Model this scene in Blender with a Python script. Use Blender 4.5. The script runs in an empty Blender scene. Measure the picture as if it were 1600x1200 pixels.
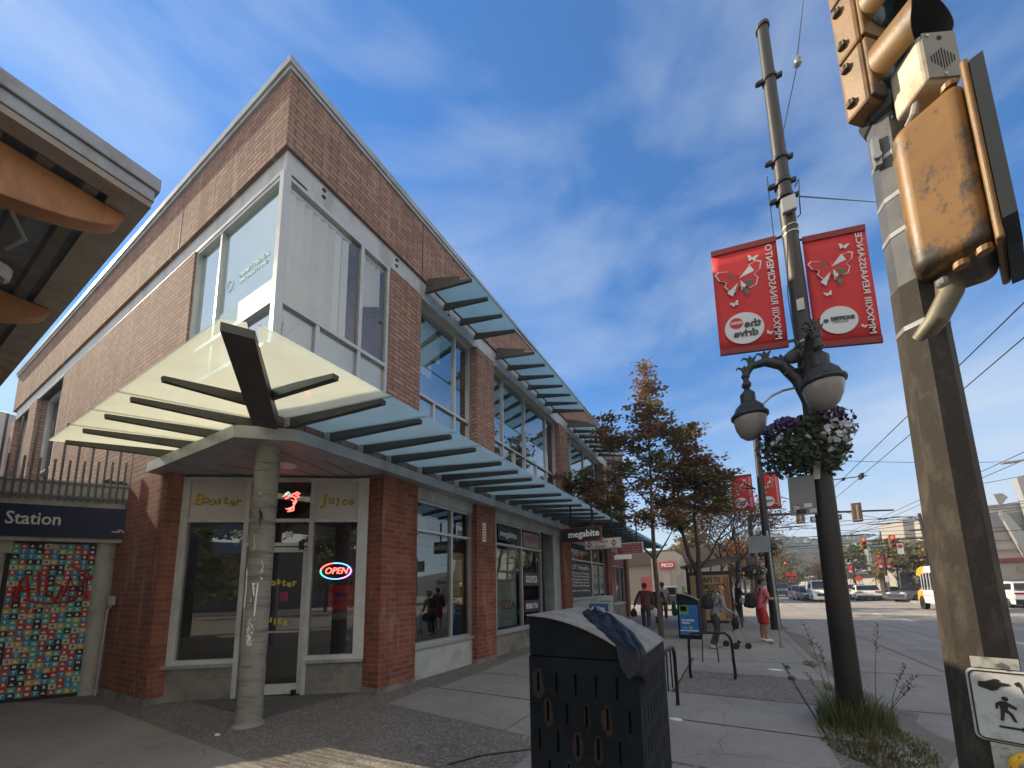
import bpy, math, random
from mathutils import Vector, Matrix, Euler
sc = bpy.context.scene
R = math.radians
# ---------------------------------------------------------------- camera
cam_d = bpy.data.cameras.new('camera'); cam = bpy.data.objects.new('camera', cam_d)
sc.collection.objects.link(cam); sc.camera = cam
_y, _p, _r = R(-27.743), R(7.5595), R(-1.3309)
fwd = Vector((math.sin(_y)*math.cos(_p), math.cos(_y)*math.cos(_p), math.sin(_p)))
rt = Vector((math.cos(_y), -math.sin(_y), 0)); up = rt.cross(fwd)
r2 = rt*math.cos(_r) + up*math.sin(_r); u2 = -rt*math.sin(_r) + up*math.cos(_r)
cm = Matrix((r2, u2, -fwd)).transposed().to_4x4(); cm.translation = (0, 0, 1.6)
cam.matrix_world = cm
cam_d.sensor_width = 36; cam_d.lens = 586.735/1600*36
cam_d.shift_x = (800-833.58)/1600; cam_d.shift_y = (843.44-600)/1600
cam_d.clip_start = .05; cam_d.clip_end = 3000
# ---------------------------------------------------------------- daylight
SUN_EL = 32.0
L = Vector((math.cos(R(SUN_EL)), .065, -math.sin(R(SUN_EL)))).normalized()
w = bpy.data.worlds.new('World'); sc.world = w; w.use_nodes = True
wn, wl = w.node_tree.nodes, w.node_tree.links
bg = wn['Background']; bg.inputs['Strength'].default_value = .13
sky = wn.new('ShaderNodeTexSky'); sky.sky_type = 'NISHITA'; sky.sun_disc = False
sky.sun_elevation = R(SUN_EL); sky.sun_rotation = math.atan2(-L.x, -L.y)
sky.air_density = 1.0; sky.dust_density = .0; sky.ozone_density = 4.0
tc = wn.new('ShaderNodeTexCoord'); mp = wn.new('ShaderNodeMapping')
mp.inputs['Scale'].default_value = (1.3, 1.0, 3.6); mp.inputs['Rotation'].default_value = (.3, .25, .5)
n1 = wn.new('ShaderNodeTexNoise'); n1.inputs['Scale'].default_value = 1.35; n1.inputs['Detail'].default_value = 9
n1.inputs['Roughness'].default_value = .55; n1.inputs['Distortion'].default_value = .35
cr = wn.new('ShaderNodeValToRGB'); cr.color_ramp.elements[0].position = .43; cr.color_ramp.elements[1].position = .72
cr.color_ramp.elements[0].color = (0, 0, 0, 1); cr.color_ramp.elements[1].color = (.55, .55, .55, 1)
wmix = wn.new('ShaderNodeMix'); wmix.data_type = 'RGBA'
wmix.inputs['B'].default_value = (3.1, 3.6, 4.2, 1)
hs = wn.new('ShaderNodeHueSaturation'); hs.inputs['Saturation'].default_value = 1.36; hs.inputs['Value'].default_value = .84
wl.new(tc.outputs['Generated'], mp.inputs['Vector']); wl.new(mp.outputs[0], n1.inputs['Vector'])
wl.new(n1.outputs['Fac'], cr.inputs['Fac'])
# thin haze thickening towards the horizon
sx = wn.new('ShaderNodeSeparateXYZ'); wl.new(tc.outputs['Generated'], sx.inputs[0])
hz = wn.new('ShaderNodeMapRange'); hz.interpolation_type = 'SMOOTHSTEP'; wl.new(sx.outputs['Z'], hz.inputs['Value'])
for k_, v_ in (('From Min', -.05), ('From Max', .55), ('To Min', .66), ('To Max', .03)): hz.inputs[k_].default_value = v_
mxf = wn.new('ShaderNodeMath'); mxf.operation = 'ADD'; mxf.use_clamp = True; wl.new(hz.outputs[0], mxf.inputs[0]); wl.new(cr.outputs['Color'], mxf.inputs[1])
wl.new(mxf.outputs[0], wmix.inputs['Factor'])
tn_ = wn.new('ShaderNodeMix'); tn_.data_type = 'RGBA'; tn_.blend_type = 'MULTIPLY'; tn_.inputs['Factor'].default_value = 1; tn_.inputs['B'].default_value = (.64, 1.05, 1.10, 1)
wl.new(sky.outputs[0], hs.inputs['Color']); wl.new(hs.outputs[0], tn_.inputs['A']); wl.new(tn_.outputs['Result'], wmix.inputs['A'])
# bright bank added to the unseen sky behind and right, fills the shade
cb_ = wn.new('ShaderNodeMapRange'); cb_.interpolation_type = 'SMOOTHSTEP'; wl.new(sx.outputs['Y'], cb_.inputs['Value'])
for k_, v_ in (('From Min', .12), ('From Max', -.55), ('To Min', 0), ('To Max', .85)): cb_.inputs[k_].default_value = v_
wm2 = wn.new('ShaderNodeMix'); wm2.data_type = 'RGBA'; wm2.inputs['B'].default_value = (6.0, 5.7, 5.35, 1)
dp = wn.new('ShaderNodeVectorMath'); dp.operation = 'DOT_PRODUCT'; wl.new(tc.outputs['Generated'], dp.inputs[0]); dp.inputs[1].default_value = (.94, -.34, 0)
cc_ = wn.new('ShaderNodeMapRange'); cc_.interpolation_type = 'SMOOTHSTEP'; wl.new(dp.outputs['Value'], cc_.inputs['Value'])
for k_, v_ in (('From Min', .28), ('From Max', .7), ('To Min', 0), ('To Max', .85)): cc_.inputs[k_].default_value = v_
mm_ = wn.new('ShaderNodeMath'); mm_.operation = 'MAXIMUM'; wl.new(cb_.outputs[0], mm_.inputs[0]); wl.new(cc_.outputs[0], mm_.inputs[1]); wl.new(mm_.outputs[0], wm2.inputs['Factor']); wl.new(wmix.outputs['Result'], wm2.inputs['A']); wl.new(wm2.outputs['Result'], bg.inputs['Color'])
sun_d = bpy.data.lights.new('sun', 'SUN'); sun_d.energy = 5.0; sun_d.angle = R(.5); sun_d.color = (1, .85, .62)
sun = bpy.data.objects.new('sun', sun_d); sc.collection.objects.link(sun)
sun.rotation_euler = L.to_track_quat('-Z', 'Y').to_euler(); sun.location = (-20, 0, 20)
sc.view_settings.view_transform = 'Standard'; sc.view_settings.look = 'None'
sc.view_settings.exposure = .78; sc.view_settings.gamma = 1
sc.cycles.max_bounces = 8; sc.cycles.transparent_max_bounces = 12

# ---------------------------------------------------------------- helpers
COL = sc.collection
def link(o): COL.objects.link(o); return o
def wm(o):
    m = Matrix.Identity(4)
    while o is not None:
        m = o.matrix_basis @ m; o = o.parent
    return m
def tag(o, label, cat, group=None, kind=None):
    if label: o['label'] = label
    if cat: o['category'] = cat
    if group: o['group'] = group
    if kind: o['kind'] = kind
    return o
def thing(name, loc, label, cat, group=None, rz=0):
    o = bpy.data.objects.new(name, None); o.empty_display_size = .2; link(o)
    o.location = loc; o.rotation_euler = (0, 0, rz)
    return tag(o, label, cat, group)
def copy_tree(o, parent=None):
    c = o.copy(); COL.objects.link(c); c.parent = parent
    for ch in [x for x in o.children]: copy_tree(ch, c)
    return c
class MB:
    def __init__(s): s.v = []; s.f = []; s.m = []; s.T = None; s.c = []
    def add(s, vs, fs, m=0):
        b = len(s.v); s.c.append((b, len(s.f)))
        if s.T is not None: vs = [s.T @ Vector(q) for q in vs]
        s.v += [tuple(q) for q in vs]; s.f += [tuple(b+i for i in f) for f in fs]; s.m += [m]*len(fs)
        return s
    def box(s, x0, x1, y0, y1, z0, z1, m=0):
        return s.add([(x0,y0,z0),(x1,y0,z0),(x1,y1,z0),(x0,y1,z0),(x0,y0,z1),(x1,y0,z1),(x1,y1,z1),(x0,y1,z1)],
                     [(0,3,2,1),(4,5,6,7),(0,1,5,4),(1,2,6,5),(2,3,7,6),(3,0,4,7)], m)
    def bar(s, a, b, wd, h, m=0, upv=(0,0,1), h2=None, w2=None):
        # box section bar from a to b (top centre line), hanging down h
        a, b = Vector(a), Vector(b); d = (b-a).normalized(); u = Vector(upv)
        sd = d.cross(u).normalized(); u = sd.cross(d).normalized(); h2 = h if h2 is None else h2; w2 = wd if w2 is None else w2
        vs = []
        for p, hh, ww in ((a, h, wd), (b, h2, w2)):
            vs += [p - sd*ww/2 - u*hh, p + sd*ww/2 - u*hh, p + sd*ww/2, p - sd*ww/2]
        return s.add(vs, [(0,1,2,3),(7,6,5,4),(0,4,5,1),(1,5,6,2),(2,6,7,3),(3,7,4,0)], m)
    def tube(s, pts, r, n=10, m=0, cap=True):
        pts = [Vector(p) for p in pts]; k = len(pts); rs = r if isinstance(r, (list, tuple)) else [r]*k
        vs = []; ref = None
        for i, p in enumerate(pts):
            d = (pts[min(i+1, k-1)] - pts[max(i-1, 0)])
            if d.length < 1e-9: d = Vector((0,0,1))
            d.normalize()
            if ref is None:
                ref = Vector((1,0,0)) if abs(d.x) < .8 else Vector((0,1,0))
            a = (ref - d*ref.dot(d))
            if a.length < 1e-6: a = d.orthogonal()
            a.normalize(); ref = a; b = d.cross(a)
            for j in range(n):
                t = 2*math.pi*j/n
                vs.append(p + a*math.cos(t)*rs[i] + b*math.sin(t)*rs[i])
        fs = [(i*n+j, i*n+(j+1) % n, (i+1)*n+(j+1) % n, (i+1)*n+j) for i in range(k-1) for j in range(n)]
        if cap: fs += [tuple(reversed(range(n))), tuple((k-1)*n+j for j in range(n))]
        return s.add(vs, fs, m)
    def lathe(s, prof, c=(0,0,0), n=20, m=0, axis=None, ph=0):
        # prof: (radius, height) bottom to top
        M = Matrix.Translation(c)
        if axis is not None: M = M @ Vector(axis).to_track_quat('Z', 'Y').to_matrix().to_4x4()
        vs = []; k = len(prof)
        for r, z in prof:
            for j in range(n):
                t = 2*math.pi*j/n+ph; vs.append(M @ Vector((r*math.cos(t), r*math.sin(t), z)))
        fs = [(i*n+j, i*n+(j+1) % n, (i+1)*n+(j+1) % n, (i+1)*n+j) for i in range(k-1) for j in range(n)]
        if prof[0][0] > 1e-4: fs.append(tuple(reversed(range(n))))
        if prof[-1][0] > 1e-4: fs.append(tuple((k-1)*n+j for j in range(n)))
        return s.add(vs, fs, m)
    def prism(s, poly, o, e1, e2, depth, m=0):
        # polygon in plane o + a e1 + b e2, extruded by vector depth
        o, e1, e2, depth = Vector(o), Vector(e1), Vector(e2), Vector(depth); n = len(poly)
        a = [o + e1*p[0] + e2*p[1] for p in poly]; b = [p + depth for p in a]
        fs = [tuple(range(n)), tuple(reversed(range(n, 2*n)))] + [(i, n+i, n+(i+1) % n, (i+1) % n) for i in range(n)]
        return s.add(a+b, fs, m)
    def quad(s, a, b, c, d, m=0): return s.add([a, b, c, d], [(0,1,2,3)], m)
    def ball(s, c, r, m=0, n=10, k=7, sz=(1,1,1)):
        vs = []; 
        for i in range(k+1):
            t = math.pi*i/k
            for j in range(n):
                p = 2*math.pi*j/n
                vs.append((c[0]+r*sz[0]*math.sin(t)*math.cos(p), c[1]+r*sz[1]*math.sin(t)*math.sin(p), c[2]-r*sz[2]*math.cos(t)))
        return s.add(vs, [(i*n+j, i*n+(j+1) % n, (i+1)*n+(j+1) % n, (i+1)*n+j) for i in range(k) for j in range(n)], m)
    def each(s, name, mats, parent=None, **k):
        # every added shape becomes an object of its own
        c = s.c + [(len(s.v), len(s.f))]; out = []
        for (v0, f0), (v1, f1) in zip(c[:-1], c[1:]):
            q = MB(); q.v = s.v[v0:v1]; q.f = [tuple(i-v0 for i in f) for f in s.f[f0:f1]]; q.m = s.m[f0:f1]
            out.append(q.build(name, mats, parent, **k))
        return out
    def build(s, name, mats, parent=None, smooth=False, bevel=0, label=None, fix=True, segs=2):
        me = bpy.data.meshes.new(name); me.from_pydata(s.v, [], s.f)
        if not isinstance(mats, (list, tuple)): mats = [mats]
        for q in mats: me.materials.append(q)
        me.polygons.foreach_set('material_index', s.m)
        if smooth: me.polygons.foreach_set('use_smooth', [True]*len(s.f))
        if fix:
            import bmesh
            bm = bmesh.new(); bm.from_mesh(me); bmesh.ops.remove_doubles(bm, verts=bm.verts, dist=1e-5)
            bmesh.ops.recalc_face_normals(bm, faces=bm.faces); bm.to_mesh(me); bm.free()
        if parent is not None: me.transform(wm(parent).inverted())
        me.update()
        o = bpy.data.objects.new(name, me); link(o); o.parent = parent
        if smooth:
            try: me.set_sharp_from_angle(angle=R(40))
            except Exception: pass
        if bevel:
            b = o.modifiers.new('bevel', 'BEVEL'); b.width = bevel; b.segments = segs; b.limit_method = 'ANGLE'; b.angle_limit = R(35)
        if label: o['label'] = label
        return o
def text(s, size, o, e1, e2, mat, parent, name='lettering', ext=.004, bold=0, width=None, align='CENTER', spacing=1, shear=0):
    cu = bpy.data.curves.new('t', 'FONT'); cu.body = s; cu.size = size; cu.extrude = ext; cu.offset = bold; cu.align_x = align
    cu.align_y = 'CENTER'; cu.space_character = spacing; cu.shear = shear; cu.resolution_u = 2
    ob = bpy.data.objects.new('t', cu)
    me = bpy.data.meshes.new_from_object(ob)
    bpy.data.objects.remove(ob); bpy.data.curves.remove(cu)
    e1, e2 = Vector(e1).normalized(), Vector(e2).normalized(); nn = e1.cross(e2)
    if len(me.vertices) and width:
        xs = [v.co.x for v in me.vertices]; k = width/(max(xs)-min(xs))
        me.transform(Matrix.Diagonal((k, 1, 1, 1)))
    M = Matrix((e1, e2, nn)).transposed().to_4x4(); M.translation = Vector(o)
    me.transform(M); 
    if M.determinant() < 0: me.flip_normals()
    me.materials.clear(); me.materials.append(mat)
    if parent is not None: me.transform(wm(parent).inverted())
    me.name = name
    ob = bpy.data.objects.new(name, me); link(ob); ob.parent = parent
    return ob

# ---------------------------------------------------------------- materials
def _new(name):
    m = bpy.data.materials.new(name); m.use_nodes = True
    return m, m.node_tree.nodes, m.node_tree.links, m.node_tree.nodes['Principled BSDF']
def _mix(n, l, fac, a, b, blend='MIX'):
    x = n.new('ShaderNodeMix'); x.data_type = 'RGBA'; x.blend_type = blend
    for sock, v in (('Factor', fac), ('A', a), ('B', b)):
        if hasattr(v, 'links'): l.new(v, x.inputs[sock])
        elif sock == 'Factor': x.inputs[sock].default_value = v
        else: x.inputs[sock].default_value = (*v[:3], 1)
    return x.outputs['Result']
def _noise(n, l, scale, vec, detail=4, rough=.6):
    t = n.new('ShaderNodeTexNoise'); t.inputs['Scale'].default_value = scale; t.inputs['Detail'].default_value = detail
    t.inputs['Roughness'].default_value = rough; l.new(vec, t.inputs['Vector']); return t.outputs['Fac']
def _ramp(n, l, fac, p0, p1, c0=0, c1=1):
    r = n.new('ShaderNodeMapRange'); l.new(fac, r.inputs['Value'])
    for k, v in (('From Min', p0), ('From Max', p1), ('To Min', c0), ('To Max', c1)): r.inputs[k].default_value = v
    return r.outputs[0]
def _bump(n, l, h, strength, dist, bsdf):
    b = n.new('ShaderNodeBump'); b.inputs['Strength'].default_value = strength; b.inputs['Distance'].default_value = dist
    l.new(h, b.inputs['Height']); l.new(b.outputs[0], bsdf.inputs['Normal'])
MC = {}
def M(name, rgb, rough=.7, metal=0, var=.25, scale=3, bump=.15, bscale=80, dirt=None, damt=.5, dscale=2.5, streak=0, spec=.5, coord='Object', dlo=.50, dhi=.62, zd=None):
    if name in MC: return MC[name]
    m, n, l, b = _new(name); tc = n.new('ShaderNodeTexCoord'); v = tc.outputs[coord]
    if streak:
        q = n.new('ShaderNodeMapping'); q.inputs['Scale'].default_value = (1, 1, streak); l.new(v, q.inputs['Vector']); vd = q.outputs[0]
    else: vd = v
    f = _noise(n, l, scale, v, 6)
    lo = tuple(c*(1-var) for c in rgb); hi = tuple(min(1, c*(1+var)) for c in rgb)
    c = _mix(n, l, _ramp(n, l, f, .3, .7), lo, hi)
    if dirt:
        g = _noise(n, l, dscale, vd, 8, .7)
        if zd:
            sz = n.new('ShaderNodeSeparateXYZ'); l.new(v, sz.inputs[0]); zb = _ramp(n, l, sz.outputs['Z'], zd[0], zd[1], zd[2], 0)
            ad = n.new('ShaderNodeMath'); ad.operation = 'ADD'; l.new(g, ad.inputs[0]); l.new(zb, ad.inputs[1]); g = ad.outputs[0]
        c = _mix(n, l, _ramp(n, l, g, dlo, dhi, 0, damt), c, dirt)
    l.new(c, b.inputs['Base Color']); b.inputs['Metallic'].default_value = metal
    b.inputs['Specular IOR Level'].default_value = spec
    rr = _ramp(n, l, f, .3, .7, max(.02, rough-.08), min(1, rough+.08)); l.new(rr, b.inputs['Roughness'])
    if bump: _bump(n, l, _noise(n, l, bscale, v, 3), bump, .004, b)
    MC[name] = m; return m
def M_emit(name, rgb, s):
    m, n, l, b = _new(name); b.inputs['Base Color'].default_value = (*[c*.5 for c in rgb], 1)
    b.inputs['Emission Color'].default_value = (*rgb, 1); b.inputs['Emission Strength'].default_value = s; return m
def M_glass(name, tint, refl, rough=.01, rtint=(1,1,1)):
    m, n, l, b = _new(name); n.remove(b)
    t = n.new('ShaderNodeBsdfTransparent'); t.inputs[0].default_value = (*tint, 1)
    g = n.new('ShaderNodeBsdfGlossy'); g.inputs['Roughness'].default_value = rough; g.inputs['Color'].default_value = (*rtint, 1)
    fr = n.new('ShaderNodeFresnel'); fr.inputs[0].default_value = 1.5
    mx = n.new('ShaderNodeMath'); mx.operation = 'MAXIMUM'; l.new(fr.outputs[0], mx.inputs[0]); mx.inputs[1].default_value = refl
    s = n.new('ShaderNodeMixShader'); l.new(mx.outputs[0], s.inputs[0]); l.new(t.outputs[0], s.inputs[1]); l.new(g.outputs[0], s.inputs[2])
    tc = n.new('ShaderNodeTexCoord'); bp = n.new('ShaderNodeBump'); bp.inputs['Strength'].default_value = .02; bp.inputs['Distance'].default_value = .02
    l.new(_noise(n, l, 1.3, tc.outputs['Object'], 1), bp.inputs['Height']); l.new(bp.outputs[0], g.inputs['Normal'])
    l.new(s.outputs[0], n['Material Output'].inputs[0]); return m
def M_frost(name, col, trans, see=.2, gl=.12):
    m, n, l, b = _new(name); n.remove(b)
    tc = n.new('ShaderNodeTexCoord'); f = _noise(n, l, 1.6, tc.outputs['Object'], 7, .7)
    f2 = _noise(n, l, 14, tc.outputs['Object'], 4, .7)
    c1 = _mix(n, l, _ramp(n, l, f, .3, .7), tuple(c*.88 for c in trans), trans)
    c1 = _mix(n, l, _ramp(n, l, f2, .66, .74, 0, .45), c1, (.3, .26, .16))
    tr = n.new('ShaderNodeBsdfTranslucent'); l.new(c1, tr.inputs[0])
    df = n.new('ShaderNodeBsdfDiffuse'); df.inputs[0].default_value = (*col, 1)
    tp = n.new('ShaderNodeBsdfTransparent'); tp.inputs[0].default_value = (.62, .86, .98, 1)
    g = n.new('ShaderNodeBsdfGlossy'); g.inputs['Roughness'].default_value = .08
    def mix(fac, a, c):
        s = n.new('ShaderNodeMixShader'); s.inputs[0].default_value = fac; l.new(a, s.inputs[1]); l.new(c, s.inputs[2]); return s.outputs[0]
    o = mix(.12, tr.outputs[0], df.outputs[0]); o = mix(see, o, tp.outputs[0]); o = mix(gl, o, g.outputs[0])
    l.new(o, n['Material Output'].inputs[0]); return m
def M_brick(name, c1, c2, mortar, bw=.27, bh=.09, ms=.009, bump=.6, dark=(.02,.017,.015), damt=.35):
    m, n, l, b = _new(name)
    ge = n.new('ShaderNodeNewGeometry'); sp = n.new('ShaderNodeSeparateXYZ'); l.new(ge.outputs['Position'], sp.inputs[0])
    sn = n.new('ShaderNodeSeparateXYZ'); l.new(ge.outputs['True Normal'], sn.inputs[0])
    ab = n.new('ShaderNodeMath'); ab.operation = 'ABSOLUTE'; l.new(sn.outputs['X'], ab.inputs[0])
    gt = n.new('ShaderNodeMath'); gt.operation = 'GREATER_THAN'; l.new(ab.outputs[0], gt.inputs[0]); gt.inputs[1].default_value = .5
    mu = n.new('ShaderNodeMix'); l.new(gt.outputs[0], mu.inputs['Factor']); l.new(sp.outputs['X'], mu.inputs[2]); l.new(sp.outputs['Y'], mu.inputs[3])
    cb = n.new('ShaderNodeCombineXYZ'); l.new(mu.outputs[0], cb.inputs['X']); l.new(sp.outputs['Z'], cb.inputs['Y'])
    t = n.new('ShaderNodeTexBrick'); l.new(cb.outputs[0], t.inputs['Vector']); t.inputs['Scale'].default_value = 1
    t.inputs['Brick Width'].default_value = bw; t.inputs['Row Height'].default_value = bh; t.inputs['Mortar Size'].default_value = ms
    t.inputs['Mortar Smooth'].default_value = .15; t.inputs['Bias'].default_value = -.1
    t.inputs['Color1'].default_value = (*c1, 1); t.inputs['Color2'].default_value = (*c2, 1); t.inputs['Mortar'].default_value = (*mortar, 1)
    f = _noise(n, l, 1.1, ge.outputs['Position'], 8, .65); f2 = _noise(n, l, 30, ge.outputs['Position'], 5, .7)
    c = _mix(n, l, _ramp(n, l, f, .5, .75, 0, damt), t.outputs['Color'], dark)
    c = _mix(n, l, _ramp(n, l, f2, .2, .8, 0, .5), c, tuple(x*.55 for x in c1), 'MIX')
    mq = n.new('ShaderNodeMapping'); mq.inputs['Scale'].default_value = (2.6,2.6,.28); l.new(ge.outputs['Position'], mq.inputs['Vector'])
    c = _mix(n, l, _ramp(n, l, _noise(n, l, 1.5, mq.outputs[0], 7, .65), .50, .66, 0, .5), c, tuple(x*.35 for x in c1))
    c = _mix(n, l, _ramp(n, l, _noise(n, l, 2.1, mq.outputs[0], 5, .6), .56, .68, 0, .35), c, (.42,.36,.30))
    l.new(c, b.inputs['Base Color']); b.inputs['Roughness'].default_value = .9; b.inputs['Specular IOR Level'].default_value = .2
    h = n.new('ShaderNodeMath'); h.operation = 'MULTIPLY_ADD'; l.new(f2, h.inputs[0]); h.inputs[1].default_value = .5
    iv = n.new('ShaderNodeMath'); iv.operation = 'SUBTRACT'; iv.inputs[0].default_value = 1; l.new(t.outputs['Fac'], iv.inputs[1])
    l.new(iv.outputs[0], h.inputs[2]); _bump(n, l, h.outputs[0], bump, .012, b)
    return m
def M_ground(name, base, spk, amt=.5, fine=220, dirt=(.03,.028,.025), damt=.5, bump=.5, rough=.9, gum=0, track=0):
    m, n, l, b = _new(name); ge = n.new('ShaderNodeNewGeometry'); v = ge.outputs['Position']
    f = _noise(n, l, .7, v, 8, .65); vo = n.new('ShaderNodeTexVoronoi'); vo.inputs['Scale'].default_value = fine/3; l.new(v, vo.inputs['Vector'])
    f2 = _noise(n, l, fine, v, 2, .6)
    c = _mix(n, l, _ramp(n, l, f, .3, .7), tuple(x*.75 for x in base), tuple(x*1.2 for x in base))
    bw = n.new('ShaderNodeRGBToBW'); l.new(vo.outputs['Color'], bw.inputs[0])
    c = _mix(n, l, _ramp(n, l, bw.outputs[0], .55, .85, 0, amt), c, spk)
    c = _mix(n, l, _ramp(n, l, f2, .45, .7, 0, amt*.8), c, tuple(x*.35 for x in base))
    g = _noise(n, l, 2.2, v, 9, .75); c = _mix(n, l, _ramp(n, l, g, .55, .72, 0, damt), c, dirt)
    if gum:
        vg = n.new('ShaderNodeTexVoronoi'); vg.inputs['Scale'].default_value = gum; l.new(v, vg.inputs['Vector'])
        c = _mix(n, l, _ramp(n, l, vg.outputs['Distance'], .035*gum, .022*gum, 0, .7), c, tuple(x*.28 for x in base))
        wv = n.new('ShaderNodeTexVoronoi'); wv.feature = 'DISTANCE_TO_EDGE'; wv.inputs['Scale'].default_value = .55
        dn = n.new('ShaderNodeTexNoise'); dn.inputs['Scale'].default_value = 3; dn.inputs['Detail'].default_value = 8; l.new(v, dn.inputs['Vector'])
        av = n.new('ShaderNodeMix'); av.data_type = 'RGBA'; av.inputs['Factor'].default_value = .28; l.new(v, av.inputs['A']); l.new(dn.outputs['Color'], av.inputs['B']); l.new(av.outputs['Result'], wv.inputs['Vector'])
        c = _mix(n, l, _ramp(n, l, wv.outputs['Distance'], .004, .0015, 0, .35), c, tuple(x*.25 for x in base))
    if track:
        mt = n.new('ShaderNodeMapping'); mt.inputs['Scale'].default_value = (.9,.035,1); l.new(v, mt.inputs['Vector'])
        c = _mix(n, l, _ramp(n, l, _noise(n, l, 1.0, mt.outputs[0], 6, .65), .42, .62, 0, .4), c, tuple(x*.5 for x in base))
        c = _mix(n, l, _ramp(n, l, _noise(n, l, .35, v, 3, .5), .5, .56, 0, .25), c, tuple(x*.62 for x in base))
    l.new(c, b.inputs['Base Color']); b.inputs['Roughness'].default_value = rough; b.inputs['Specular IOR Level'].default_value = .25
    _bump(n, l, f2, bump, .006, b); return m

brick_low = M_brick('red_brick', (.34,.11,.065), (.16,.055,.04), (.26,.20,.16), damt=.45)
brick_up = M_brick('brown_brick', (.40,.25,.195), (.24,.145,.12), (.12,.075,.06), ms=.012, damt=.25, bump=.8)
white_metal = M('white_painted_metal', (.55,.56,.55), .45, .1, .12, dirt=(.2,.19,.17), damt=.35, streak=.3)
alum = M('aluminium_frame', (.45,.46,.45), .4, .55, .1)
trim_grey = M('grey_trim_metal', (.42,.44,.45), .5, .2, .12, dirt=(.16,.15,.14), damt=.4, streak=.25)
beam_grey = M('dark_grey_steel', (.075,.07,.062), .55, .2, .3, dirt=(.12,.11,.1), damt=.3)
black_metal = M('black_metal', (.012,.014,.016), .4, .3, .3)
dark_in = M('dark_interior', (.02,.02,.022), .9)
concrete = M('weathered_concrete', (.22,.21,.185), .9, 0, .25, 2.2, .4, 40, dirt=(.07,.065,.055), damt=.6)
blind = M('off_white_blind', (.92,.93,.92), .8, 0, .05)
glass_up = M_glass('reflective_window_glass', (.75,.86,.86), .42, rtint=(.92,1,1))
glass_cor = M_glass('corner_window_glass', (.92,.96,.96), .14)
glass_lo = M_glass('shop_window_glass', (.62,.64,.64), .17)
frost = M_frost('frosted_canopy_glass', (.75,.76,.66), (1,.91,.73), .36)
frost_shade = M_frost('shade_tinted_canopy_glass', (.50,.55,.57), (.70,.80,.82), .42)  # same canopy glass, cooler darker tint paints in the street-side shade
glass_aw = M_frost('pale_awning_glass', (.35,.45,.48), (.55,.72,.78), .35)
soffit = M('grey_soffit_board', (.42,.41,.40), .8, 0, .1)
white_p = M('white_plastic', (.78,.78,.76), .5, 0, .06)
paint_white = M('white_paint', (.8,.8,.78), .6, 0, .1)
# ================================================================ ground
def struct(mb, name, mats, **k):
    o = mb.build(name, mats, None, **k); o['kind'] = 'structure'; return o
m_road = M_ground('asphalt_road', (.34,.31,.275), (.40,.38,.35), .35, 160, dirt=(.17,.15,.125), damt=.4, track=1)
m_concrete_pave = M_ground('pavement_concrete', (.30,.28,.25), (.42,.40,.36), .3, 200, dirt=(.16,.145,.12), damt=.45, gum=1.6)
m_agg = M_ground('exposed_aggregate', (.19,.17,.145), (.42,.40,.36), .65, 150, dirt=(.06,.055,.048), damt=.5, bump=.9, gum=1.2)
m_kerb = M_ground('kerb_concrete', (.30,.28,.25), (.32,.31,.29), .3, 180, dirt=(.08,.07,.05), damt=.6)
m_joint = M('joint_dark', (.03,.028,.025), .95)
m_white_line = M('white_road_paint', (.68,.67,.64), .8, 0, .2, 8, dirt=(.25,.24,.22), damt=.6, dscale=6)
m_yellow_line = M('yellow_road_paint', (.62,.42,.10), .8, 0, .2, 8, dirt=(.25,.22,.18), damt=.5, dscale=6)
RZ = -.11
mb = MB()
gx = [-900,-60,-20,1.36,20,60,900]; gy = [-600,-20,30,60,120,1400]
mb.quad((-900,-600,RZ-.02),(900,-600,RZ-.02),(900,1500,RZ-.02),(-900,1500,RZ-.02))
struct(mb, 'ground', M_ground('far_ground', (.12,.12,.10), (.2,.2,.18), .2, 60), fix=False)
mb = MB(); mb.quad((1.2,-60,RZ),(16.6,-60,RZ),(16.6,260,RZ),(1.2,260,RZ)); mb.quad((-120,27.6,RZ+.004),(120,27.6,RZ+.004),(120,37.4,RZ+.004),(-120,37.4,RZ+.004))
struct(mb, 'road', m_road, fix=False)
# pavements, 4 mm panels over the aggregate bed
mb = MB(); mb.box(-30,1.22,-30,25.6,-.3,0); struct(mb, 'pavement', m_agg)
mb = MB()
for (a,b,c,d) in ((-4.55,1.2,5.06,6.30),(-4.9,1.2,9.35,12.3),(-4.9,1.2,12.33,15.3),(-4.9,1.2,15.33,18.3),(-4.9,1.2,18.33,21.3),(-4.9,1.2,21.33,25.5)):
    mb.quad((a,c,.004),(b,c,.004),(b,d,.004),(a,d,.004))
mb.quad((-2.45,3.85,.004),(.7,3.85,.004),(.7,5.03,.004),(-2.45,5.03,.004))
mb.add([(-4.6,4.06,.004),(-2.48,3.86,.004),(-2.48,5.03,.004),(-4.7,5.03,.004)],[(0,1,2,3)])
mb.add([(-1.9,6.33,.004),(-.95,6.33,.004),(-.95,9.32,.004),(-4.8,9.32,.004),(-4.6,6.33,.004)],[(0,1,2,3,4)])
mb.add([(-8.6,2.2,.004),(-4.05,2.14,.004),(-2.9,1.2,.004),(-2.2,-6,.004),(-14,-6,.004),(-14,.6,.004)],[(0,1,2,3,4,5)])
mb.add([(.76,7.85,.004),(1.19,7.95,.004),(1.19,9.32,.004),(.76,9.32,.004)],[(0,1,2,3)])
mb.quad((-.9,7.95,.004),(.73,7.95,.004),(.73,9.32,.004),(-.9,9.32,.004))
for y0 in (-4,-.8,2.4):
    mb.quad((-1.9,y0-1.7,.004),(.9,y0-1.7,.004),(.9,y0+1.4,.004),(-1.9,y0+1.4,.004))
struct(mb, 'pavement_panels', m_concrete_pave, fix=False)
mb = MB()
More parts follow.
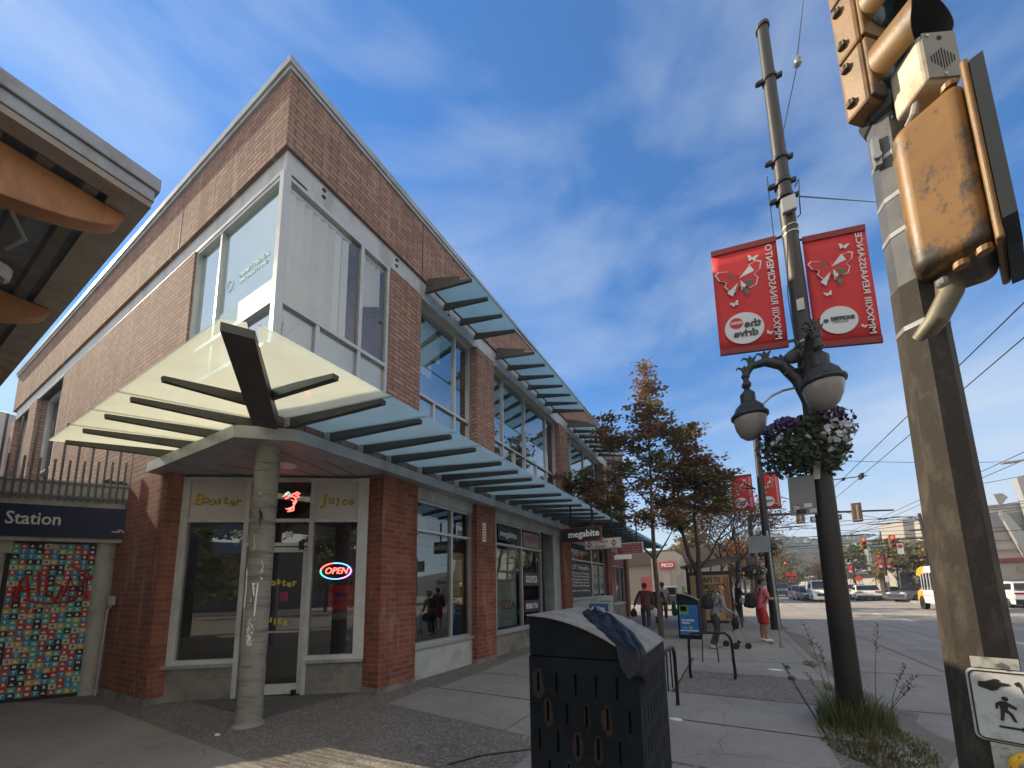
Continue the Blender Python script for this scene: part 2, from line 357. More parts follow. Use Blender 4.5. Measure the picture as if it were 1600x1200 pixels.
for y in (5.045,6.315,9.335): mb.quad((-4.6,y-.009,.0065),(1.2,y-.009,.0065),(1.2,y+.009,.0065),(-4.6,y+.009,.0065))
mb.quad((-.96,6.32,.007),(-.935,6.32,.007),(-.935,9.33,.007),(-.96,9.33,.007)); mb.quad((.72,5.05,.007),(.74,5.05,.007),(.75,9.33,.007),(.73,9.33,.007))
mb.quad((-2.3,3.2,.007),(-1.9,3.56,.007),(-1.9,3.585,.007),(-2.32,3.225,.007)); mb.quad((-2.5,2.92,.007),(-2.48,2.9,.007),(-2.3,3.2,.007),(-2.33,3.21,.007))
struct(mb, 'pavement_joints', m_joint, fix=False)
mb = MB()
y = -30.0
while y < 25:
    mb.box(1.2,1.36,y,min(25.6,y+2.98),-.3,.008); y += 3.0
mb.box(-30,1.36,25.6,25.78,-.3,.008)
mb.box(14.9,15.1,-60,26.5,-.3,.05); mb.box(14.9,60,26.5,26.7,-.3,.05)
mb.box(12.3,12.5,39,260,-.3,.05); mb.box(12.5,90,39,39.2,-.3,.05)
mb.box(.9,1.1,39,260,-.3,.05); mb.box(-90,.9,39,39.2,-.3,.05)
struct(mb, 'kerb', m_kerb, bevel=.02)
mb = MB(); mb.box(15.1,60,-60,26.5,-.3,.04); mb.box(12.5,90,39.2,260,-.3,.04); mb.box(-90,.9,39.2,260,-.3,.04)
struct(mb, 'far_pavement', m_concrete_pave)
mb = MB()
for y0,y1 in ((21.9,23.0),(26.0,27.3),(14,15.5),(8,9.5),(2,3.5)): mb.quad((6.55,y0,RZ+.004),(6.67,y0,RZ+.004),(6.67,y1,RZ+.004),(6.55,y1,RZ+.004))
for y0 in range(42,150,8): mb.quad((4.2,y0,RZ+.008),(4.32,y0,RZ+.008),(4.32,y0+2.6,RZ+.008),(4.2,y0+2.6,RZ+.008))
for xx in (1.6,12.2):
    mb.quad((2.2,26.2+(xx>5)*11.4,RZ+.008),(12.2,26.2+(xx>5)*11.4,RZ+.008),(12.2,26.35+(xx>5)*11.4,RZ+.008),(2.2,26.35+(xx>5)*11.4,RZ+.008))
struct(mb, 'lane_markings', m_white_line, fix=False)
mb = MB()
for x in (9.45,9.68): mb.quad((x,-40,RZ+.004),(x+.1,-40,RZ+.004),(x+.1,26,RZ+.004),(x,26,RZ+.004)); mb.quad((x-2.4,39,RZ+.008),(x-2.3,39,RZ+.008),(x-2.3,200,RZ+.008),(x-2.4,200,RZ+.008))
struct(mb, 'centre_line', m_yellow_line, fix=False)
mb = MB()
for (x0,y0,x1,y1) in ((1.9,9.5,14.6,10.5),(1.5,6.9,14.6,7.7),(1.5,12.6,14.6,13.9),(2.0,17.2,14.6,18.4),(3.3,-20,3.36,26),(5.2,-20,5.22,20)):
    dx,dy = (0,.018) if x1-x0 > 1 else (.02,0)
    mb.quad((x0,y0,RZ+.004),(x1,y1,RZ+.004),(x1+dx,y1+dy,RZ+.004),(x0+dx,y0+dy,RZ+.004))
struct(mb, 'road_joints', m_joint, fix=False)
m_gut = M_ground('gutter_dirt', (.20,.175,.145), (.3,.27,.22), .4, 120, damt=.6)
mb = MB(); rnd = random.Random(3)
pts = []; N = 46
for i in range(N+1):
    y = 3.2+ i*.36; wdt = .22+.2*rnd.random()+(.2 if 5 < y < 7 or 13 < y < 15.5 else 0); pts.append((y, wdt))
for (a,wa),(b,wb) in zip(pts, pts[1:]): mb.quad((1.36,a,RZ+.006),(1.36+wa,a,RZ+.005),(1.36+wb,b,RZ+.005),(1.36,b,RZ+.006))
struct(mb, 'gutter', m_gut, fix=False)

# ================================================================ brick building
XF, YF = -5.14, 2.46; XE, YE = -21.2, 21.2; ROOF = 9.32
bld = thing('brick_building', (XF, YF, 0), 'two storey brick building with shops below and frosted glass canopies round its corner', 'building')
TS = Matrix(((0,1,0,XF),(1,0,0,0),(0,0,1,0),(0,0,0,1)))            # local (s=Y, d=out of street wall, z)
TL = Matrix(((1,0,0,0),(0,-1,0,YF),(0,0,1,0),(0,0,0,1)))           # local (s=X, d=out of the left wall, z)
SA, SB = Vector((-7.92,2.68,0)), Vector((-5.5,4.33,0)); su = (SB-SA).normalized(); sn = Vector((su.y,-su.x,0))
TD = Matrix(((su.x,sn.x,0,SA.x),(su.y,sn.y,0,SA.y),(0,0,1,0),(0,0,0,1)))
def wall(): return MB()
# parapets
mb = wall(); mb.T = TS
mb.box(YF,YE,-.35,0,8.0,ROOF); mb.T = TL; mb.box(XE,XF-.35,-.35,0,8.0,ROOF)
mb.T = None; mb.box(XE,XE+.3,YF+.35,14,4,ROOF); mb.box(XE,XF-.35,YE-.3,YE,3.8,ROOF)
mb.each('parapet_wall', brick_up, bld)
mb = MB(); mb.T = TS; mb.box(YF-.06,YE+.05,-.45,.06,ROOF,ROOF+.12); mb.box(YF-.03,YE+.05,.0,.035,ROOF-.07,ROOF); mb.T = TL; mb.box(XE,XF-.45,-.45,.06,ROOF,ROOF+.12); mb.box(XE,XF-.0,.0,.035,ROOF-.07,ROOF)
mb.build('coping', M('coping_metal', (.34,.37,.39), .5, .3, .15, dirt=(.15,.13,.12), damt=.4), bld)
mb = MB(); mb.T = TS
for y in (5.12,6.98-.1,12.0): mb.box(y,y+.02,0,.004,8.0,ROOF-.07)
mb.T = TL
for x in (-8.6,): mb.box(x,x+.02,0,.004,8.0,ROOF-.07)
mb.each('expansion_joint', black_metal, bld)
# steel lintel band between windows and parapet
mb = MB(); mb.T = TS; mb.box(YF+.05,YE-.3,-.4,-.05,7.60,8.0); mb.T = TL; mb.box(XE+.3,XF-.4,-.4,-.05,7.60,8.0)
mb.box(XE+.3,XF-.05,-.35,-.02,7.60,7.66)
mb.each('lintel_band', trim_grey, bld)
mb = MB(); mb.T = TS
for y in (3.05,3.05+.02,4.5,4.52,6.0): 
    for z in (7.78,7.9): mb.lathe([(.0,0),(.022,0),(.022,.02),(0,.024)], (y,-.05,z), 8, 0, (0,1,0))
mb.each('bolt', black_metal, bld)
# upper brick walls
upp = [(4.36,5.12),(6.98,7.75),(12.0,12.72),(17.2,17.95),(20.7,YE)]
mb = MB(); mb.T = TS
for a,b in upp: mb.box(a,b,-.5,0,3.84,7.60)
for a,b in ((5.12,6.98),(7.75,12.0),(12.72,17.2),(17.95,20.7)): mb.box(a,b,-.5,-.02,3.84,4.98)
mb.box(YF+.02,4.36,-.5,-.02,3.84,4.96)
mb.each('upper_street_wall', brick_up, bld)
mb = MB(); mb.T = TL
mb.box(-15.3,-7.84,-.35,0,2.6 if 0 else 3.7,7.60); mb.box(-18.8,-17.9,-.35,0,3.7,7.6)
mb.box(XE,-20.6,-.35,0,3.7,7.6); mb.box(-7.84,XF-.5,-.35,-.02,3.84,4.96)
mb.box(XE,-15.3,-.35,-.02,3.7,4.6)
mb.each('upper_side_wall', brick_up, bld)
mb = MB(); mb.box(-6.6,-6.4,2.95,YE-.4,3.9,7.7); mb.box(-20.8,-6.6,3.7,3.9,3.9,7.7); mb.box(XE+.3,-5.6,2.9,YE-.3,7.7,7.9); mb.box(XE+.3,-5.6,2.9,YE-.3,3.86,3.95)
mb.each('interior_wall', M('office_interior', (.30,.30,.29), .9), bld)
mb = MB(); mb.box(XE+.3,-5.5,2.9,YE-.3,9.0,9.1); mb.build('roof', concrete, bld)
# windows
def window(T, s0, s1, z0, z1, d, vm=(), hm=(), fw=.055, fd=.1, parent=bld, glass=glass_up, fmat=alum, name='window', short=(), cut=None, pane=True):
    f = MB(); f.T = T
    f.box(s0,s0+fw,d-fd,d,z0,z1); f.box(s1-fw,s1,d-fd,d,z0,z1); f.box(s0+fw,s1-fw,d-fd,d,z0,z0+fw); f.box(s0+fw,s1-fw,d-fd,d,z1-fw,z1)
    for v in vm: f.box(v-fw/2,v+fw/2,d-fd,d-.002,z0+fw,z1-fw)
    for h in hm: f.box(s0+fw,s1-fw,d-fd+.003,d+.006,h-fw/2,h+fw/2)
    for v,a,b in short: f.box(v-fw/2,v+fw/2,d-fd,d-.004,a,b)
    o = f.build(name, fmat, parent)
    if pane:
        g = MB(); g.T = T; g.add([(s0+fw,d-.055,z0+fw),(s1-fw,d-.055,z0+fw),(s1-fw,d-.055,z1-fw),(s0+fw,d-.055,z1-fw)],[(0,1,2,3)])
        g.build('pane', glass, o, fix=False)
    return o
def blinds(T, s0, s1, z0, z1, d, par, pitch=.105, tw=.03, rag=None):
    f = MB(); f.T = T; s = s0; rr = random.Random(5); i = 0
    while s < s1-pitch*.9:
        zz = z0 + (rag(s) if rag else 0)
        a = .012+rr.random()*tw
        f.add([(s,d-a,zz),(s+pitch*.74,d+a,zz),(s+pitch*.74,d+a,z1),(s,d-a,z1)],[(0,1,2,3)]); s += pitch; i += 1
    f.box(s0,s1,d-.04,d+.04,z1,z1+.05)
    f.build('blind', blind, par, fix=False)
WZ0, WZ1, TZ = 4.96, 7.60, 5.62
# corner bay: two faces share a corner post
wc = window(TS, YF+.05, 4.36, WZ0, WZ1, -.03, vm=(3.78,), hm=(TZ,), short=((3.08,WZ0+.05,TZ-.03),), fw=.06, glass=glass_cor)
blinds(TS, YF+.16, 3.62, TZ+.05, 7.5, -.17, wc, .125); blinds(TS, 3.84, 4.3, TZ+.9, 7.5, -.17, wc, .1, rag=lambda s: (s-3.84)*.7)
wl_ = window(TL, -7.84, XF-.05, WZ0, WZ1, -.03, vm=(-6.97,), hm=(TZ,), short=((-6.1,WZ0+.05,TZ-.03),), fw=.06, glass=M_glass('bright_window_glass', (.8,.92,.94), .5, rtint=(.9,1,1)))
g = MB(); g.T = TL; g.quad((-7.75,-.12,TZ),(-5.3,-.12,TZ),(-5.3,-.12,7.53),(-7.75,-.12,7.53)); g.build('blind', blind, wl_, fix=False)  # plain white sheet added behind the pane to brighten it
g = MB(); g.box(XF-.10,XF+.0,YF+.0,YF+.10,WZ0,7.6); g.build('corner_post', alum, bld)
g = MB(); g.T = TS; g.box(YF-.03,4.36,-.1,.04,4.90,4.96); g.T = TL; g.box(-7.84,XF-.1,-.1,.04,4.90,4.96); g.build('sill', alum, bld)
for k,(s0,s1,vm,sh) in enumerate(((5.12,6.98,(6.42,),((5.75,4.99,TZ-.03),)),(7.75,12.0,(8.5,9.75,11.25),((8.5+.62,4.99,TZ-.03),(10.5,4.99,TZ-.03))),(12.72,17.2,(13.5,15.0,16.4),((14.3,4.99,TZ-.03),)),(17.95,20.7,(18.7,20.0),()))):
    w_ = window(TS, s0, s1, WZ0, WZ1, -.2, vm=vm, hm=(TZ,), short=sh)
    if k == 0: blinds(TS, s0+.2, 6.35, TZ+.35, 7.5, -.55, w_, .14, .02, rag=lambda s: .9 if s > 5.9 else .4)
    if k == 1: blinds(TS, s0+.2, 8.4, TZ+.1, 7.5, -.55, w_, .14, .02)
for s0,s1,vm in ((-17.9,-15.3,(-16.6,)),(-20.6,-18.8,(-19.7,))):
    window(TL, s0, s1, 4.62, WZ1, -.2, vm=vm, hm=(5.3,))
# faint office lettering on the corner glass
m_dec = M('pale_blue_vinyl', (.55,.76,.80), .6, 0, .05)
o = wl_
g = MB(); g.T = TL; g.box(-6.9,-5.2,-.085,-.08,5.66,6.05); g.build('vinyl_band', M('light_vinyl', (.62,.80,.84), .6, 0, .03), o)
text('INFINITY MEDICAL', .11, (-5.95,YF+.082,6.52), (1,0,0), (0,0,1), m_dec, o, width=.85); text('SPECIALISTS INC.', .08, (-5.95,YF+.082,6.40), (1,0,0), (0,0,1), m_dec, o, width=.8)
g = MB(); g.T = TL
text('O', .30, (-6.66,YF+.082,6.46), (1,0,0), (0,0,1), m_dec, o, 'logo')
sp1 = MB(); sp1.T = TS; sp1.box(YF+.1,4.3,-.13,-.11,WZ0+.05,TZ-.03); sp1.build('spandrel_panel', M('pale_spandrel', (.62,.66,.68), .35, 0, .05), wc)
sp1 = MB(); sp1.T = TL; sp1.box(-7.78,XF-.12,-.13,-.11,WZ0+.05,TZ-.03); sp1.build('spandrel_panel', M('pale_spandrel', (.62,.66,.68)), wl_)

# ground floor, street side
m_bulk = M('painted_bulkhead', (.42,.44,.42), .8, 0, .12, dirt=(.2,.19,.17), damt=.4)
mb = MB(); mb.T = TS
for a,b in ((4.33,5.12),(6.98,7.75),(12.0,12.72),(17.2,17.95),(20.7,YE)): mb.box(a,b,-.42,0,.09,3.62)
mb.T = TL; mb.box(-15.3,-7.95,-.22,0,.09,3.7); mb.T = None; mb.box(-20,-15.3,YF,YF+.3,0,3.7)
mb.each('brick_pier', brick_low, bld)
mb = MB(); mb.T = TS
for a,b in ((4.33,5.12),(6.98,7.75),(12.0,12.72),(17.2,17.95),(20.7,YE)): mb.box(a-.012,b+.012,-.42,.015,0,.09)
mb.T = TL; mb.box(-15.3,-7.94,-.22,.015,0,.09)
mb.each('plinth', concrete, bld)
mb = MB(); mb.T = TS
for a,b,h,mm in ((5.12,6.98,.56,0),(7.75,10.6,.50,1),(12.72,17.2,1.16,0),(17.95,20.7,.75,1)): mb.box(a,b,-.4,-.14,0,h,mm); mb.box(a,b,-.42,-.08,h,h+.05,2)
mb.each('bulkhead', [m_bulk, concrete, alum], bld)
mb = MB(); mb.T = TS
for a,b in ((5.12,6.98),(7.75,12.0),(12.72,17.2),(17.95,20.7)): mb.box(a,b,-.3,-.12,3.40,3.64)
mb.each('head_panel', trim_grey, bld)
window(TS, 5.12, 6.98, .61, 3.40, -.16, vm=(6.3,), hm=(2.80,), glass=glass_lo)
w3 = window(TS, 7.98, 10.6, .55, 3.40, -.16, vm=(9.36,), hm=(2.80,), glass=glass_lo)
mb = MB(); mb.T = TS
for i in range(9): mb.box(7.76,7.98,-.2,-.14,2.82+i*.063,2.855+i*.063)
mb.box(7.76,7.98,-.28,-.24,.55,3.4); mb.build('louvre', alum, bld)
w4 = window(TS, 12.72, 15.4, 1.21, 3.40, -.16, hm=(2.7,), glass=M_glass('smoky_shop_glass', (.22,.23,.22), .14)); w4b = window(TS, 15.4, 17.2, 1.21, 3.40, -.16, vm=(16.4,), hm=(2.7,), glass=glass_lo)
w5 = window(TS, 17.95, 20.7, .8, 2.72, -.16, vm=(19.0,19.9), glass=glass_lo)
mb = MB(); mb.T = TS; mb.box(17.95,20.7,-.26,-.14,2.72,3.40); mb.build('sign_panel', M('dull_red_panel', (.20,.04,.035), .6), bld)
for s0,s1 in ((18.0,18.8),(18.9,19.7),(19.8,20.6)):
    g = MB(); g.T = TS; g.box(s0,s1,-.14,-.13,2.78,3.34); g.build('sign_board', M('red_board', (.28,.05,.04), .6, 0, .1), bld)
# shop door recess in bay three
mb = MB(); mb.T = TS; mb.box(10.6,10.68,-1.3,-.12,0,3.4); mb.box(10.68,11.45,-1.32,-1.28,0,3.4); mb.build('door_recess', black_metal, bld)
mb = MB(); mb.T = TS; mb.box(11.45,12.0,-.9,-.14,0,3.40); mb.build('side_panel', trim_grey, bld)
mb = MB(); mb.T = TS; mb.box(10.72,11.4,-1.26,-1.2,.05,2.5); mb.build('door', M('green_black_door', (.02,.045,.045), .4), bld)
# interior of the shops
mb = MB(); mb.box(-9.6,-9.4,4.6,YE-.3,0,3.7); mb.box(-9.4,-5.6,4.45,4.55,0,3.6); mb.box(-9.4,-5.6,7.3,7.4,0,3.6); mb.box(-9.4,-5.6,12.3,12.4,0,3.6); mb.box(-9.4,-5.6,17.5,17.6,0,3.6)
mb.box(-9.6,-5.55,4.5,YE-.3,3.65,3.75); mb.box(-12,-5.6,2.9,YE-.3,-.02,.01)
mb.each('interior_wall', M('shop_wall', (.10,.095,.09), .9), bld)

# diagonal corner shop front
D0, D1 = 0.0, 2.93
mb = MB(); mb.T = TD
mb.box(D0-.05,D0+.07,-.1,0,.50,3.60); mb.box(D1-.17,D1,-.12,.03,.50,3.60); mb.box(-.14,-.05,-.1,.02,.50,3.60)
mb.box(D0+.07,D1-.17,-.1,0,3.54,3.60)
for v in (.97,2.0): mb.box(v-.035,v+.035,-.1,0,(.0),3.54)
mb.box(1.07-.03,1.07+.02,-.09,-.01,0,2.46)
for a,b in ((.07,.935),(1.005,1.965),(2.035,D1-.17)): mb.box(a,b,-.1,-.002,2.83,2.89)
mb.box(1.005,1.965,-.1,-.002,2.42,2.48)
for a,b in ((.07,.935),(2.035,D1-.17)): mb.box(a,b,-.1,-.002,.55,.62)
front = mb.build('shop_front', white_metal, bld, bevel=.004)
mb = MB(); mb.T = TD
for a,b in ((-.14,.935),(2.035,D1)): mb.box(a,b,-.16,.05,.50,.55)
mb.each('sill', M('bright_metal', (.6,.62,.64), .3, .8, .05), bld)
mb = MB(); mb.T = TD
for a,b in ((-.2,.935),(2.035,D1+.05)): mb.box(a,b,-.3,-.01,0,.50)
mb.each('bulkhead', concrete, bld)
g = MB(); g.T = TD
for a,b,z0,z1 in ((.07,.935,.62,2.83),(2.035,2.76,.62,2.83),(1.005,1.965,2.48,2.83),(1.005,1.965,2.89,3.54)): g.add([(a,-.05,z0),(b,-.05,z0),(b,-.05,z1),(a,-.05,z1)],[(0,1,2,3)])
g.each('pane', glass_lo, bld, fix=False)
m_yel = M('yellow_vinyl', (.55,.45,.06), .6, 0, .05); m_drk = M('black_vinyl', (.02,.02,.02), .6)
for a,b,t in ((.07,.935,'Booster'),(2.035,2.76,'Juice')):
    g = MB(); g.T = TD; g.box(a,b,-.06,-.03,2.89,3.54); p_ = g.build('sign_panel', M('cream_panel', (.52,.49,.46), .7, 0, .04), bld)
    # bouncy letters
    cxs = (a+b)/2; n_ = len(t); wd = (.100 if n_ > 5 else .108); rr = random.Random(n_)
    for i,ch in enumerate(t):
        s_ = cxs+(i-(n_-1)/2)*wd; dz = -.03*i/n_ + .018*math.sin(i*2.1); a_ = R(-8+ (rr.random()-.5)*16)
        e1 = su*math.cos(a_)+Vector((0,0,1))*math.sin(a_); e2 = -su*math.sin(a_)+Vector((0,0,1))*math.cos(a_)
        sz = .26 if i == 0 else .20
        c_ = SA+su*s_+Vector((0,0,3.22+dz))
        text(ch, sz, c_+sn*-.028+Vector((.004,0,-.004)), e1, e2, m_drk, p_, bold=.009, ext=.001); text(ch, sz, c_+sn*-.022, e1, e2, m_yel, p_, bold=.003, ext=.001)
text('80', .13, SA+su*1.63+sn*-.04+Vector((0,0,2.62)), su, (0,0,1), white_p, bld, bold=.006)
text('1', .13, SA+su*1.10+sn*-.04+Vector((0,0,2.62)), su, (0,0,1), white_p, bld, bold=.006)
# door leaf
mb = MB(); mb.T = TD
mb.box(1.10,1.17,-.08,-.03,.03,2.40); mb.box(1.89,1.96,-.08,-.03,.03,2.40); mb.box(1.17,1.89,-.08,-.03,2.32,2.40); mb.box(1.17,1.89,-.08,-.03,.03,.19)
door = mb.build('door', white_metal, bld, bevel=.004)
g = MB(); g.T = TD; g.add([(1.17,-.055,.19),(1.89,-.055,.19),(1.89,-.055,2.32),(1.17,-.055,2.32)],[(0,1,2,3)]); g.build('pane', glass_lo, door, fix=False)
g = MB(); g.T = TD; g.box(1.17,1.89,-.02,.0,1.0,1.03); g.box(1.12,1.15,-.03,.05,1.0,1.04); g.box(1.12,1.15,-.03,.05,1.35,1.39); g.box(1.115,1.155,.04,.07,.95,1.45); g.build('handle', alum, door)
g = MB(); g.T = TD; g.box(1.84,1.9,-.03,.04,2.36,2.5); g.box(1.84,1.9,-.03,.03,.02,.1); g.each('hinge', black_metal, door)
for t,z,s_ in (('Booster',1.86,1.52),('Juice',1.22,1.50)):
    for i,ch in enumerate(t): text(ch, .15, SA+su*(s_+(i-(len(t)-1)/2)*.082)+sn*-.045+Vector((0,0,z+.02*math.sin(i*2.4)-.012*i)), su+Vector((0,0,-.12)), (0,0,1), m_yel, door, bold=.008, ext=.001)
g = MB(); g.T = TD; g.box(1.55,1.68,-.05,-.045,1.5,1.66); g.build('sticker', M('magenta_sticker', (.30,.03,.12), .6), door)
# interior behind the corner shop
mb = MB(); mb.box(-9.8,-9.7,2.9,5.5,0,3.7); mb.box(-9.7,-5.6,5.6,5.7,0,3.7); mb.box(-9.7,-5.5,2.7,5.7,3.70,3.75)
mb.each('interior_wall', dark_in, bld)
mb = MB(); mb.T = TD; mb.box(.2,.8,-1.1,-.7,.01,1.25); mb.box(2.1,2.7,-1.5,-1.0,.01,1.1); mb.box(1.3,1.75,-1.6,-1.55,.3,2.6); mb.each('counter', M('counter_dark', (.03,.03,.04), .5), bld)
# fascia ring and corner soffit
fz0, fz1 = 3.625, 3.79
ring_o = [(-8.25,2.28),(-5.5,2.28),(-4.97,2.76),(-4.97,YE+.3)]; ring_i = [(-8.25,2.66),(-5.66,2.66),(-5.36,2.95),(-5.36,YE+.3)]
mb = MB()
for i in range(3):
    a,b = ring_o[i],ring_o[i+1]; c,d = ring_i[i+1],ring_i[i]
    for z in (fz0,): mb.add([(*a,z),(*b,z),(*c,z),(*d,z),(*a,fz1),(*b,fz1),(*c,fz1),(*d,fz1)],[(0,3,2,1),(4,5,6,7),(0,1,5,4),(1,2,6,5),(2,3,7,6),(3,0,4,7)])
mb.build('fascia', trim_grey, bld)
mb = MB(); mb.add([(-8.1,2.66,3.65),(-5.66,2.66,3.65),(-5.36,2.95,3.65),(-5.36,4.6,3.65),(-8.1,2.9,3.65)],[(0,1,2,3,4)]); mb.build('soffit', soffit, bld, fix=False)
mb = MB()
for a,b in (((-6.95,2.66),(-6.6,3.6)),((-6.2,2.66),(-6.25,3.9)),((-5.55,2.75),(-5.95,4.05)),((-5.36,3.3),(-5.7,4.2)),((-7.5,2.66),(-7.2,3.2))):
    mb.bar((*a,3.651),(*b,3.651),.02,.004)
mb.each('soffit_joint', black_metal, bld)
mb = MB(); mb.lathe([(.12,-.03),(.15,0),(.12,.015)], (-6.1,3.25,3.64), 20); mb.build('downlight', white_p, bld)
# concrete corner column
mb = MB(); mb.lathe([(.175,0),(.165,.02)]+[(.139+.003*math.sin(i*1.7),.04+i*.12) for i in range(31)], (-5.53,2.71,0), 32)
m_col = M('board_marked_concrete', (.27,.255,.22), .9, 0, .22, 1.6, .5, 30, dirt=(.11,.10,.08), damt=.8, dscale=2.2, streak=9)
colm = mb.build('column', m_col, bld, smooth=True)
mb = MB()
def stroke(mb, pts, wd, cx=-5.53, cy=2.71, r=.143, h=.004, m=0):
    # paint stroke wrapped round the column; pts are (angle deg, z)
    vs = []
    for i in range(len(pts)):
        a,z = pts[i]; a = R(a); vs.append((cx+r*math.cos(a), cy+r*math.sin(a), z))
    mb.tube(vs, wd/2, 5, m)
rr = random.Random(11)
stroke(mb, [(-54,1.75),(-30,1.76),(-34,1.55),(-36,1.35)], .02); stroke(mb, [(-52,1.77),(-44,1.6)], .02)
mb.build('white_scrawl', paint_white, colm)
mb = MB(); stroke(mb, [(-48,2.72),(-46,2.68),(-42,2.70),(-40,2.64),(-36,2.70),(-34,2.6)], .014); stroke(mb, [(-45,2.75),(-43,2.6),(-40,2.5)], .012); stroke(mb, [(-50,1.72),(-48,1.5)], .012); stroke(mb, [(-42,2.62),(-36,2.66),(-30,2.6)], .012)
mb.build('black_tag', m_drk, colm)
mb = MB()
for (a0,a1,z0,z1,d) in ((-66,-52,1.0,1.25,.8),(-62,-40,.98,1.1,.8),(-70,-55,2.15,2.4,.35),(-25,-15,1.8,2.05,.3),(-60,-35,1.12,1.3,.4),(-60,-45,1.5,1.7,.2)):
    for k in range(int(60*d)):
        a = a0+(a1-a0)*rr.random(); z = z0+(z1-z0)*rr.random(); da = 1+rr.random()*4; dz = .006+.03*rr.random()
        q = [(-5.53+.145*math.cos(R(x)),2.71+.145*math.sin(R(x)),zz) for x,zz in ((a,z),(a+da,z+dz*.3),(a+da*.8,z+dz),(a+da*.1,z+dz*.8))]
        mb.add(q,[(0,1,2,3)])
mb.build('peeled_paper', paint_white, colm, fix=False)
mb = MB()
mb.ball((-5.53+.14*math.cos(R(-46)),2.71+.14*math.sin(R(-46)),2.93),.03,0,10,6,(1,1,1.2)); mb.build('skull_sticker', M('grey_sticker', (.4,.4,.38), .7), colm)

# lower glass canopy
ZO, ZW, OX, OY = 3.74, 3.96, -3.17, 1.24
can = MB()
corner = (XF,YF)
xs = [-7.98,-7.76,-7.05,-6.28,-5.51,-4.73]
def zl(y): return ZW+(ZO-ZW)*(YF-y)/(YF-OY)
def zr(x): return ZW+(ZO-ZW)*(x-XF)/(OX-XF)
def panel(mb, pts, th=.014):
    a = [(x,y,z) for x,y,z in pts]; b = [(x,y,z+th) for x,y,z in pts]; n = len(a)
    mb.add(a+b, [tuple(reversed(range(n))), tuple(range(n,2*n))]+[(i,(i+1)%n,n+(i+1)%n,n+i) for i in range(n)])
lx = [-8.0,-7.06,-6.29,-5.52,-4.74]
for a,b in zip(lx[:-1],lx[1:]):
    if b > XF: break
    panel(can, [(a+.01,OY,ZO),(b-.01,OY,ZO),(b-.01,YF,ZW),(a+.01,YF,ZW)])
tipz = ZO
panel(can, [(-5.51,OY,ZO),(OX-.22,OY,ZO),(OX-.1,OY+.14,ZO+.02),(XF-.02,YF-.02,ZW),(-5.51,YF,ZW)])
panel(can, [(OX,OY+.2,ZO),(OX,2.715,ZO),(XF,2.715,ZW),(XF,YF,ZW),(OX-.04,OY+.19,ZO+.01)])
ry = [2.15,2.72,3.28,3.84,4.40,5.12,5.66,6.2,6.75,7.6,8.25,8.9,9.55,10.2,10.85,11.5,12.3,13.0,13.7,14.4,15.1,15.8,16.5,17.3,18.0,18.7,19.4,20.1,20.8,21.5]
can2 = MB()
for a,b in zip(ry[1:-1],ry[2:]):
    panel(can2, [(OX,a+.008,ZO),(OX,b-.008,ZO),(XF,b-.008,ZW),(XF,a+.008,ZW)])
canopy = can.build('glass_canopy', frost, bld)
canopy2 = can2.build('glass_canopy', frost_shade, bld)
def cb(a, b, wd=.062, h=.13, h2=.05):
    m_ = MB(); m_.bar(a, b, wd, h, h2=h2); m_.build('beam', beam_grey, canopy2 if a[1] > 2.6 else canopy)
for i,x in enumerate((-7.76,-7.05,-6.28,-5.51)): cb((x,YF+.02,ZW-.012),(x,OY+.1,ZO-.010))
cb((-4.73,2.15,ZW-.06),(-4.73,OY+.1,ZO-.010))
m_ = MB(); m_.bar((XF,YF,ZW-.016),(OX-.14,OY+.10,ZO-.012), .26,.20,h2=.07,w2=.22); m_.build('corner_beam', beam_grey, canopy)
m_ = MB(); m_.bar((-4.5,2.15,ZW-.05),(OX-.1,2.15,ZO-.010),.062,.12,h2=.05); m_.build('beam', beam_grey, canopy)
for y in ry[1:]: cb((XF,y,ZW-.012),(OX-.1,y,ZO-.010))
m_ = MB()
for x in lx[1:-1]: m_.bar((x-.0,OY+.0,ZO+.02),(x,YF,ZW+.02),.03,.006)
for y in ry[1:-1]: m_.bar((XF,y,ZW+.022),(OX,y,ZO+.022),.03,.006)
m_.each('glazing_strip', alum, canopy)
m_ = MB()
for y in ry[1:]: m_.box(XF-.01,XF+.12,y-.04,y+.04,3.82,3.95)
m_.each('bracket', white_metal, canopy)
# upper glass awning
AX, AZo, AZw = -3.93, 7.60, 7.92
grp = [[5.28,5.83,6.38,6.95],[7.89+.6*i for i in range(7)],[12.85+.62*i for i in range(7)],[18.05+.62*i for i in range(5)]]
for g_ in grp:
    aw = MB()
    for a,b in zip(g_[:-1],g_[1:]): panel(aw, [(AX,a+.006,AZo),(AX,b-.006,AZo),(XF+.05,b-.006,AZw),(XF+.05,a+.006,AZw)])
    awn = aw.build('glass_awning', glass_aw, bld)
    for i,y in enumerate(g_):
        m_ = MB(); m_.bar((XF,y,AZw-.012),(AX-.07,y,AZo-.01),.055,.14,h2=.05)
        if i == 0: m_.bar((XF+.02,y,AZw+.16),(AX-.35,y,AZo+.17),.03,.14)
        m_.build('beam', beam_grey, awn)
m_ = MB()
m_.box(AX-.01,AX+.01,5.2,20.6,AZo-.012,AZo+.02)
m_.build('awning_rail', alum, bld)
# gulls-eye roof plant
mb = MB(); mb.box(-16,-12,2.9,6,9.1,9.9); mb.box(-14.5,-13,2.8,4,9.9,10.4); mb.build('roof_plant', trim_grey, bld)
# shop notice on the second pier
mb = MB(); mb.T = TS; mb.box(7.2,7.33,0,.008,2.75,3.2); pn = mb.build('notice', white_p, bld)
mb = MB(); mb.T = TS
for i in range(6): mb.box(7.22,7.31,.008,.01,2.8+i*.065,2.83+i*.065)
mb.build('notice_text', M('red_print', (.4,.08,.07), .7), pn)
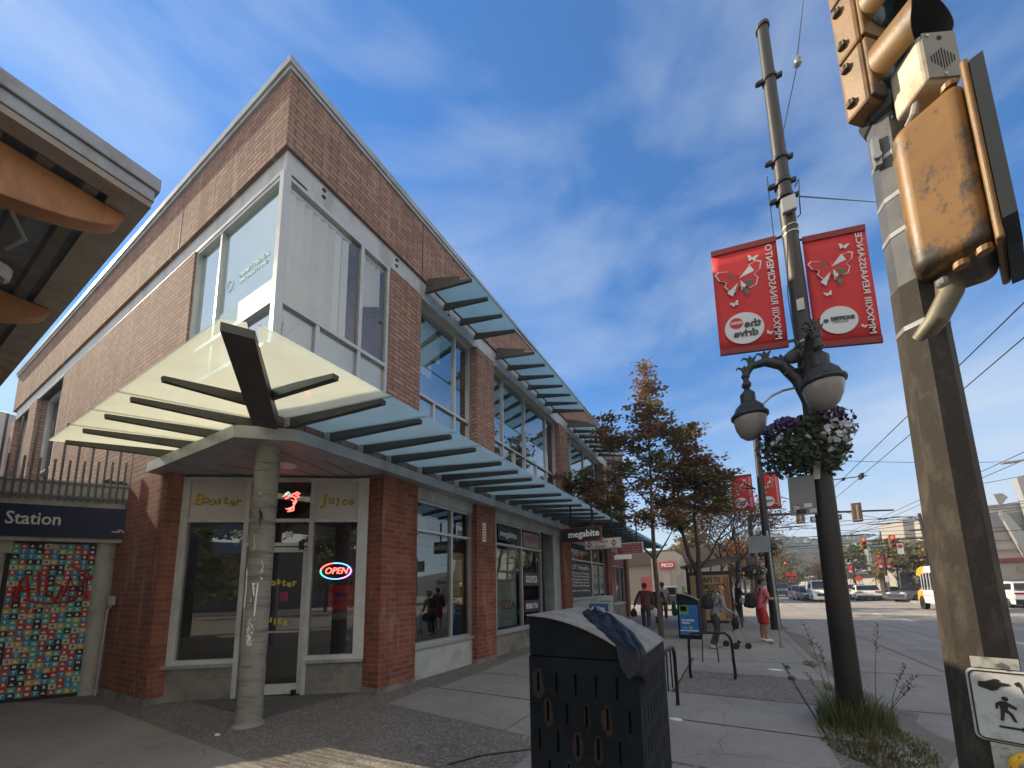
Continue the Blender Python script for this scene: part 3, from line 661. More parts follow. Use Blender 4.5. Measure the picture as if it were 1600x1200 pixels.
# ================================================================ transit station entrance (left edge)
az = R(35); qu = Vector((math.sin(az), math.cos(az), 0)); qn = Vector((qu.y, -qu.x, 0)); QA = Vector((-9.9, 2.15, 0))
TQ = Matrix(((qu.x,qn.x,0,QA.x),(qu.y,qn.y,0,QA.y),(0,0,1,0),(0,0,0,1)))
Z3 = Vector((0,0,1))
stn = thing('station_entrance', QA, 'low station entrance block under a navy sign board, beside the brick wall', 'station building')
m_cream = M('cream_painted_panel', (.40,.39,.34), .7, 0, .12, dirt=(.18,.16,.12), damt=.5)
mb = MB(); mb.T = TQ
mb.box(-3.2,.50,-.5,.0,3.22,3.40); mb.box(-3.2,.46,-.4,.04,3.40,3.66); mb.build('roof_edge', m_cream, stn)
mb = MB(); mb.T = TQ; mb.box(-3.2,.44,-.3,.03,2.60,2.665); mb.build('lower_trim', m_cream, stn)
mb = MB(); mb.T = TQ; mb.box(-3.2,.50,-.25,.06,2.665,3.21); sg = mb.build('sign_board', M('navy_sign_board', (.006,.009,.05), .5, 0, .1), stn)
text('y Station', .30, QA+qu*(-.755)+qn*.064+Z3*2.965, qu, Z3, M('sign_lettering', (.62,.62,.58), .6, 0, .03), sg, bold=.003, width=.79)
text('TRANS   LINK', .034, QA+qu*.37+qn*.064+Z3*2.79, qu, Z3, paint_white, sg, bold=.001)
mb = MB(); mb.T = TQ
for p,q in (((.33,2.79),(.37,2.84)),((.37,2.84),(.40,2.80)),((.36,2.82),(.44,2.815))): mb.tube([(p[0],.066,p[1]),(q[0],.066,q[1])],.004,4)
mb.build('logo', paint_white, sg)
mb = MB(); mb.T = TQ; mb.box(-3.2,.3,-2.6,-.5,3.30,3.62); mb.build('roof_slab', concrete, stn)
mb = MB(); mb.T = TQ; mb.lathe([(.14,0),(.13,.02),(.13,2.6)], (.15,-.16,0), 24); mb.build('column', m_cream, stn, smooth=True)
mb = MB(); mb.T = TQ; mb.lathe([(.13,0),(.13,2.6)], (-1.12,-.16,0), 24); mb.build('column', m_cream, stn, smooth=True)
mb = MB(); mb.T = TQ; mb.box(-1.3,-.92,-.1,-.05,2.40,2.60); mb.build('corner_panel', m_cream, stn)
mb = MB(); mb.tube([(-9.62,2.36,.0),(-9.6,2.38,1.4),(-9.55,2.42,1.55)],.012,6); mb.box(-9.6,-9.52,2.36,2.44,1.5,1.66); mb.build('conduit', trim_grey, stn)
# mosaic shutter of square pictogram tiles
cols = [M('tile_'+n_, c_, .55, 0, .08, 6) for n_,c_ in (('red',(.42,.06,.045)),('teal',(.09,.38,.30)),('blue',(.03,.24,.40)),('black',(.012,.012,.02)),('cream',(.56,.56,.46)),('yellow',(.52,.38,.09)))]
m_icon = M('tile_icon', (.68,.68,.6), .6, 0, .05); m_icond = M('tile_icon_dark', (.10,.13,.14), .6)
pat = [2,1,0,3,5,4,1,2,1,0,3]
mb = MB(); ic = MB(); mb.T = TQ; ic.T = TQ; rr = random.Random(8); cs = .0895; x0 = -.935; z0 = .06
seq = [0,2,3,4,5,1,0,2,1,0,3]
for r_ in range(28):
    for c_ in range(11):
        k = (c_*1+r_*3+(r_//2)*2) % 11; col = seq[(k+ (c_//3)*2) % 11]
        if rr.random() < .12: col = rr.randrange(6)
        x = x0+c_*cs; z = z0+r_*cs
        mb.quad((x,-.08,z),(x+cs-.002,-.08,z),(x+cs-.002,-.08,z+cs-.002),(x,-.08,z+cs-.002), col)
        im = 1 if col in (4,) else 0; y = -.076; cx_, cz_ = x+cs/2, z+cs/2
        t = 'T' if col == 2 else rr.choice('bpths')
        def q(a,b,c,d): ic.quad((cx_+a,y,cz_+c),(cx_+b,y,cz_+c),(cx_+b,y,cz_+d),(cx_+a,y,cz_+d), im)
        if t == 'T': q(-.024,.024,.016,.026); q(-.006,.006,-.026,.016)
        elif t == 'b': q(-.022,.022,-.012,.02); q(-.018,-.008,-.02,-.012); q(.008,.018,-.02,-.012)
        elif t == 'p': ic.add([(cx_-.024,y,cz_-.018),(cx_+.024,y,cz_-.018),(cx_+.004,y,cz_+.022),(cx_-.006,y,cz_+.02)],[(0,1,2,3)],im)
        elif t == 't': q(-.014,.014,-.016,.024); q(-.02,-.01,-.026,-.018); q(.01,.02,-.026,-.018)
        elif t == 'h': q(-.024,.024,-.02,-.006); q(-.014,.01,-.006,.008); q(-.004,.004,.008,.02)
        else: q(-.02,.02,-.024,-.016); q(-.014,.014,-.012,.022)
mb.quad((x0-.2,-.1,0),(x0+1.06,-.1,0),(x0+1.06,-.1,2.62),(x0-.2,-.1,2.62), 3)
gate = mb.build('tile_mosaic_shutter', cols, stn, fix=False)
pi_ = ic.build('pictogram', [m_icon, m_icond], gate, fix=False); pi_['kind'] = 'stuff'
m_rg = M('red_spray_paint', (.40,.025,.02), .6, 0, .3, 12); gf = MB(); gf.T = TQ
def spray(pts, w_=.021): gf.tube([(x,-.066,z) for x,z in pts], w_, 6)
for pts in (((-.80,1.62),(-.78,1.95),(-.72,2.02),(-.66,1.62)),((-.82,1.78),(-.62,1.80)),((-.60,2.1),(-.56,1.7)),((-.5,2.12),(-.48,1.75),(-.36,1.6),(-.3,1.85),(-.42,1.9)),((-.28,1.66),(-.22,2.0),(-.12,1.72),(-.02,1.98),(.0,1.6)),((-.25,2.22),(-.1,2.1),(.02,2.14)),((-.7,1.62),(-.45,1.55),(-.2,1.58),(-.05,1.7)),((-.1,1.9),(.03,1.98),(-.02,2.08),(-.12,2.02)),((-.8,1.6),(-.85,1.75),(-.8,1.82))):
    spray(pts)
gf.build('graffiti', m_rg, gate); gf = MB(); gf.T = TQ
for pts in (((-.62,1.38),(-.60,1.56),(-.52,1.57)),((-.61,1.47),(-.54,1.48)),((-.48,1.40),(-.46,1.57),(-.40,1.55),(-.42,1.48),(-.47,1.48)),((-.36,1.40),(-.34,1.57),(-.28,1.41),(-.24,1.58))): spray(pts, .009)
gf.build('graffiti', M('pale_spray_paint', (.5,.5,.4), .6), gate)
mb = MB(); mb.T = TQ; mb.box(-3.2,.3,-2.5,-.55,0,3.3); mb.build('back_room', dark_in, stn)
mb = MB(); mb.box(-15,-14,-10,-1.5,0,4.3); mb.box(-14,-8,-10.5,-10,0,4.3); mb.each('added_shade_wall', concrete, stn)  # unseen station walls added to block light from the left
# roof railing, every bar a piece of one comb like screen
mb = MB(); mb.T = TQ; x = -1.5; i = 0
while x < .46:
    mb.box(x-.012,x+.012,.05,.07,3.30,(4.05 if i % 2 else 4.72)+.03*math.sin(x*3)); x += .088; i += 1
mb.box(-1.6,.46,.045,.06,3.36,3.40); mb.box(-1.6,.46,.045,.06,3.60,3.63)
mb.build('bar_railing', M('grey_bar', (.14,.14,.135), .6, .3, .2), stn)
mb = MB(); mb.T = TQ; mb.tube([(.02,-.05,3.70),(.1,-.08,3.73),(.2,-.04,3.70),(.3,-.07,3.72),(.33,-.03,3.69)],[.03,.05,.03,.045,.02],6)
tag(mb.build('litter_heap', M('dark_litter', (.04,.05,.05), .8, 0, .5, 9)), 'small dark heap of litter on the station entrance roof behind the bars', 'litter')
# cylinder tower and grey slab far behind
tw = thing('stair_tower', (-25.2,3.0,0), 'pale grey round tower at the far left end of the brick wall', 'tower')
mb = MB(); mb.lathe([(1.15,0),(1.15,8.6),(.9,8.7)], (-24.6,2.35,0), 36); mb.build('round_shaft', M('pale_grey_render', (.50,.51,.52), .8, 0, .06), tw, smooth=True)
mb = MB(); mb.box(-25.6,-24.3,4.0,9,0,13.5); mb.build('slab_wall', M('pale_grey_render', (.5,.5,.5)), tw)
mb = MB(); mb.T = TL; mb.box(-21.6,-20.2,.1,.6,3.7,5.9); tag(mb.build('utility_cabinet', trim_grey), 'light grey metal box on the station roof against the far brick wall', 'cabinet', None)
# station canopy overhead: slab with glulam beams
SX, SY, SZ = -3.41, .85, 4.4
rf = thing('station_canopy', (SX,SY,SZ), 'overhanging grey metal station roof on curved timber beams, top left', 'canopy')
m_fas = M('grey_roof_flashing', (.30,.32,.34), .5, .3, .15, dirt=(.12,.1,.09), damt=.5)
mb = MB(); mb.box(-24,SX,-9,SY,SZ+.09,SZ+.19); mb.box(-24,SX-.02,-9,SY-.02,SZ,SZ+.09); mb.build('roof_edge', m_fas, rf, bevel=.006)
mb = MB()
for q in (-1.0,-4.2,.62-1.85): mb.box(SX,SX+.003,q,q+.01,SZ+.09,SZ+.19)
mb.each('joint', black_metal, rf)
m_sof = M('brown_grey_soffit', (.34,.29,.24), .75, 0, .15, dirt=(.07,.06,.05), damt=.4)
mb = MB(); mb.box(-24,SX-.03,SY-.20,SY-.03,SZ-.05,SZ-.004); mb.box(SX-.17,SX-.03,-9,SY-.20,SZ-.05,SZ-.004); mb.build('soffit_border', m_sof, rf)
mb = MB(); y = SY-.22
while y > -6:
    mb.prism([(0,0),(.09,0),(.075,-.05),(.015,-.05)], (SX-.18,y-.10,SZ-.003), (0,1,0), (0,0,1), (-19,0,0)); y -= .19
mb.build('corrugated_deck', M('dark_deck', (.17,.155,.135), .7, .1, .2), rf)
m_wood = M('glulam_timber', (.42,.19,.08), .6, 0, .2, 2, .2, 40, dirt=(.14,.06,.03), damt=.5, dscale=2, streak=.4)
prof = [(0,0)]+[(-1.5*(1-math.cos(math.pi/2*i/14)),-.03-.43*math.sin(math.pi/2*i/14)**1.15) for i in range(15)]+[(-3.0,-.42),(-5.5,-.45),(-5.5,0)]
for xb in (-3.74,-5.6,-7.5,-9.4,-11.3,-13.2):
    mb = MB(); mb.prism(prof, (xb-.07,SY-.1,SZ-.06), (0,1,0), (0,0,1), (.15,0,0)); mb.build('timber_beam', m_wood, rf, bevel=.008)
for xx,yy in ((-5.9,-2.8),(-10.5,-2.8)):
    mb = MB(); mb.lathe([(.14,0),(.14,SZ)], (xx,yy-1.5,0), 20); mb.build('column', m_cream, rf, smooth=True)
mb = MB(); mb.tube([(-4.75,SY-.45,SZ-.1),(-4.5,SY-.4,SZ-.1),(-4.1,SY-.55,SZ-.1)], .012, 6); mb.build('conduit', trim_grey, rf)
dc = thing('dome_camera', (-5.1,.38,SZ-.1), 'small glass dome security camera under the station roof', 'camera')
mb = MB(); mb.lathe([(.09,-.06),(.1,0),(.1,.04)], (-5.1,.38,SZ-.12), 20); mb.build('housing', white_p, dc, smooth=True)
mb = MB(); mb.ball((-5.1,.38,SZ-.17),.07,0,16,10); mb.build('dome', M_glass('dome_glass', (.3,.3,.3), .2), dc, smooth=True)
# ================================================================ street furniture
m_pole = M('brown_black_pole_paint', (.020,.018,.016), .5, .2, .35, 1.5, .3, 60, dirt=(.04,.027,.018), damt=.5, dscale=2.2, streak=.35)
m_polec = M('weathered_brown_concrete', (.026,.020,.015), .8, 0, .35, 2.5, .5, 50, dirt=(.09,.075,.055), damt=.5, dscale=9, streak=.4)
m_red = M('red_banner_cloth', (.50,.02,.022), .7, 0, .05, dirt=(.42,.02,.03), damt=.3)
m_redd = M('dark_red_banner_hem', (.20,.02,.022), .7, 0, .08)
m_bw = M('banner_white', (.55,.58,.60), .7, 0, .04); m_bg = M('banner_green', (.07,.13,.08), .7); m_bk = M('banner_charcoal', (.05,.055,.07), .7)
m_galv = M('galvanised_steel', (.36,.37,.36), .4, .6, .2, dirt=(.15,.13,.1), damt=.4)
m_wire = M('black_wire', (.015,.015,.017), .6, 0, .1)
BF = [(0,.0),(.06,.10),(.22,.30),(.42,.36),(.50,.30),(.44,.12),(.30,.02),(.36,-.08),(.28,-.26),(.14,-.30),(.04,-.14)]
def fly(mb, T, c, s, rot, m=0, lift=0, mir=True):
    for sg_ in (1,-1):
        ps = [(x*sg_*s, z*s) for x,z in BF]; cr_, sr_ = math.cos(rot), math.sin(rot)
        ps = [(c[0]+x*cr_-z*sr_, c[1]+x*sr_+z*cr_) for x,z in ps]
        q = [(x,-lift,z) for x,z in ps]
        if sg_ < 0: q.reverse()
        mb.T = T; mb.add(q, [tuple(range(len(q)))], m)
    mb.T = T; mb.box(c[0]-.02*s,c[0]+.02*s,-lift-.001,-lift,c[1]-.2*s,c[1]+.16*s,m)
def banner(x0, x1, z0l, z1l, z0r, z1r, y, label, word, logo, group, big=True, mirror=True):
    """banner hangs between two rods from z0 to z1; seen from its back, so its lettering is reversed"""
    t = thing('street_banner', ((x0+x1)/2, y, (z0l+z1l)/2), label, 'banner', group)
    w_, h_ = x1-x0, z1l-z0l
    T = Matrix(((1,0,0,x0),(0,1,0,y),((z0r-z0l)/w_,0,1,z0l),(0,0,0,1)))
    mb = MB(); mb.T = T; nx = 8; nz = 8
    P_ = lambda i,j: (w_*i/nx, .012*math.sin(i/nx*5+j*.3)*math.sin(math.pi*j/nz), h_*(.045+.91*j/nz))
    for i in range(nx):
        for j in range(nz): mb.quad(P_(i,j),P_(i+1,j),P_(i+1,j+1),P_(i,j+1))
    ob = mb.build('cloth', m_red, t, smooth=True)
    s = ob.modifiers.new('solid', 'SOLIDIFY'); s.thickness = .003; s.offset = 0
    mb = MB(); mb.T = T; mb.box(0,w_,-.018,.018,0,h_*.05); mb.build('hem', m_redd, t)
    mb = MB(); mb.T = T; mb.box(0,w_,-.018,.018,h_*.95,h_); mb.build('hem', m_redd, t)
    if not big and w_ < .45: nn_ = 16
    g = MB(); g.T = T; n_ = 36; cx_, cz_, rr_ = w_*.40, h_*.215, w_*.295
    g.add([(cx_+rr_*math.cos(2*math.pi*i/n_), -.024, cz_+rr_*math.sin(2*math.pi*i/n_)) for i in range(n_)], [tuple(range(n_))]); g.build('disc', m_bw, t, fix=False)
    fl = MB(); fly(fl, T, (w_*.63,h_*.84), w_*.17, -.25, 0, .024); fly(fl, T, (w_*.30,h_*.45), w_*.14, .3, 0, .024); fly(fl, T, (w_*.76,h_*.14), w_*.10, -.4, 0, .024)
    fly(fl, T, (w_*.42,h_*.67), w_*.74, .12, 0, .022); fl.build('butterfly', m_bw, t, fix=False)
    f2_ = MB(); fly(f2_, T, (w_*.42,h_*.67), w_*.69, .12, 0, .0255); f2_.build('butterfly_centre', m_red, t, fix=False)
    f3 = MB(); f3.T = T
    for (a,b,c,d,e,f_,m) in ((.40,.68,.58,.78,.64,.72,0),(.42,.60,.55,.54,.50,.50,1),(.36,.66,.26,.76,.24,.72,1),(.38,.64,.20,.56,.28,.52,0),(.46,.66,.62,.64,.56,.58,1),(.42,.66,.50,.60,.42,.56,0)):
        f3.add([(w_*a,-.027,h_*b),(w_*c,-.027,h_*d),(w_*e,-.027,h_*f_)],[(0,1,2)],m)
    f3.build('butterfly_patch', [m_bw, m_bg], t, fix=False)
    if big:
        u_, v_ = Vector((0,0,1)), Vector((1,0,(z0r-z0l)/w_))
        o_ = T @ Vector((w_*.87,-.026,h_*.50)); text(word, .115*w_/.8, o_, u_, v_, m_bw, t, bold=.001, ext=.001, width=h_*.86)
        mv = -v_ if mirror else v_
        if logo == 'drive':
            text('the', .15*w_/.8, T @ Vector((w_*.53,-.03,h_*.245)), mv, Vector((0,0,1)), m_bk, t, bold=.006, ext=.001)
            text('drive', .145*w_/.8, T @ Vector((w_*.42,-.03,h_*.165)), mv, Vector((0,0,1)), m_bk, t, bold=.006, ext=.001)
            g = MB(); g.T = T; g.add([(w_*.29+.1*w_*math.cos(2*math.pi*i/24), -.03, h_*.265+.1*w_*math.sin(2*math.pi*i/24)) for i in range(24)], [tuple(range(24))]); g.build('logo', m_red, t, fix=False)
            text('PIZZA', .05*w_/.8, T @ Vector((w_*.29,-.033,h_*.265)), mv, Vector((0,0,1)), m_bw, t, bold=.003, ext=.001)
        else:
            text(logo, .085*w_/.8, T @ Vector((w_*.46,-.03,h_*.225)), mv, Vector((0,0,1)), m_bk, t, bold=.005, ext=.001, width=w_*.38)
            text('DRUG MART', .04*w_/.8, T @ Vector((w_*.42,-.03,h_*.195)), mv, Vector((0,0,1)), m_bk, t, ext=.001, width=w_*.24)
            g = MB(); g.T = T @ Matrix.Translation((w_*.20,-.03,h_*.215)) @ Matrix.Rotation(R(90),4,'X'); g.lathe([(.022*w_,0),(.042*w_,0),(.042*w_,.002),(.022*w_,.002)], (0,0,0), 20); g.build('logo', m_bk, t)
    return t
def basket(c, r, h, label, seed, group=None, nleaf=1500, dark=True):
    t = thing('flower_basket', c, label, 'hanging basket', group); rr = random.Random(seed)
    mb = MB(); mb.lathe([(r*.25,-h*.55),(r*.6,-h*.2),(r*.7,0)], c, 16); mb.build('basket', m_wire, t)
    fol = MB(); mats = [M('basket_leaf', (.022,.036,.018), .6, 0, .4, 9), M('basket_leaf_light', (.06,.09,.03), .6, 0, .3, 9), M('purple_petunia', (.055,.018,.12), .6, 0, .3, 9), M('white_petunia', (.42,.44,.47), .6, 0, .1), M('dark_purple_petunia', (.035,.012,.07), .6)]
    lv = MB(); pw = MB(); pp = MB()
    for i in range(nleaf):
        d = Vector((rr.gauss(0,1),rr.gauss(0,1),rr.gauss(0,1))).normalized()
        k = .55+.5*rr.random()**.6; lump = 1+.12*math.sin(d.x*5+seed)+.12*math.cos(d.z*6+d.y*4)
        p = Vector(c)+Vector((d.x*r*k*lump,d.y*r*k*lump,d.z*h*k*lump*(.8 if d.z > 0 else 1)))
        sz = r*(.05+.06*rr.random()); n_ = (d+Vector((rr.gauss(0,.6),rr.gauss(0,.6),rr.gauss(0,.6)))).normalized()
        a = n_.orthogonal().normalized(); b = n_.cross(a)
        edge = k*lump
        side = d.x > .35
        cl = math.sin(d.x*7+1)+math.sin(d.z*6+2)+math.sin(d.y*5)
        tgt, m = lv, (1 if rr.random() < .25 else 0)
        if edge > .9 and ((d.x > .3 and d.z < .45 and cl > -.4) or (d.x < .3 and cl > 1.7 and d.z > -.2)): tgt, m = pw, 0
        elif edge > .9 and cl < .1 and d.z > -.3: tgt, m = pp, (0 if rr.random() < .35 else 1)
        if tgt is not lv:
            q = []; sz *= .75
            for j in range(5):
                an = 2*math.pi*j/5; q.append(p+a*math.cos(an)*sz+b*math.sin(an)*sz)
            tgt.add(q, [(0,1,2,3,4)], m)
        else: tgt.add([p+a*sz*.5,p+b*sz,p-a*sz*.5,p-b*sz], [(0,1,2,3)], m)
    for nm,q,ms in (('foliage',lv,mats[:2]),('white_flower',pw,[mats[3]]),('purple_flower',pp,[mats[2],mats[4]])):
        if q.v:
            o = q.build(nm, ms, t, fix=False); o['kind'] = 'stuff'
    return t
# ---- tall utility pole with banners
PX, PY = 1.075, 5.7
up1 = thing('utility_pole', (PX,PY,0), 'tall dark steel pole carrying two red banners and twin globe lamps by the kerb', 'utility pole', 'steel poles along the kerb')
mb = MB(); mb.tube([(PX,PY,0),(PX,PY,3),(PX,PY,5.5),(PX-.01,PY,7.2),(PX-.02,PY,9.8)], [.128,.110,.096,.086,.072], 24); mb.build('shaft', m_pole, up1, smooth=True)
mb = MB(); mb.lathe([(.09,0),(.09,.05),(.0,.06)], (PX-.02,PY,9.78), 16); mb.build('pole_cap', m_pole, up1)
for z,r_ in ((8.85,.095),(7.48,.105),(7.1,.105),(6.86,.11)):
    mb = MB(); mb.lathe([(r_,0),(r_,.05)], (PX-.015,PY,z), 20); mb.box(PX-.17,PX-.09,PY-.05,PY-.0,z-.0,z+.05); mb.box(PX+.08,PX+.14,PY-.02,PY+.03,z+.005,z+.05); mb.ball((PX-.17,PY-.03,z+.02),.035,0,8,5); mb.build('clamp', black_metal, up1)
mb = MB(); mb.box(PX-.08,PX+.08,PY-.15,PY-.09,6.56,6.78); mb.build('junction_box', m_galv, up1, bevel=.01)
mb = MB(); mb.tube([(PX+.1,PY-.06,6.95),(PX+.15,PY-.08,7.02),(PX+.13,PY-.09,6.8),(PX+.12,PY-.08,6.5),(PX+.08,PY-.1,6.45)], .008, 6); mb.tube([(PX-.04,PY-.1,6.56),(PX-.05,PY-.11,6.3),(PX-.13,PY-.1,5.4),(PX-.12,PY-.14,4.6)], .006, 5); mb.build('cable', m_wire, up1)
for z in (6.40,6.30,4.70): mb = MB(); mb.lathe([(.097+(6.4-z)*.004,0),(.097+(6.4-z)*.004,.02)], (PX,PY,z), 20); mb.build('band', m_galv, up1)
mb = MB(); mb.box(PX-.05,PX+.03,PY-.115,PY-.108,5.12,5.28); mb.build('sticker', M('grey_sticker', (.4,.4,.38)), up1)
mb = MB(); mb.T = Matrix.Translation((PX-.03,PY-.118,3.22)) @ Matrix.Rotation(R(7),4,'Y'); mb.box(-.035,.035,-.006,.02,-.36,.34); mb.build('torn_label', M('torn_white_label', (.5,.5,.46), .8, 0, .3, 9, dirt=(.05,.05,.05), damt=.7, dscale=9), up1)
mb = MB(); mb.box(PX-.17,PX+.0,PY-.01,PY+.01,6.33,6.36); mb.box(PX-.17,PX,PY-.01,PY+.01,4.78,4.81); mb.tube([(PX,PY,6.22),(PX+.74,PY,6.0)],.013,6); mb.build('banner_arm', black_metal, up1)
bg_ = 'red street banners seen from behind'
banner(.10,.905,4.86,6.52,4.72,6.33,5.7,'large red banner left of the tall pole, reversed RINASCIMENTO lettering and a pizza logo','MMXXIII RINASCIMENTO','drive',bg_)
banner(1.19,1.83,4.60,6.21,4.46,6.02,5.7,'large red banner right of the tall pole with reversed RENAISSANCE lettering','MMXXIII RENAISSANCE','SHOPPERS',bg_)
# ---- globe lamps on scrolled brackets
m_lamp = M('lamp_cast_iron', (.028,.032,.032), .45, .4, .3)
m_globe, _n, _l, _b = _new('frosted_globe'); _b.inputs['Base Color'].default_value = (.22,.21,.20,1); _b.inputs['Roughness'].default_value = .25; _b.inputs['Subsurface Weight'].default_value = .0
def lantern(cx, cy, zr, s, label, arm):
    t = thing('street_lamp', (cx,cy,zr), label, 'street lamp', 'globe lamps on the tall pole')
    c = (cx,cy,zr)
    mb = MB(); mb.lathe([(.215*s,-.02),(.235*s,0),(.235*s,.03),(.205*s,.05),(.17*s,.14*s),(.115*s,.2*s),(.095*s,.21*s),(.095*s,.34*s),(.06*s,.38*s),(.03*s,.42*s),(.06*s,.46*s),(.06*s,.5*s),(.03*s,.54*s)], c, 24); mb.build('hood', m_lamp, t, smooth=True)
    mb = MB()
    for k in range(8):
        a = k*math.pi/4; mb.bar((cx+.215*s*math.cos(a),cy+.215*s*math.sin(a),zr+.05),(cx+.12*s*math.cos(a),cy+.12*s*math.sin(a),zr+.2*s),.018,.012)
    mb.build('hood_rib', m_lamp, t)
    mb = MB(); mb.lathe([(.0,-.33*s),(.08*s,-.315*s),(.14*s,-.26*s),(.185*s,-.16*s),(.205*s,-.05*s),(.205*s,-.01)], c, 24); mb.build('globe', m_globe, t, smooth=True)
    mb = MB()
    pts = [Vector(p) for p in arm]; mb.tube(pts, [.035+.045*i/(len(pts)-1) for i in range(len(pts))], 10)
    for i,p in enumerate(pts[1:-1]):
        mb.ball(p, .055, 0, 8, 5)
        for k in range(3):
            a_ = .5+.5*k; d_ = Vector((-.3+.35*k, 0, 1)).normalized(); q1 = p+d_*.12; q2 = q1+Vector((-.05+.04*k,0,.03)); mb.tube([p,p+d_*.07,q1,q2,q2+Vector((-.02,0,-.03))],[.022,.02,.018,.014,.01],6)
    mb.build('scroll_bracket', m_lamp, t, smooth=True)
    return t
lantern(.375,5.62,3.83,.96,'globe lamp hanging left of the tall pole from a long scrolled iron bracket',
        [(.375,5.62,4.33),(.375,5.62,4.42),(.45,5.62,4.54),(.62,5.63,4.56),(.80,5.64,4.46),(.95,5.66,4.22),(1.05,5.68,3.9)])
lantern(1.10,5.18,3.88,.96,'globe lamp hanging in front of the tall pole shaft under the right banner',
        [(1.10,5.18,4.38),(1.10,5.19,4.47),(1.10,5.27,4.60),(1.09,5.40,4.62),(1.085,5.52,4.45),(1.08,5.6,4.2)])
mb = MB(); mb.tube([(.52,5.6,3.95),(.64,5.62,4.06),(.78,5.64,4.11),(.93,5.66,4.12)],.016,8); mb.build('stay_rod', m_galv, up1)
mb = MB(); mb.ball((.93,5.6,4.52),.10,0,14,8,(1,.4,1)); mb.tube([(.93,5.6,4.6),(.98,5.6,4.66),(.96,5.6,4.74)],.02,8); mb.tube([(.8,5.6,4.3),(.9,5.6,4.34),(1.0,5.6,4.33)],.02,8); mb.build('bracket_ornament', m_lamp, up1, smooth=True)
basket((.95,5.70,3.38),.47,.43,'big round basket of purple and white flowers on the tall pole below its lamps',5,'flower baskets on poles',3600)
# small back of a parking sign
sg2 = thing('parking_sign', (.84,5.62,2.68), 'plain grey back of a rounded metal sign on the tall pole, with torn stickers', 'sign')
mb = MB(); mb.T = Matrix.Translation((.835,5.56,2.675)) @ Matrix.Rotation(R(1.5),4,'Y'); mb.box(-.135,.135,-.004,.004,-.245,.245); mb.build('plate', M('aluminium_plate_back', (.15,.165,.175), .5, .3, .12), sg2, bevel=.03)
for x,z,w_,h_,c_ in ((-.07,-.16,.06,.08,(.30,.33,.36)),(-.055,-.115,.03,.02,(.4,.05,.06)),(.045,-.13,.08,.05,(.5,.5,.5)),(-.03,-.2,.1,.055,(.02,.02,.02)),(.09,-.2,.07,.05,(.42,.46,.48))):
    mb = MB(); mb.T = Matrix.Translation((.835,5.554,2.675)); mb.box(x-w_/2,x+w_/2,-.003,0,z-h_/2,z+h_/2); mb.build('sticker', M('sticker_%d_%d' % (c_[0]*100,c_[2]*100), c_, .7), sg2)
# ---- second pole
def pole2(x, y, h, label, r0=.17, top=7.3):
    t = thing('utility_pole', (x,y,RZ if x > 1.4 or x < -20 else 0), label, 'utility pole', 'steel poles along the kerb')
    mb = MB(); mb.tube([(x,y,0),(x-.005,y,h*.35),(x-.01,y,h)], [r0,r0*.8,r0*.5], 16); mb.build('shaft', m_pole, t, smooth=True)
    mb = MB(); mb.lathe([(r0*.62,0),(r0*.62,.06)],(x,y,h*.74),12); mb.lathe([(r0*.62,0),(r0*.62,.06)],(x,y,h*.56),12); mb.build('clamp', black_metal, t); return t
p2 = pole2(1.2,16,8.6,'dark pole behind the red shirted man carrying a pair of smaller red banners')
banner(.22,.92,4.37,5.75,4.36,5.72,16,'smaller red banner left of the second pole, behind bare twigs','MMXXIII RINASCIMENTO','drive',bg_)
banner(1.12,1.76,4.33,5.73,4.30,5.64,16,'smaller red banner right of the second pole, under the flower basket','MMXXIII RENAISSANCE','SHOPPERS',bg_)
basket((1.18,16.0,2.92),.46,.42,'flower basket behind the grey metal box on the second pole',9,'flower baskets on poles',900)
basket((.62,15.2,2.05),.40,.28,'low basket of purple flowers with white trailing blooms above the red shirted man',14,'flower baskets on poles',1100)
mb = MB(); mb.tube([(.62,15.2,2.1),(.62,15.2,2.45),(1.15,15.9,2.5)],.012,6); mb.build('basket_hook', black_metal, p2)
bx = thing('control_box', (.72,15.4,2.6), 'grey metal control box on the second pole above the red shirted man', 'metal box')
mb = MB(); mb.box(.42,.93,11.50,11.53,2.43,2.87); 
sp = thing('sign_post', (.95,11.57,0), 'slim steel post at the kerb with the grey back of a wide sign', 'sign post')
mb.build('plate_back', M('grey_plate_back', (.17,.19,.21), .5, .2, .15), sp)
mb = MB(); mb.tube([(.95,11.57,0),(.915,11.57,1.5),(.885,11.57,3.0)],.028,12); mb.lathe([(.05,0),(.05,.09)],(.95,11.57,0),12); mb.build('post', m_galv, sp, smooth=True)
mb = MB(); mb.box(.47,.80,15.2,15.5,1.98+.28,2.66-.1); mb.build('case', M('dark_violet_box', (.05,.05,.07), .5), bx, bevel=.01)
mb = MB(); mb.box(.49,.78,15.195,15.2,2.3,2.5); mb.build('door', M('violet_grey_door', (.07,.07,.09), .5), bx)
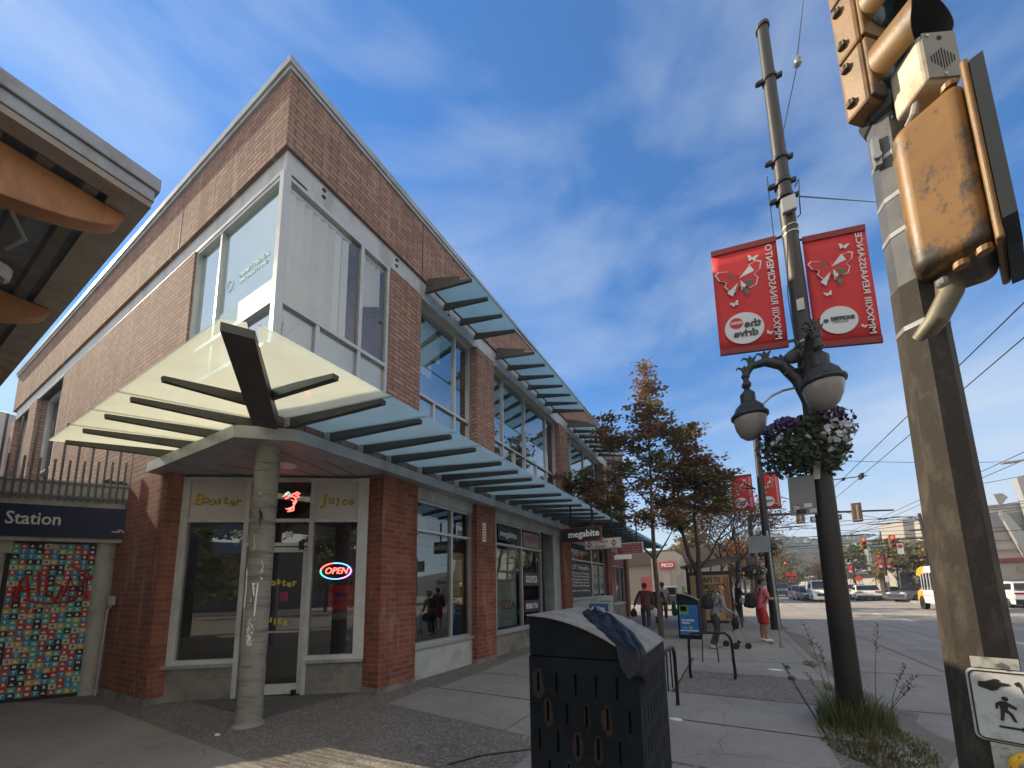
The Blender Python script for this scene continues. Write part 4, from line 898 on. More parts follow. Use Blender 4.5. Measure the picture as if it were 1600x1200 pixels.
# ---- near traffic signal pole (octagonal)
NX, NY = 1.08, 2.82
np_ = thing('signal_pole', (NX,NY,0), 'near weathered octagonal concrete pole holding yellow traffic signals at the right edge', 'signal pole')
mb = MB()
def octo(z, r_): return [(NX+r_*math.cos(R(22.5+45*k+9)), NY+r_*math.sin(R(22.5+45*k+9)), z) for k in range(8)]
zs = [0,.5,1.2,2.0,2.9,3.3]; vs = []; fs = []
for i,z in enumerate(zs): vs += octo(z, .142-.011*z)
for i in range(len(zs)-1):
    for k in range(8): fs.append((i*8+k,i*8+(k+1)%8,(i+1)*8+(k+1)%8,(i+1)*8+k))
fs.append(tuple((len(zs)-1)*8+k for k in range(8))); mb.add(vs, fs); mb.build('concrete_shaft', m_polec, np_)
mb = MB(); vs = octo(3.3,.104)+octo(4.42,.096); mb.add(vs,[(k,(k+1)%8,8+(k+1)%8,8+k) for k in range(8)]+[tuple(8+k for k in range(8))]); mb.build('steel_shaft', M('dark_grey_shaft', (.10,.105,.11), .5, .4, .25, dirt=(.2,.18,.15), damt=.4, streak=.3), np_)
for z in (3.02,3.62,3.86,4.14):
    mb = MB(); r_ = .118-.011*(z-2.5); mb.add(octo(z,r_)+octo(z+.028,r_),[(k,(k+1)%8,8+(k+1)%8,8+k) for k in range(8)]+[tuple(range(8)),tuple(8+k for k in range(8))]); mb.build('steel_strap', m_galv, np_)
mb = MB(); mb.box(NX-.11,NX-.08,NY-.09,NY-.05,4.1,4.3); mb.lathe([(.02,0),(.02,.02)],(NX-.10,NY-.09,4.15),8,0,(0,-1,0)); mb.build('bracket', m_galv, np_)
mb = MB(); mb.lathe([(.10,0),(.105,.05),(.13,.08),(.145,.14),(.145,.16)],(NX+.02,NY,4.36),8,0,None,R(31)); mb.build('collar', M('black_cast_collar', (.03,.032,.035), .5, .3), np_)
m_sy = M('signal_yellow', (.21,.105,.022), .5, 0, .2, 3, .2, 60, dirt=(.04,.033,.028), damt=.93, dscale=4.5, streak=.5, dlo=.50, dhi=.56, zd=(-.1,.16,.11))
m_sy2 = M('signal_yellow_clean', (.21,.11,.028), .45, 0, .15, 3, .2, 60, dirt=(.05,.035,.025), damt=.55, dscale=5, streak=.5)
ff = Vector((.643,-.766,0)).normalized(); fr_ = Vector((-ff.y, ff.x, 0))       # lens direction, sideways
th = thing('traffic_signal', (NX,NY,4.56), 'yellow traffic signal head with black visors on top of the near pole', 'traffic signal')
def TF(o, e1, e2, e3): 
    m = Matrix((e1,e2,e3)).transposed().to_4x4(); m.translation = o; return m
TH = TF(Vector((1.035,2.78,4.47)), fr_, ff, Z3)
for k in range(3):
    z = k*.44
    mb = MB(); mb.T = TH; mb.box(-.15,.15,-.08,.06,z+.008,z+.435); s_ = mb.build('signal_section', m_sy2, th, bevel=.02)
    mb = MB(); mb.T = TH; mb.box(-.145,.145,.062,.085,z+.018,z+.425); mb.build('door', m_sy, s_, bevel=.01)
    mb = MB(); mb.T = TH
    for zz in (.08,.34): mb.box(-.175,-.15,-.05,-.01,z+zz,z+zz+.03); mb.lathe([(.010,0),(.010,.04)],(-.172,-.03,z+zz-.005),8)
    mb.build('hinge', M('rusty_bolt', (.09,.07,.055), .7, .3, .4, 20), s_)
    mb = MB(); mb.T = TH; n_ = 28; rad = .155; Ls = .22
    ring0 = []; ring1 = []; ring0i = []; ring1i = []
    for i in range(n_+1):
        a = R(-55 + 290*i/n_); ca, sa = math.cos(a), math.sin(a)
        cut = Ls*(1 if sa > 0 else 1+.25*sa)
        ring0.append((rad*ca,.085,z+.235+rad*sa)); ring1.append((rad*1.02*ca,.085+cut,z+.225+rad*1.02*sa))
        ring0i.append(((rad-.006)*ca,.085,z+.235+(rad-.006)*sa)); ring1i.append(((rad*1.02-.006)*ca,.085+cut,z+.225+(rad*1.02-.006)*sa))
    V_ = ring0+ring1; q = n_+1
    mb.add(V_, [(i,i+1,q+i+1,q+i) for i in range(n_)], 0)
    V_ = ring0i+ring1i; mb.add(V_, [(i,i+1,q+i+1,q+i) for i in range(n_)], 1)
    mb.add(ring1+ring1i, [(i,i+1,q+i+1,q+i) for i in range(n_)], 1)
    mb.build('visor', [m_sy2, M('visor_black', (.008,.009,.011), .6)], s_, fix=False, smooth=True)
    mb = MB(); mb.T = TH @ Matrix.Translation((0,.088,z+.235)) @ Matrix.Rotation(R(-90),4,'X'); mb.lathe([(.14,0),(.11,.02),(.06,.035),(0,.04)],(0,0,0),24); mb.build('lens', M('dark_green_lens', (.006,.03,.028), .2), s_, smooth=True)
# audible crossing speaker
spk = thing('crossing_speaker', (1.17,2.56,4.42), 'small off white crossing speaker box with slotted face under the signal visor', 'speaker')
sf = Vector((.42,-.90,0)).normalized(); sr = Vector((-sf.y,sf.x,0))
TSP = TF(Vector((1.235,2.56,4.44)), sr, sf, Z3)
m_spk = M('speaker_cream', (.50,.46,.34), .55, 0, .12, 4, dirt=(.38,.16,.06), damt=.55, dscale=8)
mb = MB(); mb.T = TSP; mb.box(-.10,.10,-.19,.0,-.16,.16); mb.build('case', m_spk, spk, bevel=.028, segs=4)
mb = MB(); mb.T = TSP; mb.box(-.088,.088,.0,.006,-.148,.148); fc = mb.build('face', M('speaker_face', (.20,.19,.165), .6, 0, .1, 5, dirt=(.1,.09,.08), damt=.5), spk, bevel=.004)
mb = MB(); mb.T = TSP
for i in range(-4,5): hh = .068-.012*abs(i); mb.box(i*.0145-.003,i*.0145+.003,.006,.0075,-.03-hh,-.03+hh)
mb.lathe([(.0,.0),(.013,0),(.013,.003),(0,.003)],(0,.006,.105),10,0,(0,1,0)); mb.build('slot', M('slot_black', (.01,.01,.01), .8), fc)
mb = MB(); mb.T = TSP
for x,z in ((-.06,.125),(.0,-.13)): mb.lathe([(.009,0),(.009,.004),(0,.005)],(x,.006,z),8,0,(0,1,0))
mb.build('screw', m_galv, fc)
mb = MB(); mb.tube([(1.14,2.62,4.3),(1.12,2.63,4.22),(1.10,2.66,4.2)],[.018,.02,.015],8); mb.build('plug', M('plug_grey', (.25,.24,.22), .6), spk)
# pedestrian signal seen from its rear side
pdn = thing('pedestrian_signal', (1.15,2.5,3.3), 'large yellow pedestrian signal housing seen from behind, stained black, on the near pole', 'pedestrian signal')
g_ = Vector((.90,-.435,0)).normalized(); gs = Vector((-g_.y,g_.x,0))
TP = TF(Vector((.985,2.585,3.20)), g_, gs, Z3)
import bmesh as _bm
def rounded(T, x0,x1,y0,y1,z0,z1,r, taper, segs, name, mat, par):
    mb = MB(); mb.add([(x0,y0+taper,z0+taper),(x1,y0,z0),(x1,y1,z0),(x0,y1-taper,z0+taper),(x0,y0+taper,z1-taper),(x1,y0,z1),(x1,y1,z1),(x0,y1-taper,z1-taper)],[(0,3,2,1),(4,5,6,7),(0,1,5,4),(1,2,6,5),(2,3,7,6),(3,0,4,7)])
    mb.T = None; vs = [T @ Vector(v) for v in mb.v]; mb.v = [tuple(v) for v in vs]
    return mb.build(name, mat, par, bevel=r, segs=segs, smooth=True)
rounded(TP, 0,.285,0,.46,.03,.98,.06,.03,6,'housing', m_sy, pdn)
mb = MB(); mb.T = TP; mb.box(.285,.315,-.015,.475,-.0,1.03); mb.build('rim', m_sy2, pdn, bevel=.012)
mb = MB(); mb.T = TP; mb.prism([(-.03,.08),(.05,-.03),(.43,-.03),(.49,.05),(.49,.98),(.43,1.04),(.05,1.04),(-.03,.98)],(.316,0,0),(0,1,0),(0,0,1),(.045,0,0)); mb.build('visor_frame', M('visor_dark_blue', (.009,.012,.015), .5, .2), pdn)
mb = MB(); mb.T = TP
for x,z in ((.24,1.0),(.25,.02),(.17,-.0)): mb.lathe([(.03,0),(.03,.03),(.02,.035)],(x,.06,z-.015),10)
mb.each('lug', m_sy2, pdn)
mb = MB(); q = TP @ Vector((.12,.20,.04)); mb.tube([(NX-.03,NY-.06,2.95),(NX+.01,NY-.13,3.0),(q.x-.02,q.y-.02,3.13),(q.x,q.y,3.26)],[.05,.052,.055,.06],14); mb.build('pipe_arm', M('olive_pipe', (.16,.14,.10), .5, .3, .25, dirt=(.05,.04,.03), damt=.5), pdn, smooth=True)
mb = MB(); mb.ball((q.x-.05,q.y-.05,3.19),.03,0,10,6); mb.build('bolt', m_galv, pdn)
# push button sign
pbs = thing('push_button_sign', (1.1,2.7,1.0), 'scratched white push button sign with walking figure and arrow on the near pole', 'sign')
bf = Vector((-.36,-.93,0)).normalized(); br = Vector((.93,-.36,0)).normalized()
TB = TF(Vector((1.070,2.672,1.010)), br, -bf, Z3)
m_sgn = M('scratched_sign_white', (.46,.47,.47), .5, 0, .1, 6, .1, 80, dirt=(.2,.19,.18), damt=.5, dscale=11); m_sk = M('sign_black', (.012,.012,.013), .6)
mb = MB(); mb.T = TB; mb.box(-.088,.125,.0,.006,-.165,.15); pl = mb.build('plate', m_sgn, pbs, bevel=.0)
def rrect(w0,w1,z0,z1,r,n=6):
    p = []
    for cx_,cz_,a0 in ((w1-r,z1-r,0),(w0+r,z1-r,90),(w0+r,z0+r,180),(w1-r,z0+r,270)):
        for i in range(n+1): a = R(a0+90*i/n); p.append((cx_+r*math.cos(a),cz_+r*math.sin(a)))
    return p
mb = MB(); mb.T = TB; oo = rrect(-.098,.135,-.175,.16,.03); mb.prism(oo,(0,.007,0),(1,0,0),(0,0,1),(0,.004,0)); mb.build('backing', m_sgn, pbs)
mb = MB(); mb.T = TB; a_ = rrect(-.090,.127,-.167,.152,.026); b_ = rrect(-.084,.121,-.161,.146,.022); n_ = len(a_)
mb.add([(x,-.002,z) for x,z in a_]+[(x,-.002,z) for x,z in b_],[(i,(i+1)%n_,n_+(i+1)%n_,n_+i) for i in range(n_)]); mb.build('border', m_sk, pl, fix=False)
mb = MB(); mb.T = TB
def poly(ps, y=-.0025): mb.add([(x,y,z) for x,z in ps],[tuple(range(len(ps)))])
poly([(-.062,.10),(-.062,.075),(-.04,.068),(-.022,.06),(-.006,.066),(.008,.085),(.034,.092),(.036,.100),(.005,.104),(.006,.115),(-.006,.118),(-.02,.112),(-.04,.102)])
poly([(.048,.105),(.064,.115),(.067,.108),(.078,.05),(.074,.05),(.063,.095),(.056,.09)])
poly([(.013+.011*math.cos(2*math.pi*i/14),.030+.011*math.sin(2*math.pi*i/14)) for i in range(14)])
poly([(-.018,.006),(-.002,.018),(.016,.018),(.045,-.004),(.043,-.014),(.038,-.014),(.020,-.004),(.016,-.018),(.030,-.035),(.040,-.070),(.029,-.070),(.020,-.042),(.006,-.030),(.0,-.072),(-.011,-.072),(-.006,-.028),(-.006,-.005),(-.010,-.002),(-.012,-.020),(-.020,-.020)])
poly([(-.018,-.094),(.050,-.094),(.050,-.088),(.072,-.099),(.050,-.110),(.050,-.104),(-.018,-.104)])
mb.build('pictogram', m_sk, pl, fix=False)
mb = MB(); mb.T = TB; mb.box(-.075,.075,.003,.012,.165,.215); mb.box(-.055,.13,.003,.012,-.34,-.18); mb.each('strap_plate', M('galv_bright', (.42,.42,.39), .5, .3, .2, 8, dirt=(.1,.1,.09), damt=.7, dscale=14), pbs)
mb = MB(); mb.T = TB; mb.lathe([(.014,0),(.014,.008),(.0,.012)],(.01,.0,.19),10,0,(0,-1,0)); mb.build('bolt', m_galv, pbs)
pb = thing('push_button', (1.15,2.62,.74), 'round yellow push button with steel centre under the white sign', 'push button')
mb = MB(); mb.T = TB; mb.lathe([(.068,0),(.068,.02),(.058,.032),(.042,.036)],(.055,.002,-.268),28,0,(0,-1,0)); mb.build('housing', M('button_yellow', (.70,.36,.02), .45, 0, .1), pb, smooth=True)
mb = MB(); mb.T = TB; mb.lathe([(.042,.03),(.038,.046),(.028,.05),(0,.05)],(.055,.002,-.268),28,0,(0,-1,0)); mb.build('button', M('steel_button', (.5,.5,.5), .3, .8, .1), pb, smooth=True)
mb = MB(); mb.T = TB
for k in range(6): a = k*math.pi/3; mb.lathe([(.007,0),(.007,.004)],(.055+.055*math.cos(a),-.026,-.268+.055*math.sin(a)),8,0,(0,-1,0))
mb.build('screw', M('rusty_bolt', (.09,.07,.055)), pb)
# ---- litter bins
def litter_bin(x0, x1, y0, y1, zb, zt, label, slots=True, rz=0, poster=False):
    t = thing('litter_bin', ((x0+x1)/2,(y0+y1)/2,0), label, 'litter bin', 'black litter bins with curved lids')
    m_b = M('black_bin_steel', (.0035,.007,.0105), .5, .0, .35, 3, .15, 60, dirt=(.012,.012,.012), damt=.5, dscale=5, spec=.25)
    w_ = x1-x0
    fr = MB()
    if slots:
        # front and right faces built as real grids of slots
        def grid(face):
            rows = 7 if face == 'f' else 7; n = 5 if face == 'f' else 9
            L_ = w_ if face == 'f' else (y1-y0)
            P = (lambda s, z, d: (x0+s, y0+d, z)) if face == 'f' else (lambda s, z, d: (x1-d, y0+s, z))
            zz = [.06]; hs = (zb-.12)/rows
            for r_ in range(rows):
                zc0 = .06+r_*hs; off = (.5 if r_ % 2 else 0)*L_/(n+.5)
                xs_ = [off+L_*(.35+i)/(n+.5)+.01 for i in range(n)]
                sw = .016 if face == 'f' else .012; sh = hs*.70
                # band strip above and below slots
                for (a,b) in ((zc0,zc0+(hs-sh)/2),(zc0+(hs+sh)/2,zc0+hs)): fr.quad(P(0,a,0),P(L_,a,0),P(L_,b,0),P(0,b,0))
                prev = 0
                za, zb_ = zc0+(hs-sh)/2, zc0+(hs+sh)/2
                for xx in xs_+[None]:
                    e = L_ if xx is None else xx
                    fr.quad(P(prev,za,0),P(e,za,0),P(e,zb_,0),P(prev,zb_,0))
                    if xx is not None:
                        for s_ in (xx,xx+sw): fr.quad(P(s_,za,0),P(s_,za,.02),P(s_,zb_,.02),P(s_,zb_,0))
                        prev = xx+sw
            fr.quad(P(0,0,0),P(L_,0,0),P(L_,.06,0),P(0,.06,0)); fr.quad(P(0,zb-.06,0),P(L_,zb-.06,0),P(L_,zb,0),P(0,zb,0))
        grid('f'); grid('r'); fr.quad((x0,y0,0),(x0,y1,0),(x0,y1,zb),(x0,y0,zb)); fr.quad((x0,y1,0),(x1,y1,0),(x1,y1,zb),(x0,y1,zb))
        body = fr.build('body', m_b, t, fix=False)
        mb = MB(); mb.box(x0+.03,x1-.03,y0+.03,y1-.03,.02,zb-.02); mb.build('liner', M('bin_liner', (.006,.006,.007), .8), t)
        rs = MB(); rr = random.Random(2)
    else:
        mb = MB(); mb.box(x0,x1,y0,y1,0,zb); body = mb.build('body', m_b, t, bevel=.01)
    n = 12; top = []; k = zt-zb
    for i in range(n+1):
        s = i/n; top.append((w_*s, k*(1-(s**2.0)*.97)))
    lid = MB()
    lid.prism([(0,0)]+[(a,b) for a,b in top]+[(w_,0)], (x0,y0+.012,zb+.004), (1,0,0), (0,0,1), (0,y1-y0-.024,0))
    lid.build('hood_side', m_b, t)
    sh = MB(); a = [(x0+p[0],y0-.02,zb+.006+p[1]) for p in top]; b = [(x0+p[0],y1+.02,zb+.006+p[1]) for p in top]
    for th_ in (.0,.008):
        pass
    N = len(a); A = a+b; A2 = [(x,y,z+.009) for x,y,z in A]
    sh.add(A+A2, [(i,i+1,N+i+1,N+i) for i in range(N-1)]+[(2*N+i,3*N+i,3*N+i+1,2*N+i+1) for i in range(N-1)]+[(i,2*N+i,2*N+i+1,i+1) for i in range(N-1)]+[(N+i,N+i+1,3*N+i+1,3*N+i) for i in range(N-1)]+[(0,N,3*N,2*N),(N-1,2*N-1+2*N,3*N-1,N-1) if 0 else (N-1,3*N-1,4*N-1,2*N-1)])
    sh.build('lid', M('worn_grey_lid', (.30,.28,.24), .5, .3, .2, 4, .2, 50, dirt=(.07,.065,.06), damt=.5, dscale=9, streak=1), t)
    if rz: t.rotation_euler = (0,0,rz)
    return t, body
bin1, body1 = litter_bin(-1.10,-.465,2.0,2.80,1.215,1.44,'large black steel litter bin with slotted sides and curved lid in the foreground')
# rust blooms round the slots
rs = MB(); rr = random.Random(4)
hs_ = (1.215-.12)/7
for (r_,k_,s_) in ((6,0,1.5),(5,0,1.2),(5,2,.6),(5,3,1.1),(4,2,1.0),(4,3,.9),(3,1,.9)):
    x = -1.10+(.5 if r_%2 else 0)*.635/5.5+.635*(.35+k_)/5.5+.01+.008; z = .06+hs_*(r_+.5)-.006*s_
    n_ = 20; ps = [(x+(.004+.022*s_*(.5+.9*rr.random()))*math.cos(2*math.pi*i/n_), z+(.056+.018*s_*(1+.4*rr.random()))*math.sin(2*math.pi*i/n_)) for i in range(n_)]
    z2 = .06+hs_*(r_+.5)
    qs = [(x+max(-.0085,min(.0085,.012*math.cos(2*math.pi*i/n_))), z2+max(-.0545,min(.0545,.075*math.sin(2*math.pi*i/n_)))) for i in range(n_)]
    rs.add([(a,1.9985,b) for a,b in ps]+[(a,1.9985,b) for a,b in qs],[(i,(i+1)%n_,n_+(i+1)%n_,n_+i) for i in range(n_)])
rs.each('rust_patch', M('rust_brown', (.022,.014,.010), .9, 0, .4, 14), body1, fix=False)
# black bag thrown over the lid
from mathutils import noise as mnoise
bag = MB(); nu, nv = 60, 30
def lidz(x): s_ = max(0,min(1,(x+1.10)/.635)); return 1.229+.225*(1-(s_**2)*.97)
def bagp(u, v, top):
    # soft sheet lying from the crown of the lid down over its lower edge
    c = Vector((-.84,2.50,0)).lerp(Vector((-.42,1.97,0)), u); d = Vector((.60,.80,0)); w_ = (.12+.06*math.sin(min(1,u*1.7)*2.2))*(1-.35*u)
    p = c + d*(v-.5)*2*w_*(1+.25*mnoise.noise(Vector((u*6,v*2,1))))
    z = lidz(p.x); over = max(0, p.x+.468); z -= over*1.5 + max(0, 1.985-p.y)*1.0; p.x = min(p.x, -.450+.02*mnoise.noise(Vector((u*5,v*5,3))))
    edge = 1-abs(v-.5)*2
    h = .008+.045*edge**.6*(.3+.8*abs(math.sin(v*9+u*5+2*mnoise.noise(Vector((u*5,v*3,0)))))**1.5+.5*abs(mnoise.noise(Vector((u*15,v*8,5)))))*(1-.3*u)
    return Vector((p.x,p.y,z+(h if top else .002)))
vs = [bagp(i/nu,j/nv,True) for i in range(nu+1) for j in range(nv+1)]+[bagp(i/nu,j/nv,False) for i in range(nu+1) for j in range(nv+1)]
K = (nu+1)*(nv+1); fs = []
for i in range(nu):
    for j in range(nv):
        a = i*(nv+1)+j; fs += [(a,a+1,a+nv+2,a+nv+1),(K+a,K+a+nv+1,K+a+nv+2,K+a+1)]
for i in range(nu): a = i*(nv+1); b = a+nv; fs += [(a,a+nv+1,K+a+nv+1,K+a),(b,K+b,K+b+nv+1,b+nv+1)]
for j in range(nv): a = j; b = nu*(nv+1)+j; fs += [(a,K+a,K+a+1,a+1),(b,b+1,K+b+1,K+b)]
bag.add(vs, fs); bo = bag.build('plastic_bag', M('black_plastic_film', (.0035,.005,.007), .42, 0, .3, 6, .3, 25, spec=.22), smooth=True)
ss = bo.modifiers.new('sub','SUBSURF'); ss.levels = 1; ss.render_levels = 1
tag(bo, 'crumpled black plastic bag draped over the lid of the foreground bin', 'plastic bag')
bin2, body2 = litter_bin(-1.62,-1.0,12.55,13.2,1.14,1.36,'black litter bin with a blue and green volunteer poster, beyond the bike rack', slots=False)
bin2.scale = (1,1,1)
po = MB(); po.box(-1.56,-1.03,12.535,12.545,.12,1.02); po_ = po.build('poster', M('poster_blue', (.02,.13,.42), .5, 0, .1), bin2)
for x0_,x1_,z0_,z1_,c_,nm in ((-1.56,-1.28,.74,1.02,(.10,.30,.10),'green'),(-1.53,-1.34,.84,.99,(.03,.10,.05),'dark_green'),(-1.2,-1.07,.80,.97,(.6,.62,.62),'white'),(-1.56,-1.03,.24,.27,(.6,.65,.7),'white'),(-1.50,-1.36,.30,.38,(.15,.35,.5),'pale'),(-1.32,-1.2,.30,.38,(.25,.4,.1),'lime')):
    if nm == 'white' and x1_-x0_ < .2: continue
    q = MB(); q.box(x0_,x1_,12.530,12.535,z0_,z1_); q.build('poster_panel', M('poster_'+nm, c_, .5), po_)
text('VOLUNTEER', .075, (-1.33,12.528,.56), (1,0,0), (0,0,1), paint_white, po_, bold=.003, width=.38); text('TODAY!', .075, (-1.39,12.528,.48), (1,0,0), (0,0,1), paint_white, po_, bold=.003, width=.24)
text('CLEAN STREETS', .04, (-1.435,12.528,.93), (1,0,0), (0,0,1), m_drk, po_, width=.16) if 0 else None
# ---- bike racks
def rack(x0, y0, x1, y1, label, h=.78):
    t = thing('bike_rack', ((x0+x1)/2,(y0+y1)/2,0), label, 'bike rack', 'black tube bike racks')
    u = Vector((x1-x0,y1-y0,0)); P = lambda s,z,o=0: Vector((x0,y0,0))+u*s+Vector((-u.y,u.x,0)).normalized()*o+Vector((0,0,z))
    mb = MB(); mb.tube([P(.02,0),P(.0,.1),P(.015,.35),P(.02,h-.16),P(.05,h-.06),P(.14,h),P(.5,h+.005),P(.84,h),P(.94,h-.06),P(.98,h-.16),P(.985,.35),P(1,.1),P(.98,0)], .024, 12); mb.build('hoop', M('glossy_black_tube', (.01,.012,.012), .3, .3, .2), t, smooth=True)
    mb = MB(); mb.lathe([(.05,0),(.05,.012)],P(.02,0),14); mb.lathe([(.05,0),(.05,.012)],P(.98,0),14); mb.build('foot_plate', m_galv, t)
    mb = MB(); mb.tube([P(.33,h-.01),P(.33,h-.2),P(.31,h-.42),P(.31,h-.5)],.010,8); mb.tube([P(.64,h-.01),P(.64,h-.2),P(.66,h-.42),P(.66,h-.5)],.010,8); mb.build('lock_bar', M('glossy_black_tube', (.01,.012,.012)), t)
    return t
rack(-.80,7.28,-.10,7.46,'black tube bike rack standing on the pavement beyond the foreground bin')
rack(-.86,4.98,-.80,5.62,'black bike rack mostly hidden behind the foreground bin')
# ---- bus shelter
sh = thing('bus_shelter', (-.75,15.4,0), 'dark bus shelter with a tan advertising panel and curved roof', 'bus shelter')
m_shd = M('shelter_dark_frame', (.02,.024,.03), .4, .3, .2)
mb = MB(); mb.box(-1.5,-.06,15.3,15.5,.25,2.12); mb.box(-1.48,-1.4,15.3,15.5,0,.25); mb.box(-.16,-.08,15.3,15.5,0,.25); mb.build('panel_case', m_shd, sh, bevel=.02)
mb = MB(); mb.box(-1.44,-.14,15.285,15.3,.35,1.98); ad = mb.build('advert', M('tan_advert', (.36,.25,.12), .4, 0, .15, 1.2, dirt=(.28,.16,.07), damt=.6, dscale=1.2), sh)
for i,s_ in enumerate(("HERE'S TO","A SMOOTH","RIDE.")):
    text(s_, .235, (-1.16,15.28,1.80-.25*i), (1,0,0), (0,0,1), M('advert_ink', (.03,.028,.02), .6), ad, bold=.008, align='LEFT', width=(.74,.78,.45)[i])
mb = MB(); mb.box(-.34,-.16,15.28,15.285,.4,1.9); mb.build('advert_bottle', M('advert_amber', (.22,.10,.035), .4, 0, .4, 3), ad)
mb = MB(); 
for i in range(8):
    a0, a1 = i/8, (i+1)/8
    f = lambda s: (-1.75+1.95*s, 2.28+.34*s**.8)
    (xa,za),(xb,zb_) = f(a0),f(a1); mb.add([(xa,15.2,za),(xb,15.2,zb_),(xb,19.2,zb_),(xa,19.2,za),(xa,15.2,za+.05),(xb,15.2,zb_+.05),(xb,19.2,zb_+.05),(xa,19.2,za+.05)],[(0,1,2,3),(7,6,5,4),(0,4,5,1),(3,2,6,7)]+([(0,3,7,4)] if i == 0 else [])+([(1,5,6,2)] if i == 7 else []))
mb.build('roof', M('shelter_roof', (.07,.075,.08), .5, .1, .15), sh)
for y in (15.6,17.2,19): mb = MB(); mb.box(-1.6,-1.52,y,y+.08,0,2.32); mb.build('post', m_shd, sh)
mb = MB(); mb.box(-.9,-.85,19.0,19.08,0,2.45); mb.build('post', m_shd, sh)
mb = MB(); mb.box(-1.585,-1.575,15.7,19,.3,2.1); mb.build('back_glass', M_glass('shelter_glass', (.6,.65,.65), .1), sh)
mb = MB(); mb.box(-1.5,-1.15,16.2,18.4,.42,.47); mb.build('bench', m_shd, sh)
nt = thing('notice_post', (-1.75,14.9,0), 'narrow white notice strip with a green sticker beside the two stemmed tree', 'notice')
mb = MB(); mb.box(-1.78,-1.74,14.9,14.94,0,2.0); mb.build('post', m_galv, nt)
mb = MB(); mb.box(-1.86,-1.66,14.87,14.89,1.05,1.98); mb.build('notice', white_p, nt); mb = MB(); mb.box(-1.70,-1.60,14.86,14.868,1.15,1.6); mb.build('sticker', M('lime_sticker', (.3,.5,.05), .6), nt)
# ---- hanging signs under the canopy
def hsign(name, x0, x1, y, z0, z1, label, th_, mats):
    t = thing(name, ((x0+x1)/2,y,z0), label, 'hanging sign', 'signs hanging under the canopy')
    mb = MB(); mb.box(x0,x1,y-th_/2,y+th_/2,z0,z1); mb.build('frame', mats[0], t); mb = MB(); mb.box(x0+.025,x1-.025,y-th_/2-.006,y+th_/2+.006,z0+.025,z1-.025); f_ = mb.build('face', mats[1], t)
    for xx in (x0+.25*(x1-x0), x0+.78*(x1-x0)): mb = MB(); mb.box(xx-.018,xx+.018,y-.018,y+.018,z1,3.70); mb.build('hanger', black_metal, t)
    return t, f_
t, f_ = hsign('shop_sign', -3.76,-2.72,8.7,2.745,3.10,'black hanging sign with white lower case lettering and a red edge',.10,[M('dark_red_edge', (.12,.025,.02), .5), M('sign_face_black', (.01,.014,.018), .4)])
text('megabite', .235, (-3.16,8.637,2.93), (1,0,0), (0,0,1), paint_white, f_, bold=.004, width=.80); q = MB(); q.add([(-3.70,8.637,3.03),(-3.64,8.637,3.03),(-3.67,8.637,2.99)],[(0,1,2)]); q.build('logo', M('red_board', (.28,.05,.04)), f_, fix=False)
t, f_ = hsign('shop_sign', -3.46,-2.50,9.6,2.625,2.90,'white hanging pizza and donair sign with red diamonds, behind the black sign',.12,[trim_grey, M('sign_face_cream', (.55,.53,.48), .4, 0, .06)])
m_rs = M('sign_red_brown', (.32,.07,.045), .5)
for x in (-3.33,-2.66):
    q = MB(); q.add([(x-.085,9.53,2.76),(x,9.53,2.66),(x+.085,9.53,2.76),(x,9.53,2.86)],[(0,1,2,3)]); q.build('logo', m_rs, f_, fix=False); text('PIZZA', .05, (x,9.526,2.76), (1,0,0), (0,0,1), paint_white, f_, width=.1)
text('Pizza', .12, (-2.99,9.53,2.82), (1,0,0), (0,0,1), m_rs, f_, width=.34); text('Donair', .11, (-3.02,9.53,2.70), (1,0,0), (0,0,1), m_rs, f_, width=.3)
t, f_ = hsign('shop_sign', -3.0,-2.22,11.0,2.55,2.90,'dull red hanging sign with small pale writing, farthest of the hanging signs',.10,[trim_grey, M('sign_face_red', (.22,.035,.04), .5)])
for i in range(4): text('LIQUOR AND BEER'[i:i+11], .055, (-2.56,10.94,2.84-.075*i), (1,0,0), (0,0,1), M('pale_pink_ink', (.45,.3,.3), .6), f_, width=.55-.08*(i%2))
q = MB(); q.box(-3.05,-2.55,10.9,10.95,2.42,2.55); q.build('lower_strip', white_p, t)
# sandwich boards
def aboard(x, y, w_, h_, rz, label, m_face):
    t = thing('sandwich_board', (x,y,0), label, 'sandwich board', 'folding boards outside the clinic', 0)
    for sgn in (-1,1):
        mb = MB(); T = Matrix.Translation((x,y,0)) @ Matrix.Rotation(rz,4,'Z'); mb.T = T
        mb.add([(-w_/2,sgn*.22,0),(w_/2,sgn*.22,0),(w_/2,sgn*.02,h_),(-w_/2,sgn*.02,h_),(-w_/2,sgn*.20,0),(w_/2,sgn*.20,0),(w_/2,0,h_),(-w_/2,0,h_)],[(0,1,2,3),(7,6,5,4),(0,4,5,1),(1,5,6,2),(2,6,7,3),(3,7,4,0)]); b_ = mb.build('board', m_face, t)
    return t, Matrix.Translation((x,y,0)) @ Matrix.Rotation(rz,4,'Z')
t, T_ = aboard(-3.42,11.0,.46,1.38,0,'tall white folding board standing behind the low blue one', M('board_white', (.38,.42,.46), .6, 0, .06))
for i in range(7): text('appointments'[:12-i%3], .05, T_ @ Vector((0.02,-.055-.022*i,1.22-.12*i)), (1,0,0), (0,.15,1), m_drk, t, width=.32-.04*(i%3))
t, T_ = aboard(-3.14,9.5,.50,1.20,0,'low blue folding board in front of the white one, reading All Day', M('board_blue', (.02,.08,.22), .5, 0, .1))
text('All Day', .14, T_ @ Vector((.0,-.05,1.08)), (1,0,0), (0,.17,1), paint_white, t, width=.36); text('Medical', .14, T_ @ Vector((.0,-.08,.93)), (1,0,0), (0,.17,1), paint_white, t, width=.4)
